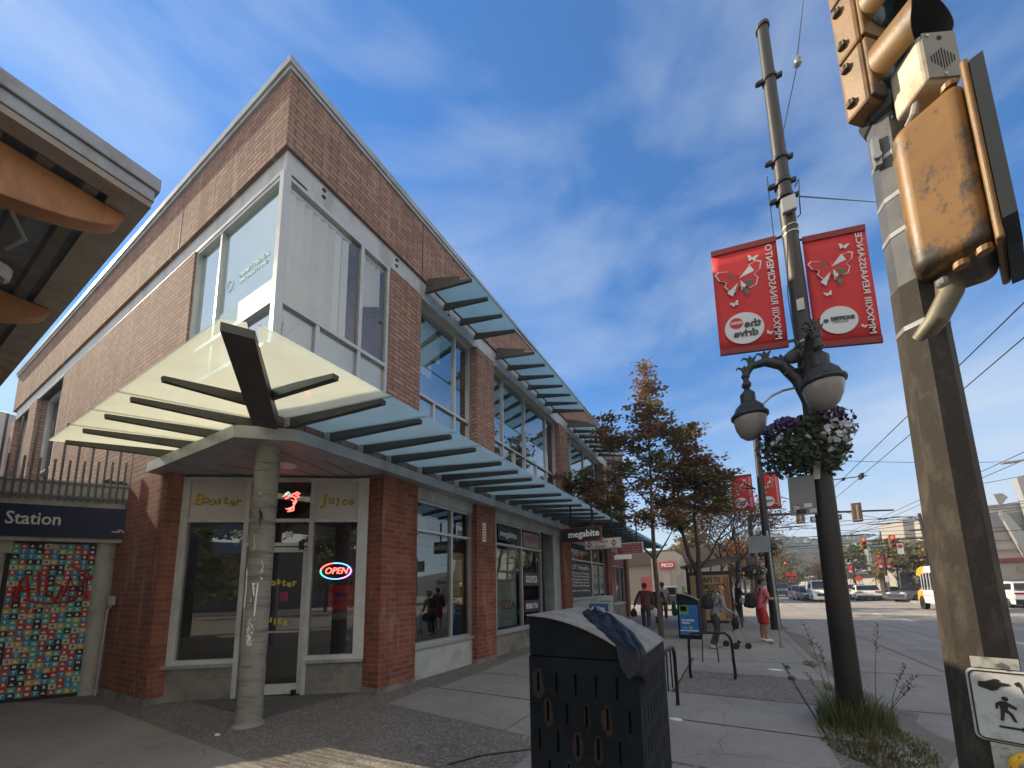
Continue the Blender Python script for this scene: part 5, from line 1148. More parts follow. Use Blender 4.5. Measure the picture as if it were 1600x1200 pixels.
# neon signs and things in the corner shop window
m_nr = M_emit('neon_red', (1,.10,.08), 3.2); m_nb = M_emit('neon_blue', (.1,.3,1), 3); m_ng = M_emit('neon_green', (.05,.8,.4), 2); m_nv = M_emit('neon_violet', (.6,.2,1), 3)
ne = thing('open_sign', SA+su*2.43+sn*.02+Z3*1.99, 'glowing oval neon OPEN sign in the right window of the corner shop', 'neon sign')
TN = TF(SA+su*2.42-sn*.03+Z3*1.99, su, -sn, Z3)
for a0,a1,mt in ((100,170,m_nr),(20,98,m_nb),(-40,18,m_nv),(-75,-42,m_nv),(172,225,m_ng),(227,283,m_nb)):
    mb = MB(); mb.T = TN; mb.tube([(.245*math.cos(R(a0+(a1-a0)*i/10)),0,.135*math.sin(R(a0+(a1-a0)*i/10))) for i in range(11)],.009,6); mb.build('neon_tube', mt, ne)
text('OPEN', .155, SA+su*2.42-sn*.035+Z3*1.99, su, Z3, m_nr, ne, 'neon_letters', width=.37, shear=.25, ext=.004)
fr = thing('fruit_sign', SA+su*1.72-sn*.06+Z3*3.2, 'red neon fruit outline with a green leaf above the corner shop door', 'neon sign')
TN2 = TF(SA+su*1.60-sn*.04+Z3*3.22, su, -sn, Z3)
for pts in ([(-.02,.08),(.06,.10),(.13,.14),(.17,.12),(.1,.08)],[(-.06,.02),(.02,.07),(.09,.05),(.12,-.02),(.07,-.12),(.03,-.17),(-.04,-.15)],[(.04,.0),(.09,-.02),(.07,-.07)],[(.0,-.15),(.09,-.12),(.08,-.18),(-.01,-.2)],[(.12,.1),(.16,.06),(.09,.03)],[(-.03,.1),(-.1,.06)]):
    mb = MB(); mb.T = TN2; mb.tube([(x,0,z) for x,z in pts],.009,6); mb.build('neon_tube', m_nr, fr)
mb = MB(); mb.T = TN2; mb.tube([(-.07,0,.1),(-.02,0,.14),(.0,0,.12)],.01,6); mb.build('neon_tube', m_ng, fr)
ps = thing('window_poster', SA+su*2.5-sn*.15+Z3*1.5, 'red printed poster behind the glass under the neon OPEN sign', 'poster')
TR = TF(SA+su*2.52-sn*.12+Z3*1.52, su, -sn, Z3)
mb = MB(); mb.T = TR; mb.box(-.23,.23,-.003,.003,-.19,.23); mb.build('sheet', M('bright_red_poster', (.85,.015,.02), .5, 0, .15), ps); mb = MB(); mb.T = TR; mb.box(-.16,.06,-.006,-.004,.03,.11); mb.build('caption', M('poster_purple', (.06,.03,.2), .5), ps)
text('FRESH', .13, SA+su*2.52-sn*.112+Z3*1.45, su, Z3, M('dark_red_ink', (.2,.005,.01), .5), ps, width=.36)
mb = MB(); mb.T = TR; mb.add([(-.23,-.004,-.28),(-.1,-.004,-.36),(.23,-.004,-.30),(.23,-.004,-.20),(-.1,-.004,-.22)],[(0,1,2,3,4)]); mb.build('corner_sheet', M('poster_paper', (.3,.28,.25), .6), ps, fix=False)
tb = thing('transit_poster', SA+su*.72-sn*.08+Z3*2.45, 'blue poster with a pale letter T in the left window of the corner shop', 'poster')
TT = TF(SA+su*.66-sn*.07+Z3*2.58, su, -sn, Z3); mb = MB(); mb.T = TT; mb.box(-.22,.26,-.003,.003,-.26,.22); mb.build('sheet', M('poster_navy', (.02,.10,.42), .5), tb); text('T', .34, SA+su*.80-sn*.062+Z3*2.56, su, Z3, M('pale_blue_ink', (.5,.6,.7), .5), tb, bold=.01)
# posters and lettering in the other shop windows
def wposter(s0,s1,z0,z1,c_,label,words=(),tc=None,d=-.28):
    t = thing('window_poster', (XF+d,(s0+s1)/2,z0), label, 'poster', None)
    mb = MB(); mb.T = TS; mb.box(s0,s1,d-.004,d,z0,z1); mb.build('sheet', M('sheet_%d_%d_%d' % tuple(int(c*100) for c in c_), c_, .6, 0, .15, 4), t)
    for i,(w,h_,zz) in enumerate(words): text(w, h_, (XF+d+.004,(s0+s1)/2,zz), (0,1,0), (0,0,1), tc or paint_white, t, width=(s1-s0)*.8)
    return t
wposter(8.15,9.2,.66,2.70,(.36,.46,.46),'tall pale poster filling the left window of the pizza shop',(('PIZZA',.35,1.2),),M('poster_red_ink', (.35,.06,.04), .6))
wposter(9.5,10.4,1.72,2.1,(.05,.05,.055),'dark window strip reading GOOD PIZZA',(('GOOD PIZZA',.3,1.9),),None,-.19)
wposter(9.5,10.4,.95,1.3,(.06,.03,.08),'dark purple window strip low in the pizza shop window',(('BUBBLE TEA',.22,1.12),),None,-.19)
wposter(8.15,9.2,2.92,3.3,(.03,.035,.04),'black transom strip with white lettering in the pizza shop window',(('megabite',.24,3.1),),None,-.19)
wposter(9.5,10.5,2.86,3.3,(.25,.2,.18),'pale red printed strip in the right transom of the pizza shop',(('PIZZA',.2,3.1),),m_rs,-.19)
wposter(12.9,15.3,1.3,2.6,(.05,.05,.045),'dark clinic window sheet listing services in white letters',(('UT Health',.24,2.42),('Massage Therapy',.12,2.2),('Physiotherapy',.12,2.08),('Acupuncture',.12,1.96),('Chiropractic',.12,1.84),('Kinesiology',.12,1.72),('direct billing',.1,1.52)),None,-.19)
for s0,s1 in ((15.55,16.2),(16.5,17.05)): wposter(s0,s1,1.35,2.6,(.30,.31,.28),'pale printed strip between the clinic window and the brick pier' if s0 < 16 else 'narrow pale printed strip next to the brick pier after the clinic',(('||||',.3,1.7),('====',.3,2.1)),m_drk,-.19)
wposter(18.1,19.0,1.6,2.66,(.40,.32,.06),'yellow poster over glowing red signs in the red fronted shop')
wposter(19.3,20.5,.9,2.66,(.34,.28,.26),'large pale pink poster in the red fronted shop',(('A',.8,1.8),),M('pink_ink', (.4,.15,.13), .6)); wposter(20.7,21.8,.9,2.66,(.32,.30,.28),'farther pale poster in the red fronted shop')
for z,h_ in ((1.9,.34),(1.6,.14)):
    tt = thing('lit_sign', (XF-.25,18.5,z), ('larger' if z > 1.8 else 'smaller')+' glowing red lit sign in the red fronted shop window', 'lit sign'); mb = MB(); mb.T = TS; mb.box(18.15,18.15+.5,-.24,-.22,z-h_/2,z+h_/2); mb.build('lit_face', M_emit('red_glow', (1,.12,.10), 1.1), tt)
# yellow panel in the second window
wposter(6.35,6.85,1.3,2.45,(.38,.30,.04),'yellow upright panel inside the window right of the corner shop')
# weeds at the tall pole
def weeds(c, r, n, h, label, name='weeds', seed=1, mat=None, lean=.5):
    rr = random.Random(seed); mb = MB()
    for i in range(n):
        a = rr.random()*2*math.pi; q = r*math.sqrt(rr.random()); x = c[0]+q*math.cos(a)*c[3]; y = c[1]+q*math.sin(a)*c[4]; hh = h*(.35+.65*rr.random())*(1-.5*q/r)
        d = Vector((math.cos(a)*lean+rr.gauss(0,.3), math.sin(a)*lean+rr.gauss(0,.3), 0)); sd = Vector((-d.y,d.x,0)).normalized()*(.006+.006*rr.random()) if d.length > 1e-3 else Vector((.006,0,0))
        prev = None
        for k in range(5):
            s = k/4; p = Vector((x,y,c[2]))+Vector((0,0,hh*(s-.18*s*s)))+d*hh*s*s*.6; w_ = sd*(1-s*.9)
            if prev: mb.add([prev[0]-prev[1],prev[0]+prev[1],p+w_,p-w_],[(0,1,2,3)], 0 if rr.random() < .7 else 1)
            prev = (p, w_)
    o = mb.build(name, mat or [M('grass_green', (.11,.15,.06), .7, 0, .3, 9), M('dry_grass', (.16,.13,.06), .8, 0, .3, 9)], fix=False)
    return tag(o, label, 'weeds', kind='stuff')
weeds((1.08,5.6,0,1,1.2),.34,1100,.62,'tall green weeds growing round the foot of the tall pole',seed=2)
weeds((1.10,5.15,0,.9,1.5),.5,1900,.12,'short grass tuft spreading from the pole foot along the kerb',seed=3,mat=[M('dull_grass', (.13,.14,.07), .8, 0, .3, 9), M('dry_grass', (.20,.17,.09), .8, 0, .3, 9)])
wp = thing('tall_weed', (1.0,5.5,0), 'seeding grass stems standing taller than the weeds beside the tall pole', 'weed')
for i,(x,y,lx,hh) in enumerate(((.86,5.62,-.16,1.15),(.9,5.5,-.1,.9),(1.3,5.7,.12,1.12),(1.33,5.5,.3,.62),(1.38,5.6,.2,.7),(1.25,5.3,.28,.55),(.84,5.3,-.22,.6))):
    mb = MB(); rr = random.Random(i); pts = [Vector((x+lx*s*s,y,hh*s)) for s in (0,.25,.5,.75,1)]; mb.tube(pts,[.005,.004,.0035,.003,.002],5)
    for k in range(16):
        s = .72+.28*k/16; p = Vector((x+lx*s*s,y,hh*s)); d = Vector((rr.gauss(0,1),rr.gauss(0,1),.8)).normalized()*.05
        mb.add([p,p+d*.5+Vector((.008,0,0)),p+d,p+d*.5-Vector((.008,0,0))],[(0,1,2,3)],1)
    mb.build('stem', [M('stem_green', (.07,.09,.035), .7), M('seed_brown', (.12,.09,.05), .8)], wp, fix=False)
for (x,y,r_,n) in ((.74,7.9,.12,120),(1.22,9.4,.25,260),(.78,8.9,.1,80),(1.2,7.4,.2,180),(-.95,6.35,.06,50),(.75,12.2,.12,90)):
    weeds((x,y,0,.5,1.6),r_,n,.07,'thin moss and grass in the pavement joint %s' % {7.9:'right of the bike rack',9.4:'at the kerb beyond the rack',8.9:'beyond the bike rack',7.4:'at the kerb beside the rack',6.35:'left of the bike rack foot',12.2:'at the feet of the red shirted man'}[y],name='joint_grass',seed=int(y*10))
rr = random.Random(77); 
for i,(x,y,s_,lb,zz) in enumerate(((.55,8.55,.10,'white paper scrap on the pavement right of the bike rack',.012),(-.75,5.0,.07,'short white scrap beside the foreground bin',.012),(-5.45,2.35,.04,'tiny white scrap near the concrete column',.012),(1.9,5.4,.06,'white scrap lying in the road gutter',RZ+.02),(1.72,4.75,.05,'dark lump in the gutter near the pole foot',RZ+.02))):
    mb = MB(); n_ = 7; mb.prism([(s_*math.cos(2*math.pi*k/n_)*(1+.4*rr.random()),s_*.45*math.sin(2*math.pi*k/n_)*(1+.4*rr.random())) for k in range(n_)],(x,y,zz-.006),(1,0,0),(0,1,0),(0,0,.012)); tag(mb.build('litter', m_drk if 'dark' in lb else paint_white), lb, 'litter', None)
# ================================================================ people
def skin(name, V, E, mat, par, sub=1, T=None):
    me = bpy.data.meshes.new(name); P_ = [Vector(v[0]) for v in V]
    if T is not None: P_ = [T @ p for p in P_]
    me.from_pydata([tuple(p) for p in P_], E, []); me.materials.append(mat)
    o = bpy.data.objects.new(name, me); link(o); o.parent = par
    me.transform(wm(par).inverted()) if par is not None else None
    md = o.modifiers.new('skin','SKIN'); md.use_smooth_shade = True
    lay = me.skin_vertices[0].data if me.skin_vertices else None
    if lay is None:
        import bmesh
        bm = bmesh.new(); bm.from_mesh(me); L_ = bm.verts.layers.skin.verify(); bm.to_mesh(me); bm.free(); lay = me.skin_vertices[0].data
    for i,v in enumerate(V):
        r = v[1]; lay[i].radius = (r, r) if not isinstance(r, tuple) else r
        lay[i].use_root = (i == 0)
    s = o.modifiers.new('sub','SUBSURF'); s.levels = sub; s.render_levels = sub
    return o
def chain(V, E, pts, start=None):
    prev = start
    for p, r in pts:
        V.append((p, r)); k = len(V)-1
        if prev is not None: E.append((prev, k))
        prev = k
    return prev
sk_m = {k: M('skin_'+k, c, .55, 0, .08) for k,c in (('tan',(.30,.15,.09)),('light',(.42,.24,.17)),('brown',(.14,.07,.045)))}
def person(loc, rz, label, pose, shirt, trousers, hair, skin_k='light', shoes=(.6,.6,.6), H=1.72, sleeves='long', shorts=False, cap=None, hairlen=0, hood=None):
    k = H/1.75
    t = thing('person', (0,0,0), label, 'person', 'people on the pavement')
    ln = pose.get('lean', 0); T = None
    hip = Vector((0,0,.95)); ch = Vector((0,ln*.6,1.30)); nk = Vector((0,ln,1.50)); hd = nk+Vector((0,.02+ln*.3+pose.get('head',(0,0,0))[1],.12))
    legs = pose['legs']; arms = pose['arms']
    V, E = [], []
    r = chain(V,E,[(hip,(.15,.105)),(hip+Vector((0,ln*.3,.16)),(.135,.095)),(ch,(.165,.105)),(nk-Vector((0,0,.05)),(.10,.075)),(nk,.055)])
    chest = 2
    h_ = chain(V,E,[(hd-Vector((0,.01,.04)),.068),(hd+Vector((0,.0,.05)),.088),(hd+Vector((0,-.01,.11)),.085),(hd+Vector((0,-.01,.155)),.05)], r)
    V.append((hd+Vector((0,.098,.02)),.012)); E.append((h_-2,len(V)-1))
    for s in (-1,1): V.append((hd+Vector((s*.088,0,.03)),.014)); E.append((h_-2,len(V)-1))
    for i,s in enumerate((-1,1)):
        kn, an, toe = [Vector(q) for q in legs[i]]; hj = hip+Vector((s*.095,0,-.04))
        e = chain(V,E,[(hj,.088),(hj.lerp(kn,.5),.078),(kn,.055),(kn.lerp(an,.4),.055),(an,.036),(toe,.032)],0)
        el, wr = [Vector(q) for q in arms[i]]; sh_ = Vector((s*.185,ln*.85,1.435))
        w_ = chain(V,E,[(sh_,.058),(sh_.lerp(el,.5),.046),(el,.038),(el.lerp(wr,.4),.038),(wr,.025)],chest)
        d = (wr-el).normalized(); sd = d.cross(Vector((0,0,1))); sd = sd.normalized() if sd.length > .1 else Vector((0,1,0)); pl_ = chain(V,E,[(wr+d*.055,(.034,.018))],w_)
        for j in range(4): a = d*.05+sd*(.022*(j-1.5)); chain(V,E,[(wr+d*.075+a,.009),(wr+d*(.10+.008*(1.5-abs(j-1.5)))+sd*(.02*(j-1.5))+Vector((0,0,-.012))+d*.03,.007)],pl_)
        chain(V,E,[(wr+d*.05+sd*.04,.010),(wr+d*.085+sd*.05,.008)],w_)
    V = [(Vector(p)*k, tuple(x*k for x in q) if isinstance(q,tuple) else q*k) for p,q in V]
    skin('body', V, E, sk_m[skin_k], t, 1)
    # shirt
    V2, E2 = [], []; f = 1.16
    c2 = chain(V2,E2,[(ch,(.165*f,.11*f)),(hip+Vector((0,ln*.3,.16)),(.14*f,.105*f)),(hip+Vector((0,0,.0)),(.150*f,.112*f)),(hip-Vector((0,0,.09)),(.165*f,.122*f))])
    chain(V2,E2,[(nk-Vector((0,.005,.045)),(.10*f,.08*f)),(nk-Vector((0,.005,.01)),.062)],0)
    for i,s in enumerate((-1,1)):
        el, wr = [Vector(q) for q in arms[i]]; sh_ = Vector((s*.185,ln*.85,1.435))
        ps_ = [(sh_,.072),(sh_.lerp(el,.5),.064)]
        ps_ += [(el,.056),(el.lerp(wr,.5),.050),(el.lerp(wr,.93),.038)] if sleeves == 'long' else [(sh_.lerp(el,.75),.062)]
        chain(V2,E2,ps_,0)
    V2 = [(Vector(p)*k, tuple(x*k for x in q) if isinstance(q,tuple) else q*k) for p,q in V2]
    skin('shirt' if sleeves != 'long' else 'jacket', V2, E2, shirt, t, 1)
    V3, E3 = [], []; chain(V3,E3,[(hip+Vector((0,ln*.1,.06)),(.150,.110)),(hip,(.158,.118))]); E3_root = 1
    for i,s in enumerate((-1,1)):
        kn, an, toe = [Vector(q) for q in legs[i]]; hj = hip+Vector((s*.10,0,-.08))
        ps_ = [(hj,.112),(hj.lerp(kn,.5),.105)]+([(kn+Vector((0,0,.02)),.105),(kn-Vector((0,0,.02)),.106)] if shorts else [(kn,.078),(kn.lerp(an,.5),.072),(kn.lerp(an,.93),.066)])
        chain(V3,E3,ps_,1)
    V3 = [(Vector(p)*k, tuple(x*k for x in q) if isinstance(q,tuple) else q*k) for p,q in V3]
    skin('shorts' if shorts else 'trousers', V3, E3, trousers, t, 1)
    for i in (0,1):
        kn, an, toe = [Vector(q)*k for q in legs[i]]; d = toe-an; d.z = 0; d = d.normalized() if d.length > .01 else Vector((0,1,0))
        skin('shoe', [(an+Vector((0,0,-.03))-d*.05,.042),(an-Vector((0,0,.035))+d*.05,.045),(an-Vector((0,0,.045))+d*.13,.04),(an-Vector((0,0,.05))+d*.18,.03)],[(0,1),(1,2),(2,3)], M('shoe_%d' % int(shoes[0]*100), shoes, .6), t, 1)
    hk = hd*k
    if hair is not None: 
        hv = [(hk+Vector((0,-.018,.08)),.112),(hk+Vector((0,-.018,.135)),.098),(hk+Vector((0,-.015,.165)),.06),(hk+Vector((0,-.05,.02)),.08)]; he = [(0,1),(1,2),(0,3)]
        if hairlen: hv += [(hk+Vector((0,-.07,-.08)),.06),(hk+Vector((0,-.08,-.18)),.045)]; he += [(3,4),(4,5)]
        hb_ = MB(); c_ = hk+Vector((0,-.022,.085)); hb_.ball(tuple(c_), .100*k, 0, 16, 10, (.98,1.06,.88)); c_ = hk+Vector((0,-.055,.03)); hb_.ball(tuple(c_), .078*k, 0, 12, 8, (1,.75,1.1))
        if hairlen: hb_.tube([hk+Vector((0,-.06,.05)),hk+Vector((0,-.085,-.05)),hk+Vector((0,-.09,-.2))],[.075,.07,.03],10)
        hb_.build('hair', hair, t, smooth=True, fix=False)
    if cap is not None:
        skin('cap', [(hk+Vector((0,-.01,.085)),.096),(hk+Vector((0,-.01,.145)),.075),(hk+Vector((0,.09,.085)),(.07,.016)),(hk+Vector((0,.165,.075)),(.055,.010))], [(0,1),(0,2),(2,3)], cap, t, 1)
    if hood is not None:
        skin('hood', [(nk*k+Vector((0,-.06,.0)),.075),(nk*k+Vector((.07,0,.0)),.045),(nk*k+Vector((-.07,0,.0)),.045),(nk*k+Vector((0,-.09,-.06)),.06)],[(0,1),(0,2),(0,3)],hood,t,1)
    t.location = loc; t.rotation_euler = (0,0,rz)
    return t
def cloth(name, c, dirt=None): return M(name, c, .85, 0, .25, 5, .4, 25)
def W(t, p):   # local point of a person to world
    return (Matrix.Translation(t.location) @ Matrix.Rotation(t.rotation_euler[2],4,'Z')) @ Vector(p)
def backpack(t, label, mat, off=(0,-.26,1.22), s=(.19,.12,.27)):
    b = thing('backpack', W(t,(off[0],off[1],off[2]-s[2])), label, 'backpack', None)
    V_ = [(W(t,(off[0],off[1],off[2]-s[2]*.7)),(s[0]*.95,s[1]*1.05)),(W(t,(off[0],off[1]-.01,off[2]-s[2]*.2)),(s[0],s[1]*1.15)),(W(t,(off[0],off[1],off[2]+s[2]*.4)),(s[0]*.95,s[1])),(W(t,(off[0],off[1]+.01,off[2]+s[2]*.85)),(s[0]*.75,s[1]*.75))]
    skin('bag_body', V_, [(0,1),(1,2),(2,3)], mat, b, 2)
    skin('pocket', [(W(t,(off[0],off[1]-s[1]*1.0,off[2]-s[2]*.6)),(s[0]*.7,.04)),(W(t,(off[0],off[1]-s[1]*1.05,off[2]-s[2]*.05)),(s[0]*.68,.035))],[(0,1)],mat,b,1)
    for sx in (-1,1): q = MB(); q.tube([W(t,(sx*.11,-.12,1.28)),W(t,(sx*.13,-.05,1.50)),W(t,(sx*.13,.11,1.42)),W(t,(sx*.14,.13,1.25)),W(t,(sx*.16,-.02,1.08))],.016,6); q.build('strap', mat, b, smooth=True)
    return b
stand = [((-.11,.02,.50),(-.11,-.01,.09),(-.11,.12,.04)),((.11,.02,.50),(.11,-.01,.09),(.11,.12,.04))]
walk = [((-.10,.16,.52),(-.10,.13,.10),(-.10,.27,.06)),((.10,.02,.50),(.10,-.25,.14),(.10,-.15,.05))]
down = [((-.26,-.02,1.17),(-.27,.08,.92)),((.26,-.02,1.17),(.27,.08,.92))]
m_black_c = cloth('black_cloth', (.012,.013,.016)); m_char = cloth('charcoal_cloth', (.03,.033,.038)); m_jean = cloth('dark_denim', (.025,.035,.05)); m_hblack = M('black_hair', (.012,.010,.009), .6); m_hgrey = M('grey_hair', (.30,.29,.27), .7); m_hbrown = M('brown_hair', (.06,.035,.02), .7)
# man in red shirt looking at his phone, seen in profile facing right
rm_ = person((.64,12.62,0), R(-68), 'person in pink red shirt and red shorts looking at a phone at the kerb', dict(legs=stand, arms=[((-.27,.10,1.17),(-.17,.36,1.20)),((.27,.10,1.17),(.12,.38,1.22))], lean=.05), cloth('pink_red_shirt', (.55,.12,.14)), cloth('red_shorts', (.38,.02,.025)), m_hblack, 'tan', (.72,.72,.72), 1.76, 'short', True)
backpack(rm_, 'big black backpack worn by the person in the red shirt', m_black_c, (0,-.27,1.13), (.18,.14,.30))
ph = W(rm_, (-.03,.45,1.26)); q = MB(); q.T = Matrix.Translation(ph) @ Matrix.Rotation(R(-68),4,'Z') @ Matrix.Rotation(R(35),4,'X'); q.box(-.037,.037,-.004,.004,-.07,.07); tag(q.build('phone', m_black_c), 'dark phone held by the person in the red shirt', 'phone')
# red cap, leaning on a walker
rc = person((-.50,10.95,0), R(-62), 'stooping person in red cap and grey hooded top leaning on a walker', dict(legs=[((-.10,.10,.50),(-.12,.0,.09),(-.12,.12,.04)),((.10,-.02,.50),(.12,-.22,.10),(.12,-.10,.04))], arms=[((-.24,.16,1.12),(-.20,.40,.98)),((.24,.16,1.12),(.20,.40,.98))], lean=.17), cloth('grey_hoodie', (.22,.23,.25)), m_char, None, 'light', (.28,.27,.26), 1.60, 'long', cap=M('red_cap', (.45,.02,.025), .7), hood=cloth('pale_hood', (.40,.42,.46)))
backpack(rc, 'dark backpack worn by the person in the red cap', cloth('brown_black_pack', (.022,.018,.016)), (0,-.17,1.16), (.17,.13,.26))
wk = thing('walker', W(rc,(0,.5,0)), 'black wheeled walker with bags held by the person in the red cap', 'walker')
q = MB()
for sx in (-.24,.24):
    q.tube([W(rc,(sx,.36,.95)),W(rc,(sx,.46,.92)),W(rc,(sx,.52,.5)),W(rc,(sx,.66,.1))],.013,6); q.tube([W(rc,(sx,.50,.6)),W(rc,(sx,.34,.1))],.012,6); q.tube([W(rc,(sx,.36,.12)),W(rc,(sx,.64,.12))],.010,6)
q.tube([W(rc,(-.24,.52,.5)),W(rc,(.24,.52,.5))],.012,6); q.build('frame', m_galv, wk)
for sx in (-.24,.24):
    for sy in (.35,.66): q = MB(); q.lathe([(.05,-.015),(.08,-.012),(.08,.012),(.05,.015)],W(rc,(sx,sy,.08)),14,0,W(rc,(1,0,0))-W(rc,(0,0,0))); q.build('wheel', m_black_c, wk, smooth=True)
skin('bag', [(W(rc,(0,.55,.45)),(.20,.13)),(W(rc,(0,.57,.65)),(.19,.14)),(W(rc,(.02,.56,.8)),(.13,.1))],[(0,1),(1,2)],m_char,wk,2)
# maroon jacket walking away with bags
mm_ = person((-2.9,14.1,0), R(5), 'heavy person in maroon jacket walking away with a black bag and a white bag', dict(legs=walk, arms=[((-.32,-.03,1.15),(-.40,.0,.92)),((.30,-.02,1.15),(.30,.05,.92))], lean=.05), cloth('maroon_jacket', (.11,.028,.038)), cloth('grey_brown_trousers', (.05,.045,.045)), m_hbrown, 'light', (.04,.04,.04), 1.72)
for sx,c_,lb,r_ in ((-.42,m_black_c,'black bag hanging from the left hand of the person in maroon',.13),(.33,M('white_bag', (.6,.6,.6), .5, 0, .1, 4, .5, 12),'white plastic bag hanging from the right hand of the person in maroon',.16)):
    o = skin('carrier_bag', [(W(mm_,(sx,.03,.86)),.03),(W(mm_,(sx,.03,.74)),(r_*.9,r_*.6)),(W(mm_,(sx,.03,.60)),(r_*1.05,r_*.75)),(W(mm_,(sx,.03,.52)),(r_*.7,r_*.5))],[(0,1),(1,2),(2,3)],c_,None,2); tag(o, lb, 'bag')
person((-2.75,15.8,0), R(0), 'grey haired person almost hidden behind the person in maroon', dict(legs=walk, arms=down, lean=.02), cloth('dark_purple_coat', (.05,.03,.05)), m_jean, m_hgrey, 'light', (.5,.5,.5), 1.66)
wp_ = person((-2.95,18.3,0), R(8), 'person in white top and dark jeans walking away just left of the thin trunk', dict(legs=walk, arms=down, lean=.02), cloth('white_shirt', (.52,.54,.60)), m_jean, m_hbrown, 'tan', (.5,.5,.5), 1.78, 'short')
o = skin('carrier_bag', [(W(wp_,(.45,0,.95)),.03),(W(wp_,(.45,0,.6)),(.13,.1)),(W(wp_,(.5,0,.25)),(.16,.12))],[(0,1),(1,2)],cloth('green_bag', (.03,.14,.06)),None,1); tag(o,'green bag beside the person in the white top','bag')
person((.10,19.2,0), R(-65), 'person all in black standing beyond the shelter with a phone', dict(legs=stand, arms=[((-.26,.08,1.17),(-.12,.32,1.22)),((.26,.08,1.17),(.12,.32,1.22))], lean=.04), m_black_c, m_black_c, m_hblack, 'light', (.02,.02,.02), 1.74, hairlen=1)
o = skin('carrier_bag', [((.42,19.0,1.05),.03),((.42,19.0,.92),(.10,.07)),((.42,19.0,.80),(.11,.08))],[(0,1),(1,2)],M('white_bag', (.6,.6,.6)),None,1); tag(o,'small white bag beside the person in black','bag')
person((-.13,17.75,0), R(-80), 'person in white shirt and dark trousers just behind the edge of the shelter panel', dict(legs=stand, arms=down, lean=.03), cloth('white_tee', (.55,.55,.57)), m_char, m_hblack, 'tan', (.5,.2,.2), 1.72, 'short')
pg = person((-5.9,18.4,0), R(180), 'small figure in dark coat with a teal bag inside the red fronted shop window', dict(legs=stand, arms=down, lean=0), m_char, m_black_c, m_hgrey, 'tan', (.4,.4,.4), 1.6)
skin('teal_scarf', [((-5.7,18.3,1.0),.09),((-5.7,18.3,.8),.1)],[(0,1)],M('teal_cloth', (.03,.25,.26), .7),pg,1)
person((12.4,45.6,.05), R(90), 'tiny distant person in dark clothes on the right hand pavement beside the parked cars', dict(legs=stand, arms=down, lean=0), m_black_c, m_char, m_hblack, 'tan', (.1,.1,.1), 1.75)
# ================================================================ trees
m_bark = M('grey_brown_bark', (.10,.075,.052), .9, 0, .3, 6, .6, 40, dirt=(.05,.04,.03), damt=.5, dscale=6, streak=.3)
m_barkd = M('dark_bark', (.05,.04,.032), .9, 0, .3, 6, .6, 40)
def leafmat(name, rgb):
    m, n, l, b = _new(name); tc = n.new('ShaderNodeTexCoord'); f = _noise(n, l, 2.2, tc.outputs['Object'], 4); f2 = _noise(n, l, 25, tc.outputs['Object'], 2)
    c = _mix(n, l, _ramp(n, l, f, .35, .65), tuple(x*.6 for x in rgb), tuple(min(1,x*1.45) for x in rgb)); c = _mix(n, l, _ramp(n, l, f2, .4, .7, 0, .5), c, (rgb[0]*1.3, rgb[1]*.8, rgb[2]*.6))
    n.remove(b); d = n.new('ShaderNodeBsdfDiffuse'); t = n.new('ShaderNodeBsdfTranslucent'); s = n.new('ShaderNodeMixShader'); s.inputs[0].default_value = .35
    l.new(c, d.inputs[0]); l.new(c, t.inputs[0]); l.new(d.outputs[0], s.inputs[1]); l.new(t.outputs[0], s.inputs[2]); l.new(s.outputs[0], n['Material Output'].inputs[0]); return m
lf_brown = leafmat('leaf_bronze', (.27,.165,.085)); lf_green = leafmat('leaf_dark_green', (.14,.165,.075)); lf_olive = leafmat('leaf_olive', (.23,.19,.08))
lf_orange = leafmat('leaf_orange', (.19,.095,.04)); lf_mid = leafmat('leaf_mid_green', (.12,.16,.06)); lf_yel = leafmat('leaf_yellow', (.26,.19,.05)); lf_far = leafmat('leaf_far_green', (.05,.075,.05))
LEAF = [(0,-.5),(.28,-.32),(.55,-.42),(.42,-.1),(.62,.12),(.28,.12),(.2,.4),(0,.7),(-.2,.4),(-.28,.12),(-.62,.12),(-.42,-.1),(-.55,-.42),(-.28,-.32)]
def leaf(mb, p, size, rr, m, flat=.5, simple=False):
    n_ = Vector((rr.gauss(0,flat),rr.gauss(0,flat),1)).normalized(); a = n_.orthogonal(); a.rotate(Matrix.Rotation(rr.random()*6.28,3,n_)); a.normalize(); b = n_.cross(a)
    if simple: q = [p-b*size*.5-a*size*.25, p+a*size*.5-b*size*.1, p+b*size*.55, p-a*size*.45]; mb.add(q,[(0,1,2,3)],m)
    else: mb.add([p+a*x*size*.8+b*y*size*.8+n_*(-.10*size*abs(x)) for x,y in LEAF],[tuple(range(len(LEAF)))],m)
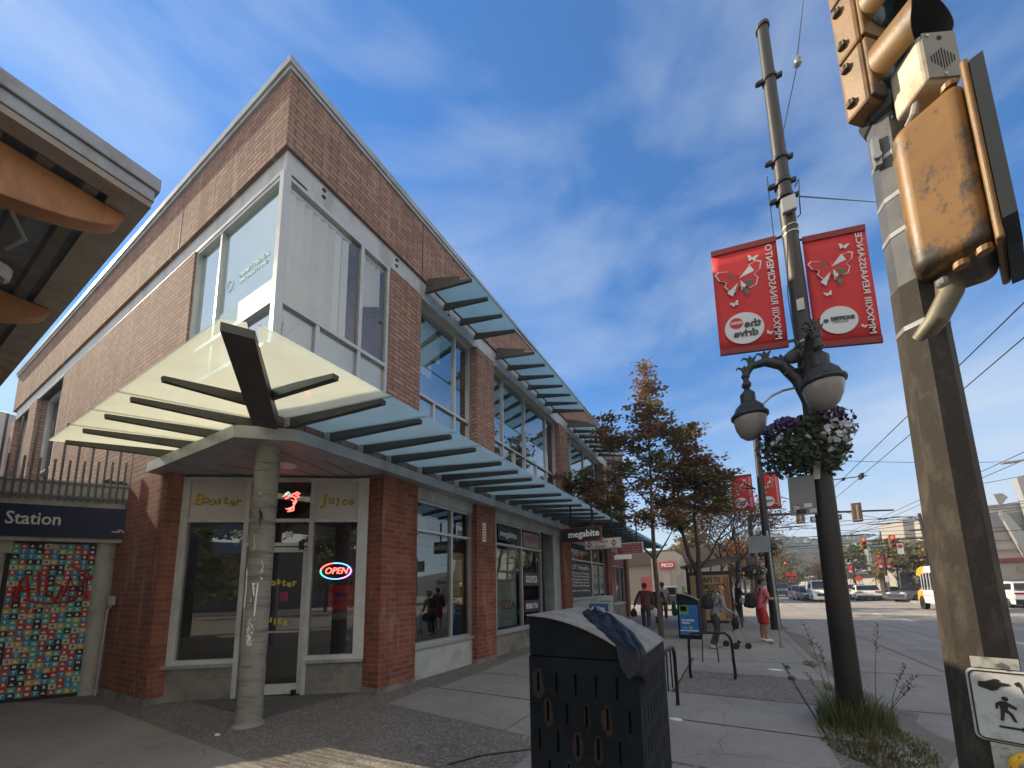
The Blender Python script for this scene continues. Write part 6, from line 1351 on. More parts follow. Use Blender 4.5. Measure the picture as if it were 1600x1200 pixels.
def tree(base, label, trunk, limbs, clumps, leaves, seed, lsize=.13, twigs=None, group='street trees', flat=.5, simple=False, bark=None, name='street_tree', crown_kind='crown'):
    """trunk: path with radii; limbs: list of paths; clumps: (centre, radii, weight, mat)"""
    t = thing(name, base, label, 'tree', group); rr = random.Random(seed); bark = bark or m_bark
    mb = MB(); mb.tube([Vector(p) for p,r in trunk],[r for p,r in trunk],12)
    tr = mb.build('trunk', bark, t, smooth=True)
    mb = MB(); tips = []
    for pts, r0 in limbs:
        pts = [Vector(p) for p in pts]; mb.tube(pts,[r0*(1-.75*i/(len(pts)-1)) for i in range(len(pts))],8)
    # secondary twigs into the clumps
    anchors = [Vector(p) for p,r in trunk[len(trunk)//2:]]+[Vector(p) for pts,r0 in limbs for p in pts[1:]]
    for c,rad,wt,m in clumps:
        c = Vector(c)
        for k in range(max(2,int(wt*5))):
            d = Vector((rr.gauss(0,.55)*rad[0],rr.gauss(0,.55)*rad[1],rr.gauss(0,.45)*rad[2])); e = c+d
            a = min(anchors, key=lambda q: (q-e).length+(max(0,q.z-e.z)*1.5)); mid = a.lerp(e,.5)+Vector((rr.gauss(0,.06),rr.gauss(0,.06),.05))
            mb.tube([a,mid,e],[.018,.011,.005],5)
    mb.build('branches', bark, t, smooth=True)
    mats = [lf_brown, lf_green, lf_olive, lf_orange, lf_mid, lf_yel]; lm = MB()
    tot = sum(w_ for _,_,w_,_ in clumps)
    for c,rad,wt,m in clumps:
        n = int(leaves*wt/tot); c = Vector(c); sub = []
        for k in range(max(4,n//26)):
            d = Vector((rr.gauss(0,1),rr.gauss(0,1),rr.gauss(0,1))).normalized()*(rr.random()**.45); sub.append(c+Vector((d.x*rad[0],d.y*rad[1],d.z*rad[2])))
        for k in range(n):
            s = rr.choice(sub); p = s+Vector((rr.gauss(0,.13)*1.3,rr.gauss(0,.13)*1.3,rr.gauss(0,.06)))*(lsize/.13)
            mm = m if rr.random() < .72 else rr.choice((0,1,2) if m < 3 else (m,2,m))
            leaf(lm, p, lsize*(.6+.7*rr.random()), rr, mm, flat, simple)
    o = lm.build(crown_kind, mats, t, fix=False)
    return t
B_,G_,O_,R_,M_,Y_ = 0,1,2,3,4,5
TX, TY = -2.13, 12.5
tree((TX,TY,0), 'tall bronze leaved maple with a narrow straight trunk in front of the red fronted shop',
  [((TX,TY,0),.085),((TX-.01,TY,1.0),.072),((TX-.06,TY,2.4),.07),((TX-.05,TY,3.8),.055),((TX+.0,TY,5.5),.04),((TX+.02,TY,7.4),.022),((TX,TY,9.3),.008)],
  [([(TX-.06,TY,2.5),(TX-.6,TY+.1,3.1),(TX-1.2,TY+.1,3.9),(TX-2.2,TY,4.8),(TX-3.1,TY,5.3)],.04),([(TX-.05,TY,2.45),(TX+.35,TY-.1,3.0),(TX+.75,TY,3.7)],.035),
   ([(TX,TY,4.2),(TX-.8,TY+.3,5.2),(TX-1.5,TY,6.6),(TX-1.6,TY,7.9)],.03),([(TX,TY,4.6),(TX+.6,TY+.3,5.5),(TX+.9,TY,6.6)],.03),([(TX,TY,3.4),(TX-1.0,TY-.6,4.6),(TX-1.8,TY-.5,5.6)],.03)],
  [((TX,TY,9.05),(.16,.2,.45),.12,B_),((TX+.02,TY,8.25),(.42,.4,.5),.5,B_),((TX+.05,TY,7.4),(.62,.55,.5),.9,O_),((TX+.15,TY,6.7),(.62,.6,.5),.9,B_),((TX-1.35,TY,7.35),(.36,.4,.5),.3,B_),((TX-1.35,TY,6.75),(.75,.5,.4),.8,B_),
   ((TX-.5,TY,6.4),(.55,.5,.35),.5,O_),((TX+.95,TY,6.6),(.4,.4,.5),.4,G_),((TX+.2,TY,5.7),(.6,.6,.5),.8,G_),((TX-.3,TY,5.0),(.45,.5,.45),.45,O_),((TX-2.2,TY,5.35),(1.0,.7,.5),1.5,G_),((TX-3.15,TY,5.35),(.45,.6,.55),.8,B_),((TX-3.3,TY,5.0),(.35,.4,.35),.3,O_),
   ((TX-2.2,TY,4.65),(.95,.8,.5),1.5,B_),((TX-1.6,TY,4.0),(.9,.7,.4),1.2,G_),((TX-2.7,TY,3.95),(.6,.5,.3),.55,B_),((TX-1.1,TY,4.75),(.6,.6,.5),.8,O_),((TX-.9,TY,5.5),(.5,.5,.4),.5,O_),((TX-.2,TY,3.9),(.6,.6,.4),.6,O_),((TX+.55,TY,3.8),(.4,.5,.35),.35,B_)],
  12500, 4, .13, flat=.38)
TX2, TY2 = -1.06, 14.4
tree((TX2,TY2,0), 'two stemmed street tree with a rusty crown beside the bus shelter',
  [((TX2,TY2,0),.13),((TX2,TY2,1.2),.12),((TX2,TY2,2.1),.11)],
  [([(TX2,TY2,2.0),(TX2-.28,TY2,2.7),(TX2-.42,TY2,3.5),(TX2-.6,TY2,4.6),(TX2-.7,TY2,6.2)],.085),([(TX2,TY2,2.0),(TX2+.05,TY2,2.8),(TX2+.0,TY2,4.0),(TX2+.2,TY2,5.6),(TX2+.3,TY2,7.4)],.085),
   ([(TX2+.05,TY2,2.2),(TX2+.4,TY2,2.6),(TX2+.75,TY2+.2,3.3),(TX2+1.3,TY2+.4,4.0),(TX2+2.0,TY2+.5,4.9)],.05),([(TX2+.6,TY2+.2,3.1),(TX2+1.2,TY2+.2,3.5),(TX2+2.0,TY2+.2,3.8)],.03),([(TX2-.4,TY2,3.4),(TX2-1.0,TY2,4.4),(TX2-1.3,TY2,5.2)],.035)],
  [((TX2-.1,TY2,6.9),(.6,.6,.7),.9,O_),((TX2+.2,TY2,6.1),(.65,.6,.5),1.0,B_),((TX2-.35,TY2,5.5),(.8,.7,.5),1.2,B_),((TX2+.5,TY2,5.3),(.8,.7,.5),1.3,G_),((TX2+.8,TY2,5.2),(.4,.5,.35),.35,B_),((TX2+.85,TY2,4.8),(.4,.5,.3),.45,G_),((TX2,TY2,4.6),(.8,.7,.45),1.2,O_),((TX2-.9,TY2,4.7),(.6,.6,.5),.9,B_),((TX2+.7,TY2,4.3),(.5,.5,.3),.4,O_),((TX2-.5,TY2,3.9),(.6,.6,.35),.6,G_),((TX2-1.0,TY2,6.0),(.35,.4,.4),.3,O_),((TX2+1.2,TY2+.4,5.3),(.3,.3,.3),.2,O_)],
  9000, 9, .14, flat=.38, bark=m_barkd)
# bare twiggy tree and sunlit rusty trees beyond the shelter
def bare(base, h, seed, label, spread=1.2, lv=0, lm_=3, n=9, group='street trees'):
    t = thing('bare_tree', base, label, 'tree', group); rr = random.Random(seed); mb = MB(); b = Vector(base)
    tr = MB(); tr.tube([b,b+Vector((.05,0,h*.3)),b+Vector((.1,0,h*.45))],[.11,.09,.07],10); tr.build('trunk', m_barkd, t, smooth=True)
    leaves_ = MB()
    def grow(p, d, L_, r, k):
        q = p+d*L_; mid = p+d*L_*.5+Vector((rr.gauss(0,.05),rr.gauss(0,.05),rr.gauss(0,.03)))*L_
        mb.tube([p,mid,q],[r,r*.8,r*.6],5 if k < 2 else 4, cap=False)
        if k <= 1 and lv:
            for j in range(lv): leaf(leaves_, q.lerp(p,rr.random())+Vector((rr.gauss(0,.12),rr.gauss(0,.12),rr.gauss(0,.12))), .11, rr, lm_ if rr.random() < .7 else 0, .6, True)
        if k == 0: return
        for j in range(3 if rr.random() < .55 else 2):
            nd = (d+Vector((rr.gauss(0,.42)*spread,rr.gauss(0,.42)*spread,rr.gauss(.12,.25)))).normalized(); grow(q if j else p.lerp(q,.75), nd, L_*(.68+.2*rr.random()), r*.6, k-1)
    for j in range(n):
        a = 6.28*j/n+rr.random(); d = Vector((math.cos(a)*.6*spread,math.sin(a)*.6*spread,.9)).normalized(); grow(b+Vector((.07,0,h*(.3+.15*rr.random()))), d, h*.17, .035, 4)
    mb.build('branches', m_barkd, t, fix=False)
    if leaves_.v: leaves_.build('crown', [lf_brown, lf_green, lf_olive, lf_orange, lf_mid, lf_yel], t, fix=False)
    return t
bare((.15,19.6,0), 6.6, 3, 'thin mostly bare tree whose twigs cross the smaller left banner', 1.25, 1, 3, 8)
bare((-.6,23.0,0), 7.6, 8, 'rusty leaved twiggy tree behind the bus shelter roof', 1.3, 7, 3, 9)
bare((1.0,30.0,.0), 6.0, 12, 'orange brown tree behind the shelter near the flower baskets', 1.3, 8, 3, 8)
def blob_tree(base, h, w_, mats_, n, seed, label, ls=.3, cat_name='leafy_tree', group='trees along the street', trunk_h=.3, nc=9):
    rr = random.Random(seed); b = Vector(base); cl = []
    for k in range(nc):
        z = h*(trunk_h+.1+(1-trunk_h-.2)*rr.random()); ww = w_*(1-.55*abs((z/h-.55)/.45)**1.5); a = rr.random()*6.28; q = .65*rr.random()**.5
        cl.append(((b.x+ww*q*math.cos(a),b.y+ww*q*math.sin(a),b.z+z),(ww*.5,ww*.5,h*.14),1,rr.choice(mats_)))
    return tree(base, label, [((b.x,b.y,b.z),w_*.055),((b.x,b.y,b.z+h*.35),w_*.045),((b.x+.1,b.y,b.z+h*.8),w_*.015)],
        [([(b.x,b.y,b.z+h*.3),(b.x+math.cos(a)*w_*.3,b.y+math.sin(a)*w_*.3,b.z+h*.5),(b.x+math.cos(a)*w_*.6,b.y+math.sin(a)*w_*.6,b.z+h*.68)],w_*.025) for a in (0,1.3,2.6,3.9,5.2)],
        cl, n, seed, ls, None, group, .8, True, m_barkd, cat_name)
far_t = [((13.4,46.5,.05),5.2,1.7,(O_,G_,B_),'brownish green tree behind the parked cars, left of the paired far banners'),((13.9,52,.05),5.6,1.9,(O_,G_),'olive street tree beyond the single far banner'),((14.4,43.5,.05),5.5,2.1,(G_,G_,O_),'dense dark green tree right of the paired far banners'),
 ((13.2,60,.05),6.2,2.2,(O_,M_),'lighter green tree beyond the far intersection, behind the far banners'),((14.5,70,.05),6.5,2.6,(G_,O_),'distant dark street tree above the parked cars'),((12.9,80,.05),6.5,2.6,(O_,B_),'most distant brownish tree of the right hand row'),((17.5,52,.05),4.8,1.6,(G_,O_),'dark tree crown left of the grey block building')]
for i,(b,h,w_,ms,lb) in enumerate(far_t): blob_tree(b,h,w_,ms,2300,30+i,lb,.28)
blob_tree((7.8,78,.0),7.8,2.6,(M_,O_),2600,50,'tall pointed green tree in the middle of the far street, left of the tall pole',.32,trunk_h=.1)
blob_tree((6.2,86,0),5.2,3.0,(R_,R_,O_),2600,51,'low orange tree left of the pointed green tree down the street',.34)
blob_tree((2.8,72,0),5.0,2.6,(R_,O_,M_),2600,52,'orange and green tree above the farthest oncoming car',.32)
blob_tree((9.6,84,0),4.6,2.2,(Y_,M_),1900,53,'small yellow autumn tree just left of the tall pole in the distance',.3)
blob_tree((-4.2,47,.05),8.2,2.6,(M_,O_),2400,54,'rounded green tree rising behind the brown roofed shop',.34)
blob_tree((-.4,58,.05),7.0,3.0,(R_,B_,O_),3000,55,'rust coloured tree behind the bus shelter roof end',.34)
blob_tree((1.0,44,.05),6.2,2.0,(Y_,R_,O_),2200,56,'golden brown tree left of the small hanging flower basket',.3)
# wooded hill far away
hb = MB(); rr = random.Random(5); 
def hillz(x, y): 
    s = (y-150)/170; return max(-1, 24*max(0,min(1,s))*(1+.25*math.sin(x*.035+1)+.12*math.sin(x*.11)))
nx_, ny_ = 50, 14; V = [(-190+i*9, 150+j*14, hillz(-190+i*9,150+j*14)-1) for j in range(ny_) for i in range(nx_)]
hb.add(V,[(j*nx_+i,j*nx_+i+1,(j+1)*nx_+i+1,(j+1)*nx_+i) for j in range(ny_-1) for i in range(nx_-1)]); struct(hb,'hill',M('hill_ground', (.05,.06,.035), .9, 0, .3, .05, 0),fix=False)
wd = MB()
for i in range(620):
    x = -60+rr.random()*190; y = 160+rr.random()*160; z = hillz(x,y); w_ = 3.0+3.2*rr.random()
    for k in range(34):
        d = Vector((rr.gauss(0,1),rr.gauss(0,1),rr.gauss(0,1))).normalized(); p = Vector((x,y,z+w_*.7))+Vector((d.x*w_,d.y*w_,d.z*w_*.9)); leaf(wd,p,2.2,rr,0 if (i*7)%5 else 1,1.2,True)
tag(wd.build('distant_wood',[lf_far, leafmat('leaf_far_brown', (.10,.075,.04))],fix=False),'hazy wooded hillside beyond the end of the street','wood',kind='stuff')
# ================================================================ vehicles
def paint(name, rgb, rough=.25, metal=.0):
    if name in MC: return MC[name]
    m, n, l, b = _new(name); b.inputs['Base Color'].default_value = (*rgb,1); b.inputs['Roughness'].default_value = rough; b.inputs['Metallic'].default_value = metal; b.inputs['Coat Weight'].default_value = .6; b.inputs['Coat Roughness'].default_value = .05
    tc = n.new('ShaderNodeTexCoord'); f = _noise(n, l, 2.5, tc.outputs['Object'], 6); c = _mix(n, l, _ramp(n, l, f, .4, .75, 0, .25), rgb, tuple(x*.7 for x in rgb)); l.new(c, b.inputs['Base Color'])
    MC[name] = m; return m
m_cg = M('car_glass', (.012,.014,.016), .08, 0, .1, 3, 0); m_tyre = M('tyre_rubber', (.015,.015,.015), .85, 0, .2); m_rim = M('alloy_rim', (.35,.36,.37), .35, .8, .1); m_trim = M('black_trim', (.02,.02,.022), .6); m_hl = M('headlight_glass', (.6,.62,.64), .1, .2, .05); m_tl = M('tail_light', (.30,.01,.015), .25, 0, .1)
def car(loc, rz, label, col, L_=4.5, W=1.82, H=1.5, kind='suv', group='cars on the street'):
    """built along local +Y = forward"""
    t = thing('parked_car' if 'parked' in label else 'car', (0,0,0), label, 'car', group)
    h = H; g = .22
    if kind == 'sedan': low = [(-.5,.30),(-.49,.62),(-.36,.66),(.16,.64),(.42,.55),(.49,.45),(.5,.25)]; roof = [(-.38,.65),(-.24,.97),(-.02,1.0),(.08,.97),(.24,.64)]
    elif kind == 'van': low = [(-.5,.25),(-.5,.6),(.22,.6),(.42,.52),(.49,.42),(.5,.2)]; roof = [(-.5,.6),(-.49,.97),(.12,1.0),(.18,.97),(.30,.6)]
    else: low = [(-.5,.28),(-.5,.60),(-.44,.66),(.18,.65),(.42,.58),(.49,.48),(.5,.25)]; roof = [(-.47,.66),(-.41,.93),(-.30,.99),(.0,1.0),(.09,.97),(.24,.65)]
    body = MB(); o = (-W/2,0,0)
    pts = [(-.5,g/h)]+low+[(.5,g/h)]
    # wheel arches cut as notches in the side outline
    def arch(cy): return [((cy+.085*math.cos(a)), (g+ .36*math.sin(a))/h) for a in [math.pi-math.pi*i/8 for i in range(9)]]
    bottom = [(.5,g/h)]+list(reversed(arch(.31)))+list(reversed(arch(-.30)))+[(-.5,g/h)]
    outline = [(x*L_,z*h) for x,z in low]+[(x*L_,max(z*h,g)) for x,z in bottom]
    body.prism(outline, o, (0,1,0), (0,0,1), (W,0,0))
    bo_ = body.build('body', col, t, bevel=.06, smooth=True, segs=3)
    cab = MB(); n_ = len(roof); tw_ = .13
    lft = [(-W/2+.03+(tw_ if z > .8 else 0)*1, y*L_, z*h) for y,z in roof]; rgt = [(-x,y,z) for x,y,z in lft]
    cab.add(lft+rgt,[tuple(range(n_)),tuple(reversed(range(n_,2*n_)))]+[(i,n_+i,n_+(i+1)%n_,(i+1)%n_) for i in range(n_)])
    cb_ = cab.build('cabin', col, t, bevel=.03, smooth=True)
    # windows as inset dark panels proud of the cabin
    gl = MB()
    for sgn in (-1,1):
        def S(y,z,e=.012):
            xx = W/2-.03-tw_*max(0,min(1,(z-roof[0][1])/(.93-roof[0][1])))+e; return (sgn*xx, y*L_, z*h)
        y0, z0 = roof[0]; yA, zA = roof[1]; yE, zE = roof[-1]; yD, zD = roof[-2]
        zb_, zt_ = z0+.03, .92
        fr = lambda z: yE+(yD-yE)*(z-zE)/(zD-zE)-.025
        bk = lambda z: y0+(yA-y0)*(z-z0)/(zA-z0)+.03
        segs = [(-.12,None),(None,-.10)] if kind != 'van' else [(.02,None)]
        for ya,yb in (((bk(zb_),bk(zt_)),(-.115,-.115)),((-.095,-.095),(fr(zb_),fr(zt_)))) if kind != 'van' else (((-.05,-.05),(fr(zb_),fr(zt_))),):
            gl.add([S(ya[0],zb_),S(yb[0],zb_),S(yb[1],zt_),S(ya[1],zt_)],[(0,1,2,3)])
    (ya,za),(yb,zb2) = roof[-1],roof[-2]; wi = W/2-.1
    gl.add([(-wi,ya*L_+.02,za*h+.03),(wi,ya*L_+.02,za*h+.03),(wi-.1,yb*L_+.02,zb2*h-.01),(-wi+.1,yb*L_+.02,zb2*h-.01)],[(0,1,2,3)])
    (ya,za),(yb,zb2) = roof[0],roof[1]; gl.add([(-wi,ya*L_-.02,za*h+.04),(wi,ya*L_-.02,za*h+.04),(wi-.1,yb*L_-.02,zb2*h-.0),(-wi+.1,yb*L_-.02,zb2*h)],[(0,1,2,3)])
    gl.each('window', m_cg, cb_, fix=False)
    for cy_ in (.31,-.30):
        for sgn in (-1,1):
            wh = MB(); wh.lathe([(.20,-.11),(.31,-.10),(.335,-.06),(.335,.06),(.31,.10),(.20,.11)],(sgn*(W/2-.13),cy_*L_,.335),20,0,(1,0,0)); w_ = wh.build('wheel', m_tyre, t, smooth=True)
            rm = MB(); rm.lathe([(.0,.09),(.05,.112),(.20,.10),(.205,.115),(.215,.1)],(sgn*(W/2-.13),cy_*L_,.335),20,0,(sgn,0,0)); 
            rm.build('rim', m_rim, w_, smooth=True)
    for sgn in (-1,1):
        q = MB(); q.box(sgn*(W/2-.32)-.2,sgn*(W/2-.32)+.2,L_*.49-.08,L_*.5+.015,.46*h-.03,.46*h+.09); q.build('headlight', m_hl, t, bevel=.02)
        q = MB(); q.box(sgn*(W/2-.25)-.22,sgn*(W/2-.25)+.22,-L_*.5-.015,-L_*.5+.1,.52*h,.52*h+.12); q.build('tail_light', m_tl, t, bevel=.02)
        q = MB(); q.box(sgn*(W/2+.06)-.07,sgn*(W/2+.06)+.07,L_*.19-.05,L_*.19+.05,.64*h,.64*h+.12); q.build('mirror', m_trim if sgn else col, t, bevel=.02)
    q = MB(); q.box(-.35*W,.35*W,L_*.5-.02,L_*.5+.012,.27*h,.40*h); q.build('grille', m_trim, t)
    q = MB(); q.box(-.48*W,.48*W,-L_*.5-.02,-L_*.5+.1,g,.34*h); q.build('bumper', m_trim, t, bevel=.02)
    q = MB(); q.box(-.25,.25,-L_*.5-.03,-L_*.5-.018,.36*h,.44*h); q.build('licence_plate', M('plate_pale', (.5,.5,.52)), t)
    t.location = (loc[0],loc[1],RZ if len(loc) < 3 else loc[2]); t.rotation_euler = (0,0,rz)
    return t
white_c = paint('white_car_paint', (.75,.76,.77)); silver_c = paint('silver_car_paint', (.40,.41,.42), .3, .5); black_c = paint('black_car_paint', (.012,.013,.016)); grey_c = paint('dark_grey_car_paint', (.07,.075,.08), .3, .3); navy_c = paint('blue_grey_car_paint', (.08,.10,.13), .3, .3)
PI = math.pi
car((15.1,34.0), R(-4), 'white hatchback with red tail lights crossing at the right edge behind the near pole', white_c, 4.4, 1.85, 1.55, 'suv')
car((17.2,38.6), R(80), 'black car with a pale roof behind the white hatchback', black_c, 4.7,1.9,1.6,'suv')
car((6.35,50.4), PI, 'silver car leading the oncoming queue, left of the black car', silver_c, 4.6,1.85,1.5,'suv')
car((6.6,46.8), PI, 'small black oncoming car between the silver car and the white van', black_c, 4.3,1.75,1.42,'sedan')
car((7.25,44.6), PI, 'white oncoming van with its front partly hidden by the tall pole', white_c, 4.9,1.95,1.95,'van')
car((5.7,63.5), PI, 'dark pickup sized car farthest down the street, pale bonnet lit by the sun', grey_c, 4.8,1.95,1.85,'suv')
car((10.35,54.0), 0, 'silver parked car at the far left of the row on the right hand kerb', silver_c, 4.4,1.8,1.6,'suv')
car((10.5,51.2), 0, 'dark parked car mostly hidden in the right hand row', grey_c, 4.4,1.8,1.5,'sedan')
car((10.55,49.6), 0, 'white parked car in the middle of the right hand row', white_c, 4.4,1.8,1.62,'suv')
car((10.95,46.6), R(-6), 'white parked sedan nearest in the right hand row', white_c, 4.5,1.8,1.45,'sedan')
car((13.7,42.6), R(118), 'dark blue grey parked car in front of the yellow and white bus', navy_c, 4.6,1.85,1.55,'sedan')
# shuttle bus, yellow front and roof cap, white side
bus = thing('shuttle_bus', (0,0,0), 'small shuttle bus with yellow front and white side crossing behind the near pole', 'bus')
m_by = paint('bus_yellow', (.80,.42,.02), .35); m_bw = paint('bus_white', (.78,.79,.80), .35)
q = MB(); q.prism([(-1.5,.45),(2.1,.45),(2.1,1.35),(-1.5,1.35)],(-1.1,0,0),(0,1,0),(0,0,1),(2.2,0,0)); q.build('lower_body', m_bw, bus, bevel=.03)
q = MB(); q.prism([(2.1,.42),(3.15,.42),(3.3,.8),(3.2,1.25),(2.62,1.42),(2.5,2.45),(2.1,2.45)],(-1.1,0,0),(0,1,0),(0,0,1),(2.2,0,0)); q.build('cab', m_by, bus, bevel=.06, segs=3)
q = MB(); q.box(-1.1,1.1,-1.5,2.1,1.35,2.5); q.build('upper_body', m_cg, bus)
for y in [-1.46,-1.2,-.65,-.1,.45,1.0,1.55,2.06]:
    for x in (-1.115,1.115): q = MB(); q.box(x-.012,x+.012,y-.035,y+.035,1.35,2.5); q.build('window_bar', m_bw, bus)
q = MB(); q.prism([(-1.55,2.48),(1.4,2.48),(1.4,2.85),(1.1,2.95),(-1.45,2.95),(-1.55,2.8)],(-1.12,0,0),(0,1,0),(0,0,1),(2.24,0,0)); q.build('roof', m_bw, bus, bevel=.05)
q = MB(); q.prism([(1.4,2.44),(2.85,2.30),(2.95,2.5),(2.6,2.82),(2.0,2.95),(1.4,2.97)],(-1.13,0,0),(0,1,0),(0,0,1),(2.26,0,0)); q.build('roof_cap', m_by, bus, bevel=.08, segs=3)
q = MB(); q.add([(-.98,3.16*0+2.71,1.45),(.98,2.71,1.45),(.92,2.57,2.32),(-.92,2.57,2.32)],[(0,1,2,3)]); q.build('windscreen', m_cg, bus, fix=False)
for x in (-1.112,1.112): q = MB(); q.box(x-.008,x+.008,2.1,2.5,1.4,2.3); q.build('cab_window', m_cg, bus)
for y in (2.45,-.75):
    for s in (-1,1):
        q = MB(); q.lathe([(.24,-.14),(.40,-.13),(.43,-.08),(.43,.08),(.40,.13),(.24,.14)],(s*.98,y,.43),22,0,(1,0,0)); w_ = q.build('wheel', m_tyre, bus, smooth=True); q = MB(); q.lathe([(0,.1),(.2,.13),(.25,.11)],(s*.98,y,.43),18,0,(s,0,0)); q.build('rim', m_rim, w_, smooth=True)
        q = MB(); q.lathe([(.46,-.005),(.52,-.005),(.52,.02),(.46,.02)],(s*1.1,y,.43),22,0,(s,0,0)); q.build('wheel_arch', m_trim, bus)
for s in (-1,1):
    q = MB(); q.tube([(s*1.1,2.6,1.5),(s*1.32,2.8,1.6)],.02,6); q.box(s*1.32-.08,s*1.32+.08,2.78,2.84,1.5,1.95); q.build('mirror', m_trim, bus); q = MB(); q.box(s*.75-.15,s*.75+.15,3.2,3.29,.85,1.05); q.build('headlight', m_hl, bus, bevel=.02)
q = MB(); q.box(-1.113,-1.105,-1.4,2.0,.95,1.0); q.build('side_stripe', M('orange_stripe', (.6,.3,.05), .5), bus)
bus.location = (10.9,29.2,RZ); bus.rotation_euler = (0,0,R(-3)); bus.scale = (.92,.84,.86)
# grey pickup parked beyond the building
pk = thing('pickup_truck', (0,0,0), 'grey pickup truck seen from the side beyond the people by the shop', 'pickup truck')
q = MB(); q.prism([(-2.7,.45),(-2.7,1.05),(-.75,1.08),(1.0,1.06),(2.4,.98),(2.65,.7),(2.65,.4),(1.95,.4),(1.9,.65),(1.6,.8),(1.3,.65),(1.22,.4),(-1.1,.4),(-1.2,.65),(-1.5,.8),(-1.8,.65),(-1.88,.4)],(-.95,0,0),(0,1,0),(0,0,1),(1.9,0,0)); q.build('body', paint('grey_truck_paint', (.10,.11,.12), .35, .4), pk, bevel=.04)
q = MB(); q.prism([(-.75,1.06),(-.68,1.72),(.45,1.74),(1.05,1.06)],(-.88,0,0),(0,1,0),(0,0,1),(1.76,0,0)); cb_ = q.build('cabin', paint('pale_truck_cab', (.42,.44,.45), .35, .2), pk, bevel=.04)
q = MB()
for s in (-1,1): q.add([(s*.885,-.6,1.14),(s*.885,.1,1.14),(s*.885,.1,1.62),(s*.885,-.55,1.62)],[(0,1,2,3)]); q.add([(s*.885,.17,1.14),(s*.885,.88,1.14),(s*.885,.45,1.62),(s*.885,.17,1.62)],[(0,1,2,3)])
q.each('window', m_cg, cb_, fix=False)
for y in (1.6,-1.5):
    for s in (-1,1):
        q = MB(); q.lathe([(.24,-.12),(.38,-.11),(.40,-.05),(.40,.05),(.38,.11),(.24,.12)],(s*.85,y,.40),20,0,(1,0,0)); w_ = q.build('wheel', m_tyre, pk, smooth=True); q = MB(); q.lathe([(0,.08),(.08,.13),(.22,.1),(.24,.12)],(s*.85,y,.40),18,0,(s,0,0)); q.build('rim', m_rim, w_, smooth=True)
for s in (-1,1): q = MB(); q.box(s*.8-.1,s*.8+.1,-2.72,-2.66,.75,.95); q.build('tail_light', m_tl, pk)
pk.location = (-3.8,29.4,RZ); pk.rotation_euler = (0,0,R(-88))
# ================================================================ background buildings, signals, wires
def bldg(name, loc, label, cat='building'): return thing(name, loc, label, cat)
def boxp(par, nm, mat, *b, **k): q = MB(); q.box(*b); return q.build(nm, mat, par, **k)
m_bei = M('beige_render', (.34,.31,.27), .85, 0, .08); m_gr = M('grey_cladding', (.27,.28,.28), .8, 0, .08); m_lg = M('light_grey_cladding', (.30,.31,.315), .7, 0, .06); m_gg = M('green_grey_glass', (.10,.15,.15), .15, .2, .3, 1.2); m_br = M('brown_shingle', (.085,.06,.045), .9, 0, .2); m_tan = M('tan_stucco', (.27,.23,.19), .9, 0, .08)
# brown roofed shop across the side street
sp_ = bldg('roofed_shop', (-6,41,0), 'low tan shop with sloping brown roof and red sign across the side street')
boxp(sp_,'wall',m_tan,-30,-.4,40.5,52,-.1,4.0)
q = MB(); q.prism([(-30.5,3.9),(0,3.9),(-.6,5.3),(-30.5,5.3)],(0,40.0,0),(1,0,0),(0,0,1),(0,12.5,0)); q.build('roof', m_br, sp_)
q = MB(); q.prism([(-7.3,.0),(-3.9,.0),(-3.9,3.2),(-4.3,4.6),(-5.0,5.1),(-6.3,5.1),(-7.3,4.4)],(0,39.6,0),(1,0,0),(0,0,1),(0,.9,0)); q.build('tower_front', M('pale_tan_stucco', (.33,.29,.25), .9, 0, .08), sp_)
for x in (-6.9,-5.5,-4.4): boxp(sp_,'pilaster',m_tan,x-.08,x+.08,39.55,39.6,0,4.3)
boxp(sp_,'door',M('pink_lit_window', (.4,.06,.07), .5),-8.6,-7.6,40.44,40.49,.1,2.6); 
s_ = boxp(sp_,'sign_board',M('sign_red', (.50,.03,.05), .5),-6.45,-5.05,39.45,39.58,3.35,4.05); text('PICO', .5, (-5.72,39.43,3.70), (1,0,0), (0,0,1), paint_white, s_, bold=.02, width=1.1)
for x in (-3.2,-1.8): boxp(sp_,'window',m_gg,x-.5,x+.5,40.44,40.49,.9,2.6)
# right side: long block with glass end, far behind the parked cars
ga = bldg('glass_hall', (20,58,0), 'long low hall with a sloping mesh roofline and glass wall left of the beige block')
q = MB(); q.prism([(14.3,-.1),(18,-.1),(18,7.6),(16.6,7.5),(14.3,6.2)],(0,57.5,0),(1,0,0),(0,0,1),(0,20,0)); q.build('glass_wall', M('pale_mesh_glass', (.30,.36,.40), .4, .2, .15, 1), ga)
for i in range(8): x = 14.5+i*.3; boxp(ga,'mullion',m_lg,x-.02,x+.02,57.4,57.5,.2,6.2+(x-14.3)*.56)
for z in (3.5,4.6,5.6): boxp(ga,'rail',m_lg,14.3,16.6,57.38,57.42,z,z+.06)
bb = bldg('beige_block', (19,50,0), 'tall beige and grey block building behind the yellow and white bus')
q = MB(); q.add([(13.55,50,-.1),(14.25,46.3,-.1),(16.2,46.3,-.1),(16.2,50,-.1),(13.55,50,7.25),(14.25,46.3,7.25),(16.2,46.3,7.25),(16.2,50,7.25)],[(0,3,2,1),(4,5,6,7),(0,1,5,4),(1,2,6,5),(2,3,7,6),(3,0,4,7)]); q.build('block_wall', m_bei, bb); boxp(bb,'front_wall',m_gr,14.27,16.2,46.24,46.3,-.1,7.2); boxp(bb,'base',m_gr,16.2,20.5,47.5,52,-.1,5.0)
for z in (2.2,3.9,5.5,6.9): boxp(bb,'joint',m_trim,14.27,16.2,46.2,46.24,z,z+.03)
boxp(bb,'glass_corner',m_gg,15.8,18.2,46.0,46.2,.2,4.6)
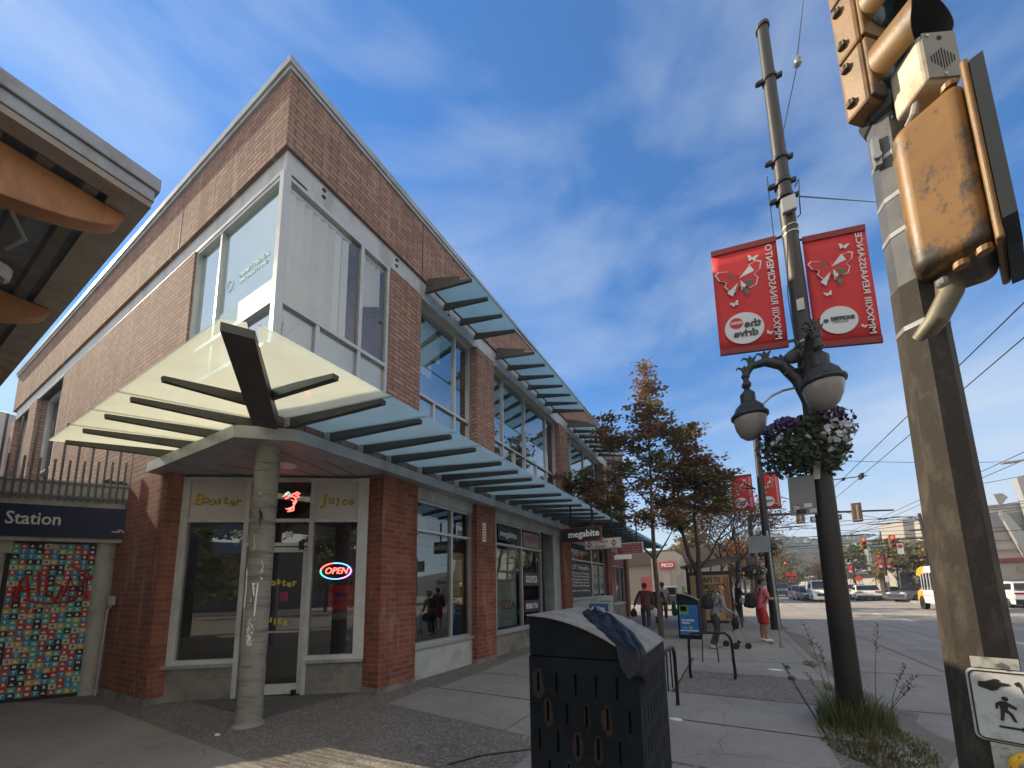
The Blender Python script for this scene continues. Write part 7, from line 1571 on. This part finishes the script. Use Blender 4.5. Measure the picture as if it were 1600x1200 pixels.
for i in range(5): x = 15.85+i*.5; boxp(bb,'mullion',m_lg,x-.02,x+.02,46.05,46.1,.2,5.0)
for z in (2.0,3.3,4.4): boxp(bb,'transom',m_lg,15.8,18.2,46.04,46.1,z,z+.05)
boxp(bb,'shop_base',M('dark_shop_base', (.05,.055,.06), .6),13.4,15.7,45.9,46.2,0,2.4)
# station across the road at the right edge
st2 = bldg('rail_station', (25,38,0), 'grey clad rail station with arched end and red framed shop at the right edge')
q = MB(); q.prism([(15.0,-.1),(21.75,-.1),(21.75,3.9),(21.4,6.0),(20.6,6.9),(15.0,6.9)],(0,39,0),(1,0,0),(0,0,1),(0,16,0)); q.build('hall_wall', M('hall_cladding', (.36,.335,.30), .85, 0, .08), st2)
st2.location = st2.location
boxp(st2,'shop_front',m_bei,14.6,23.5,38.2,39,-.1,2.7); boxp(st2,'red_cornice',M('dull_red_trim', (.20,.035,.03), .6),14.4,24,38.0,38.9,2.72,3.0)
boxp(st2,'shop_window',m_gg,17.6,23,38.14,38.2,.1,2.0); boxp(st2,'panel',m_tan,17.2,23.2,38.12,38.2,2.05,2.4)
for x in (18.6,19.9,21.2): boxp(st2,'mullion',m_lg,x-.03,x+.03,38.08,38.14,.1,2.0)
boxp(st2,'clad_band',m_lg,15,20.4,38.9,39,4.9+.35,6.35)
for i in range(7): boxp(st2,'clad_rib',m_gr,15,20.6,38.86,38.9,5.3+i*.15,5.33+i*.15)
for z in (3.6,4.3): boxp(st2,'joint',m_trim,15,21.6,38.97,39,z,z+.02)
q = MB(); q.prism([(17.9,3.0),(18.5,3.0),(18.1,4.6),(17.5,6.0),(17.2,6.4),(17.1,6.1)],(0,38.6,0),(1,0,0),(0,0,1),(0,.3,0)); q.build('curved_fin', m_lg, st2)
q = MB(); q.prism([(18.5,3.0),(20.6,3.0),(20.4,9.6),(17.95,8.5)],(0,38.1,0),(1,0,0),(0,0,1),(0,.6,0)); q.build('tall_pylon', m_lg, st2)
for i,(x,z) in enumerate(((16.1,6.7),(17.15,7.0))): q = MB(); q.prism([(x-.22,z+.62),(x+.2,z+.62),(x+.45,z+.3),(x-.02,z-.35)],(0,38.6,0),(1,0,0),(0,0,1),(0,.1,0)); q.build('roof_wing', m_gr, st2)
sn_ = boxp(st2,'upright_sign',M('navy_sign', (.02,.03,.07), .5),15.9,16.35,38.5,38.6,3.2,4.8)
for i,ch in enumerate('PLAZA'): text(ch, .26, (16.12,38.48,4.55-.27*i), (1,0,0), (0,0,1), paint_white, sn_)
gl_ = bldg('row_of_shops', (16,62,0), 'pale shopfronts seen between trunks behind the parked cars')
boxp(gl_,'wall',m_bei,13.8,16.5,53,110,-.1,3.0)
for i in range(9): boxp(gl_,'pier',m_lg,13.7,13.8,54+i*5,54.6+i*5,-.1,2.6)
boxp(gl_,'awning',M('dark_shop_base', (.05,.055,.06)),13.0,13.8,53,110,2.5,2.8)
lf_ = bldg('far_shops', (-8,75,0), 'low dark shops on the left of the far street')
boxp(lf_,'wall',m_tan,-20,-1.5,66,110,-.1,4.5)
# buildings across the road that the shop windows mirror
mr = bldg('mall_building', (22,5,0), 'beige two storey building on the far side of the road')
boxp(mr,'wall',m_bei,19.5,34,-30,22,-.1,7.5); boxp(mr,'cornice',m_gr,19.3,34,-30.2,22.2,7.5,7.9)
for i in range(11): boxp(mr,'window',m_gg,19.42,19.5,-28+i*4.4,-25+i*4.4,.5,2.8); boxp(mr,'upper_window',m_gg,19.42,19.5,-28+i*4.4,-25+i*4.4,4.2,6.2)
for i,y in enumerate((-13,-5,3,11,19)): blob_tree((16.8,y,.05),7.5,2.4,(G_,M_),1100,90+i,['dark evergreen across the road behind the camera','second green tree across the road','third green tree across the road, opposite the corner shop','fourth green tree across the road','green tree across the road opposite the pizza shop'][i],.4,trunk_h=.15,group='trees across the road')
for i,(x,y,h,w2) in enumerate(((-9,-24,11,3.2),(-4.5,-30,13,3.4),(.5,-27,9,2.8),(5,-36,12,3.5),(-14,-34,12,4))):
    blob_tree((x,y,0),h,w2,(G_,G_,M_),1500,120+i,['tall dark conifer behind the camera, mirrored in the corner shop','broad dark tree behind the camera near the station','lower dark tree behind the camera by the kerb','large dark tree behind the camera over the road','far dark tree behind the station'][i],.45,trunk_h=.08,group='trees behind the camera')
sb = bldg('corner_block', (-5,-45,0), 'dull brick block closing the street behind the camera')
boxp(sb,'wall',M('dull_block_wall', (.16,.12,.10), .9),-40,30,-52,-46,-.1,8)
for i in range(12): boxp(sb,'window',m_gg,-20+i*3.6,-18+i*3.6,-46,-45.95,1,3)
# ---------------------------------------------------------------- signals, signs, far banners, wires
m_sback = M('signal_back_bronze', (.19,.11,.05), .6, .1, .2); m_green = M('street_sign_green', (.02,.10,.085), .5); m_rl = M_emit('red_signal_light', (1,.05,.03), 2.5); m_ro = M_emit('orange_hand_light', (1,.25,.05), 1.6)
ms = thing('mast_arm', (1.3,22,0), 'dark horizontal signal arm reaching over the road behind the tall pole', 'signal mast')
q = MB(); q.tube([(1.0,22.3,0),(1.0,22.3,5.2)],[.13,.1],12); q.build('post', m_pole, ms, smooth=True); q = MB(); q.tube([(1.0,22.2,5.12),(3.3,22.05,4.98),(6.55,22,4.74)],[.07,.055,.035],10); q.build('arm', m_pole, ms, smooth=True)
def sigback(x, y, z0, z1, w_, label, tilt=0):
    t = thing('traffic_signal', (x,y,z0), label, 'traffic signal', None); T = Matrix.Translation((x,y,z0)); h_ = z1-z0
    q = MB(); q.T = T; q.box(-w_/2,w_/2,.0,.16,0,h_); q.build('housing', m_sback, t, bevel=.02); q = MB(); q.T = T; q.box(-.03,.03,-.06,0,.1,h_-.1); q.box(-.12,.12,-.07,-.0,.05,.1); q.build('clamp', m_galv, t); return t
sigback(5.27,21.9,4.34,5.22,.36,'bronze back of a signal at the arm end, right of the tall pole')
sigback(3.12,21.9,4.48,4.95,.34,'bronze back of a signal below the grey parking sign, left of the tall pole')
t = thing('street_name_sign', (4.05,21.95,4.6), 'green street name sign on the arm, mostly hidden behind the tall pole', 'street sign'); q = MB(); q.box(3.50,4.70,21.93,21.95,4.50,4.76); p_ = q.build('plate', m_green, t); text('Broadway', .22, (4.1,21.92,4.63), (1,0,0), (0,0,1), paint_white, p_, width=1.05)
fm = thing('mast_arm', (12.8,38,0), 'far dark pole and arm carrying two red lit signals, right of the tall pole', 'signal mast')
q = MB(); q.tube([(13.0,38,0),(12.9,38,3),(12.7,38,6.6)],[.17,.14,.10],12); q.build('post', m_pole, fm, smooth=True); q = MB(); q.tube([(12.85,38,4.75),(10.9,38,4.75),(9.0,38,4.78)],[.06,.05,.035],8); q.build('arm', m_pole, fm, smooth=True)
q = MB(); q.tube([(12.72,38,6.0),(12.3,37.8,6.3),(11.4,37.6,6.42),(10.6,37.5,6.38)],.035,8); q.box(10.2,10.7,37.4,37.6,6.3,6.38); q.build('lamp_arm', m_pole, fm); q = MB(); q.box(12.0,13.3,37.95,38.05,5.3,5.42); q.build('cross_arm', m_pole, fm)
def sigred(x, y, z0, h_, w_, label, mt=m_rl, s=3):
    t = thing('traffic_signal', (x,y,z0), label, 'traffic signal', None); q = MB(); q.box(x-w_/2,x+w_/2,y-.1,y+.1,z0,z0+h_); q.build('housing', m_sy2, t, bevel=.02)
    for k in range(s):
        zc = z0+h_*(s-k-.5)/s; q = MB(); q.lathe([(w_*.30,0),(w_*.2,.02),(0,.03)],(x,y-.1,zc),14,0,(0,-1,0)); q.build('lens', mt if k == 0 else M('dark_lens', (.02,.02,.02), .3), t, smooth=True)
        q = MB(); n_ = 10; r_ = w_*.36; q.add([(x+r_*math.cos(math.pi*i/n_),y-.1,zc+r_*math.sin(math.pi*i/n_)) for i in range(n_+1)]+[(x+r_*math.cos(math.pi*i/n_),y-.3,zc+r_*math.sin(math.pi*i/n_)-.02) for i in range(n_+1)],[(i,i+1,n_+2+i,n_+1+i) for i in range(n_)]); q.build('visor', m_sy, t, fix=False)
    return t
sigred(9.2,37.8,4.12,.92,.36,'far red lit signal just right of the tall pole'); sigred(10.9,37.8,4.08,1.0,.38,'far red lit traffic signal beside the no turn sign')
t = thing('street_name_sign', (10.05,37.8,4.2), 'green street name sign between the two far red signals', 'street sign'); q = MB(); q.box(9.52,10.58,37.78,37.8,4.22,4.45); p_ = q.build('plate', m_green, t); text('Commercial Dr', .17, (10.05,37.77,4.33), (1,0,0), (0,0,1), paint_white, p_, width=.95)
t = thing('road_sign', (11.3,37.8,3.7), 'white no turn sign with red ring beside the right far signal', 'road sign'); q = MB(); q.box(11.12,11.48,37.78,37.8,3.62,4.42); p_ = q.build('plate', white_p, t); q = MB(); q.lathe([(.12,0),(.15,0),(.15,.01),(.12,.01)],(11.3,37.77,4.2),20,0,(0,-1,0)); q.build('ring', m_red, p_)
sigred(6.9,66,4.0,.75,.36,'tiny red signal in the distance left of the tall pole', m_rl); sigred(1.0,40,2.0,.8,.3,'small red signal seen between the standing person and the red shirted man', m_rl)
t = thing('traffic_signal', (3.35,40,4.1), 'small yellow signal back hanging left of the hazy trees', 'traffic signal'); q = MB(); q.box(3.2,3.5,40,40.2,3.65,4.45); q.build('housing', m_sy2, t, bevel=.02); q = MB(); q.tube([(2.0,40,4.5),(3.35,40,4.5)],.03,6); q.build('arm', m_pole, t)
t = thing('traffic_signal', (1.35,33,3.2), 'yellow signal beside the second pole behind the violet box', 'traffic signal'); q = MB(); q.box(1.15,1.45,33,33.25,3.5,4.6); q.build('housing', m_sy2, t, bevel=.02)
fp = pole2(12.25,45,6.2,'slim far pole carrying two small red banners',.10)
banner(11.78,12.19,2.75,3.82,2.72,3.79,45,'left one of the two small far banners on the right hand kerb','','x',bg_,big=False); banner(12.33,12.74,2.72,3.79,2.70,3.76,45,'right one of the two small far banners on the right hand kerb','','x',bg_,big=False)
fp = pole2(10.45,47,5.4,'thin far pole with one small red banner and an orange diamond sign',.09)
banner(10.0,10.36,2.45,3.35,2.42,3.3,46.8,'single small far banner left of the banner pair','','x',bg_,big=False)
t = thing('road_sign', (10.6,46.5,1.9), 'orange diamond roadwork sign behind the parked cars', 'road sign'); q = MB(); q.add([(10.25,46.5,1.95),(10.6,46.5,1.6),(10.95,46.5,1.95),(10.6,46.5,2.3)],[(0,1,2,3)]); o = q.build('plate', M('orange_sign', (.6,.10,.03), .6), t, fix=False); q = MB(); q.tube([(10.6,46.52,0),(10.6,46.52,1.6)],.03,6); q.build('post', m_galv, t)
t = thing('road_sign', (12.0,44,1.7), 'small white sign on a post right of the orange diamond', 'road sign'); q = MB(); q.box(11.85,12.15,43.98,44.0,1.55,2.1); q.build('plate', white_p, t); q = MB(); q.tube([(12.0,44.02,0),(12.0,44.02,1.6)],.025,6); q.build('post', m_galv, t)
for x,lb in ((7.75,'left pale red banner far down the street'),(8.55,'right pale red banner far down the street')):
    t = thing('street_banner', (x,72,3), lb, 'banner', bg_); q = MB(); q.box(x-.3,x+.3,72,72.02,2.3,3.4); q.build('cloth', m_red, t); q = MB(); q.lathe([(0,0),(.2,0)],(x,71.98,2.65),14,0,(0,-1,0)); q.build('disc', m_bw, t, fix=False)
fb = litter_bin(12.0,12.75,43.4,44.0,.95,1.15,'small dark litter bin on the far right pavement under the banner pair',slots=False)
t = thing('bus_shelter', (14.6,44.6,0), 'small far bus shelter with a pale panel left of the bus', 'bus shelter'); boxp(t,'frame',m_shd,13.9,15.0,44.6,44.75,.3,2.2); boxp(t,'panel',m_lg,14.0,14.9,44.55,44.6,.5,2.0); boxp(t,'post',m_shd,13.92,14.0,44.6,44.7,0,.3); boxp(t,'roof',m_shd,13.7,15.4,44.4,46,2.25,2.35)
cl_ = thing('street_lamp', (10,20,6), 'thin cobra head lamp arm entering from the right edge', 'street lamp', None); q = MB(); q.tube([(12,20,5.4),(10.6,20,5.85),(9.6,20,5.87)],[.05,.04,.03],8); q.build('arm', m_galv, cl_); q = MB(); q.box(9.12,9.62,19.9,20.1,5.80,5.87); q.build('lamp_head', m_galv, cl_, bevel=.02); q = MB(); q.tube([(14.7,20,0),(14.7,20,4.6),(12,20,5.4)],[.1,.08,.05],8); q.build('post', m_galv, cl_)
def wire(name, pts, r, label, sag=0, group='overhead wires'):
    q = MB(); P_ = []
    for (a,b) in zip(pts[:-1],pts[1:]):
        a,b = Vector(a),Vector(b)
        for i in range(12): f = i/12; P_.append(a.lerp(b,f)-Vector((0,0,sag*4*f*(1-f))))
    P_.append(Vector(pts[-1])); q.tube(P_, r, 5); return tag(q.build(name, m_wire), label, 'wire', group)
wire('span_wire',[(1.03,5.65,7.5),(1.30,5.3,8.38)],.006,'lower part of the wire rising from the tall pole to its insulator')
wire('span_wire',[(1.30,5.3,8.44),(3.4,12.0,19.6)],.008,'upper part of the wire leaving the top of the picture above the insulator')
q = MB(); q.lathe([(.02,0),(.045,.02),(.03,.05),(.045,.08),(.03,.11),(.02,.13)],(1.30,5.3,8.34),10,0,(.1,-.1,1)); tag(q.build('insulator', m_galv), 'small grey insulator in the middle of the rising wire', 'insulator')
wire('span_wire',[(1.13,5.7,6.9),(5,14.2,13.3),(16,29.3,21.7)],.010,'wire going right from the tall pole behind the yellow housing')
wire('span_wire',[(.9,5.75,7.4),(.9,5.8,6.3)],.006,'short slack cable just left of the tall pole above the banners')
wire('trolley_wire',[(4.5,2,6.0),(4.5,34,6.0),(4.5,110,6.0)],.012,'left trolley wire running along the road'); wire('trolley_wire',[(5.1,2,6.0),(5.1,34,6.0),(5.1,110,6.0)],.012,'right trolley wire running along the road')
wire('trolley_wire',[(9.4,2,6.0),(9.4,110,6.0)],.014,'left trolley wire over the far lanes'); wire('trolley_wire',[(10.0,2,6.0),(10.0,110,6.0)],.014,'right trolley wire over the far lanes')
wire('span_wire',[(1.2,16,6.35),(9.6,21,6.1),(15,24,6.6)],.010,'nearest span wire across the road carrying the trolley wires',.1)
q = MB(); q.box(3.6,5.3,19.95,20.0,5.98,6.01); q.box(3.6,3.64,19.95,20,6.0,6.25); q.box(5.05,5.15,19.8,20.2,5.9,6.1); q.box(4.45,4.55,19.9,20.1,5.92,6.02); tag(q.build('wire_hanger', m_wire), 'small bracket joining the trolley wires to the span wire', 'bracket')
for i,(a,b,r_,s_) in enumerate((((-2,34,6.5),(19,34,6.0),.02,.3),((1,30,5.2),(19,36,6.6),.018,.25),((-1,36,5.0),(20,33,6.2),.018,.3),((1.5,40,6.0),(22,40,5.2),.022,.3),((1,44,5.6),(20,38,5.0),.02,.2),((-3,48,5.8),(20,48,5.8),.022,.3),((0,54,6.2),(18,52,5.5),.025,.3),((1,60,5.7),(16,60,5.7),.025,.3),((12.8,38,6.4),(1,70,6.6),.02,.4),((12.8,38,6.2),(24,30,7.5),.02,.2),((12.8,38,5.4),(2,26,5.2),.016,.3),((1.2,16,5.0),(12.8,38,6.0),.014,.3),((13,38,4.8),(22,36,5.0),.02,.1),((10,26,6.1),(24,30,8.5),.014,.1))):
    wire('cross_wire',[a,b],r_,'one of the tangled overhead wires above the far intersection',s_)
for i,(x,y,z) in enumerate(((3.9,30,5.35),(8.0,34,4.9),(6.0,46,5.3),(4.6,50,5.2),(7.2,43,5.6),(9.8,34,5.55))):
    q = MB(); q.tube([(x-1.2,y,z+.05),(x-.4,y,z),(x+.3,y,z+.02),(x+1.0,y,z-.03)],[.02,.05,.04,.015],6); tag(q.build('wire_switch', m_wire), 'dark frog fitting on the far tangled overhead wires', 'wire fitting', 'fittings on the overhead wires')
# ================================================================ air
hz_ = MB(); hz_.box(-210,240,-70,420,-3,45); ho = hz_.build('haze', [], None); ho['kind'] = 'stuff'; ho['label'] = 'thin bluish morning haze lying over the whole street'; ho['category'] = 'haze'
hm = bpy.data.materials.new('thin_air'); hm.use_nodes = True; hn = hm.node_tree.nodes; hn.remove(hn['Principled BSDF']); pv = hn.new('ShaderNodeVolumePrincipled')
pv.inputs['Color'].default_value = (.80,.88,1,1); pv.inputs['Density'].default_value = .0015; pv.inputs['Anisotropy'].default_value = .2
hm.node_tree.links.new(pv.outputs[0], hn['Material Output'].inputs['Volume']); ho.data.materials.append(hm)
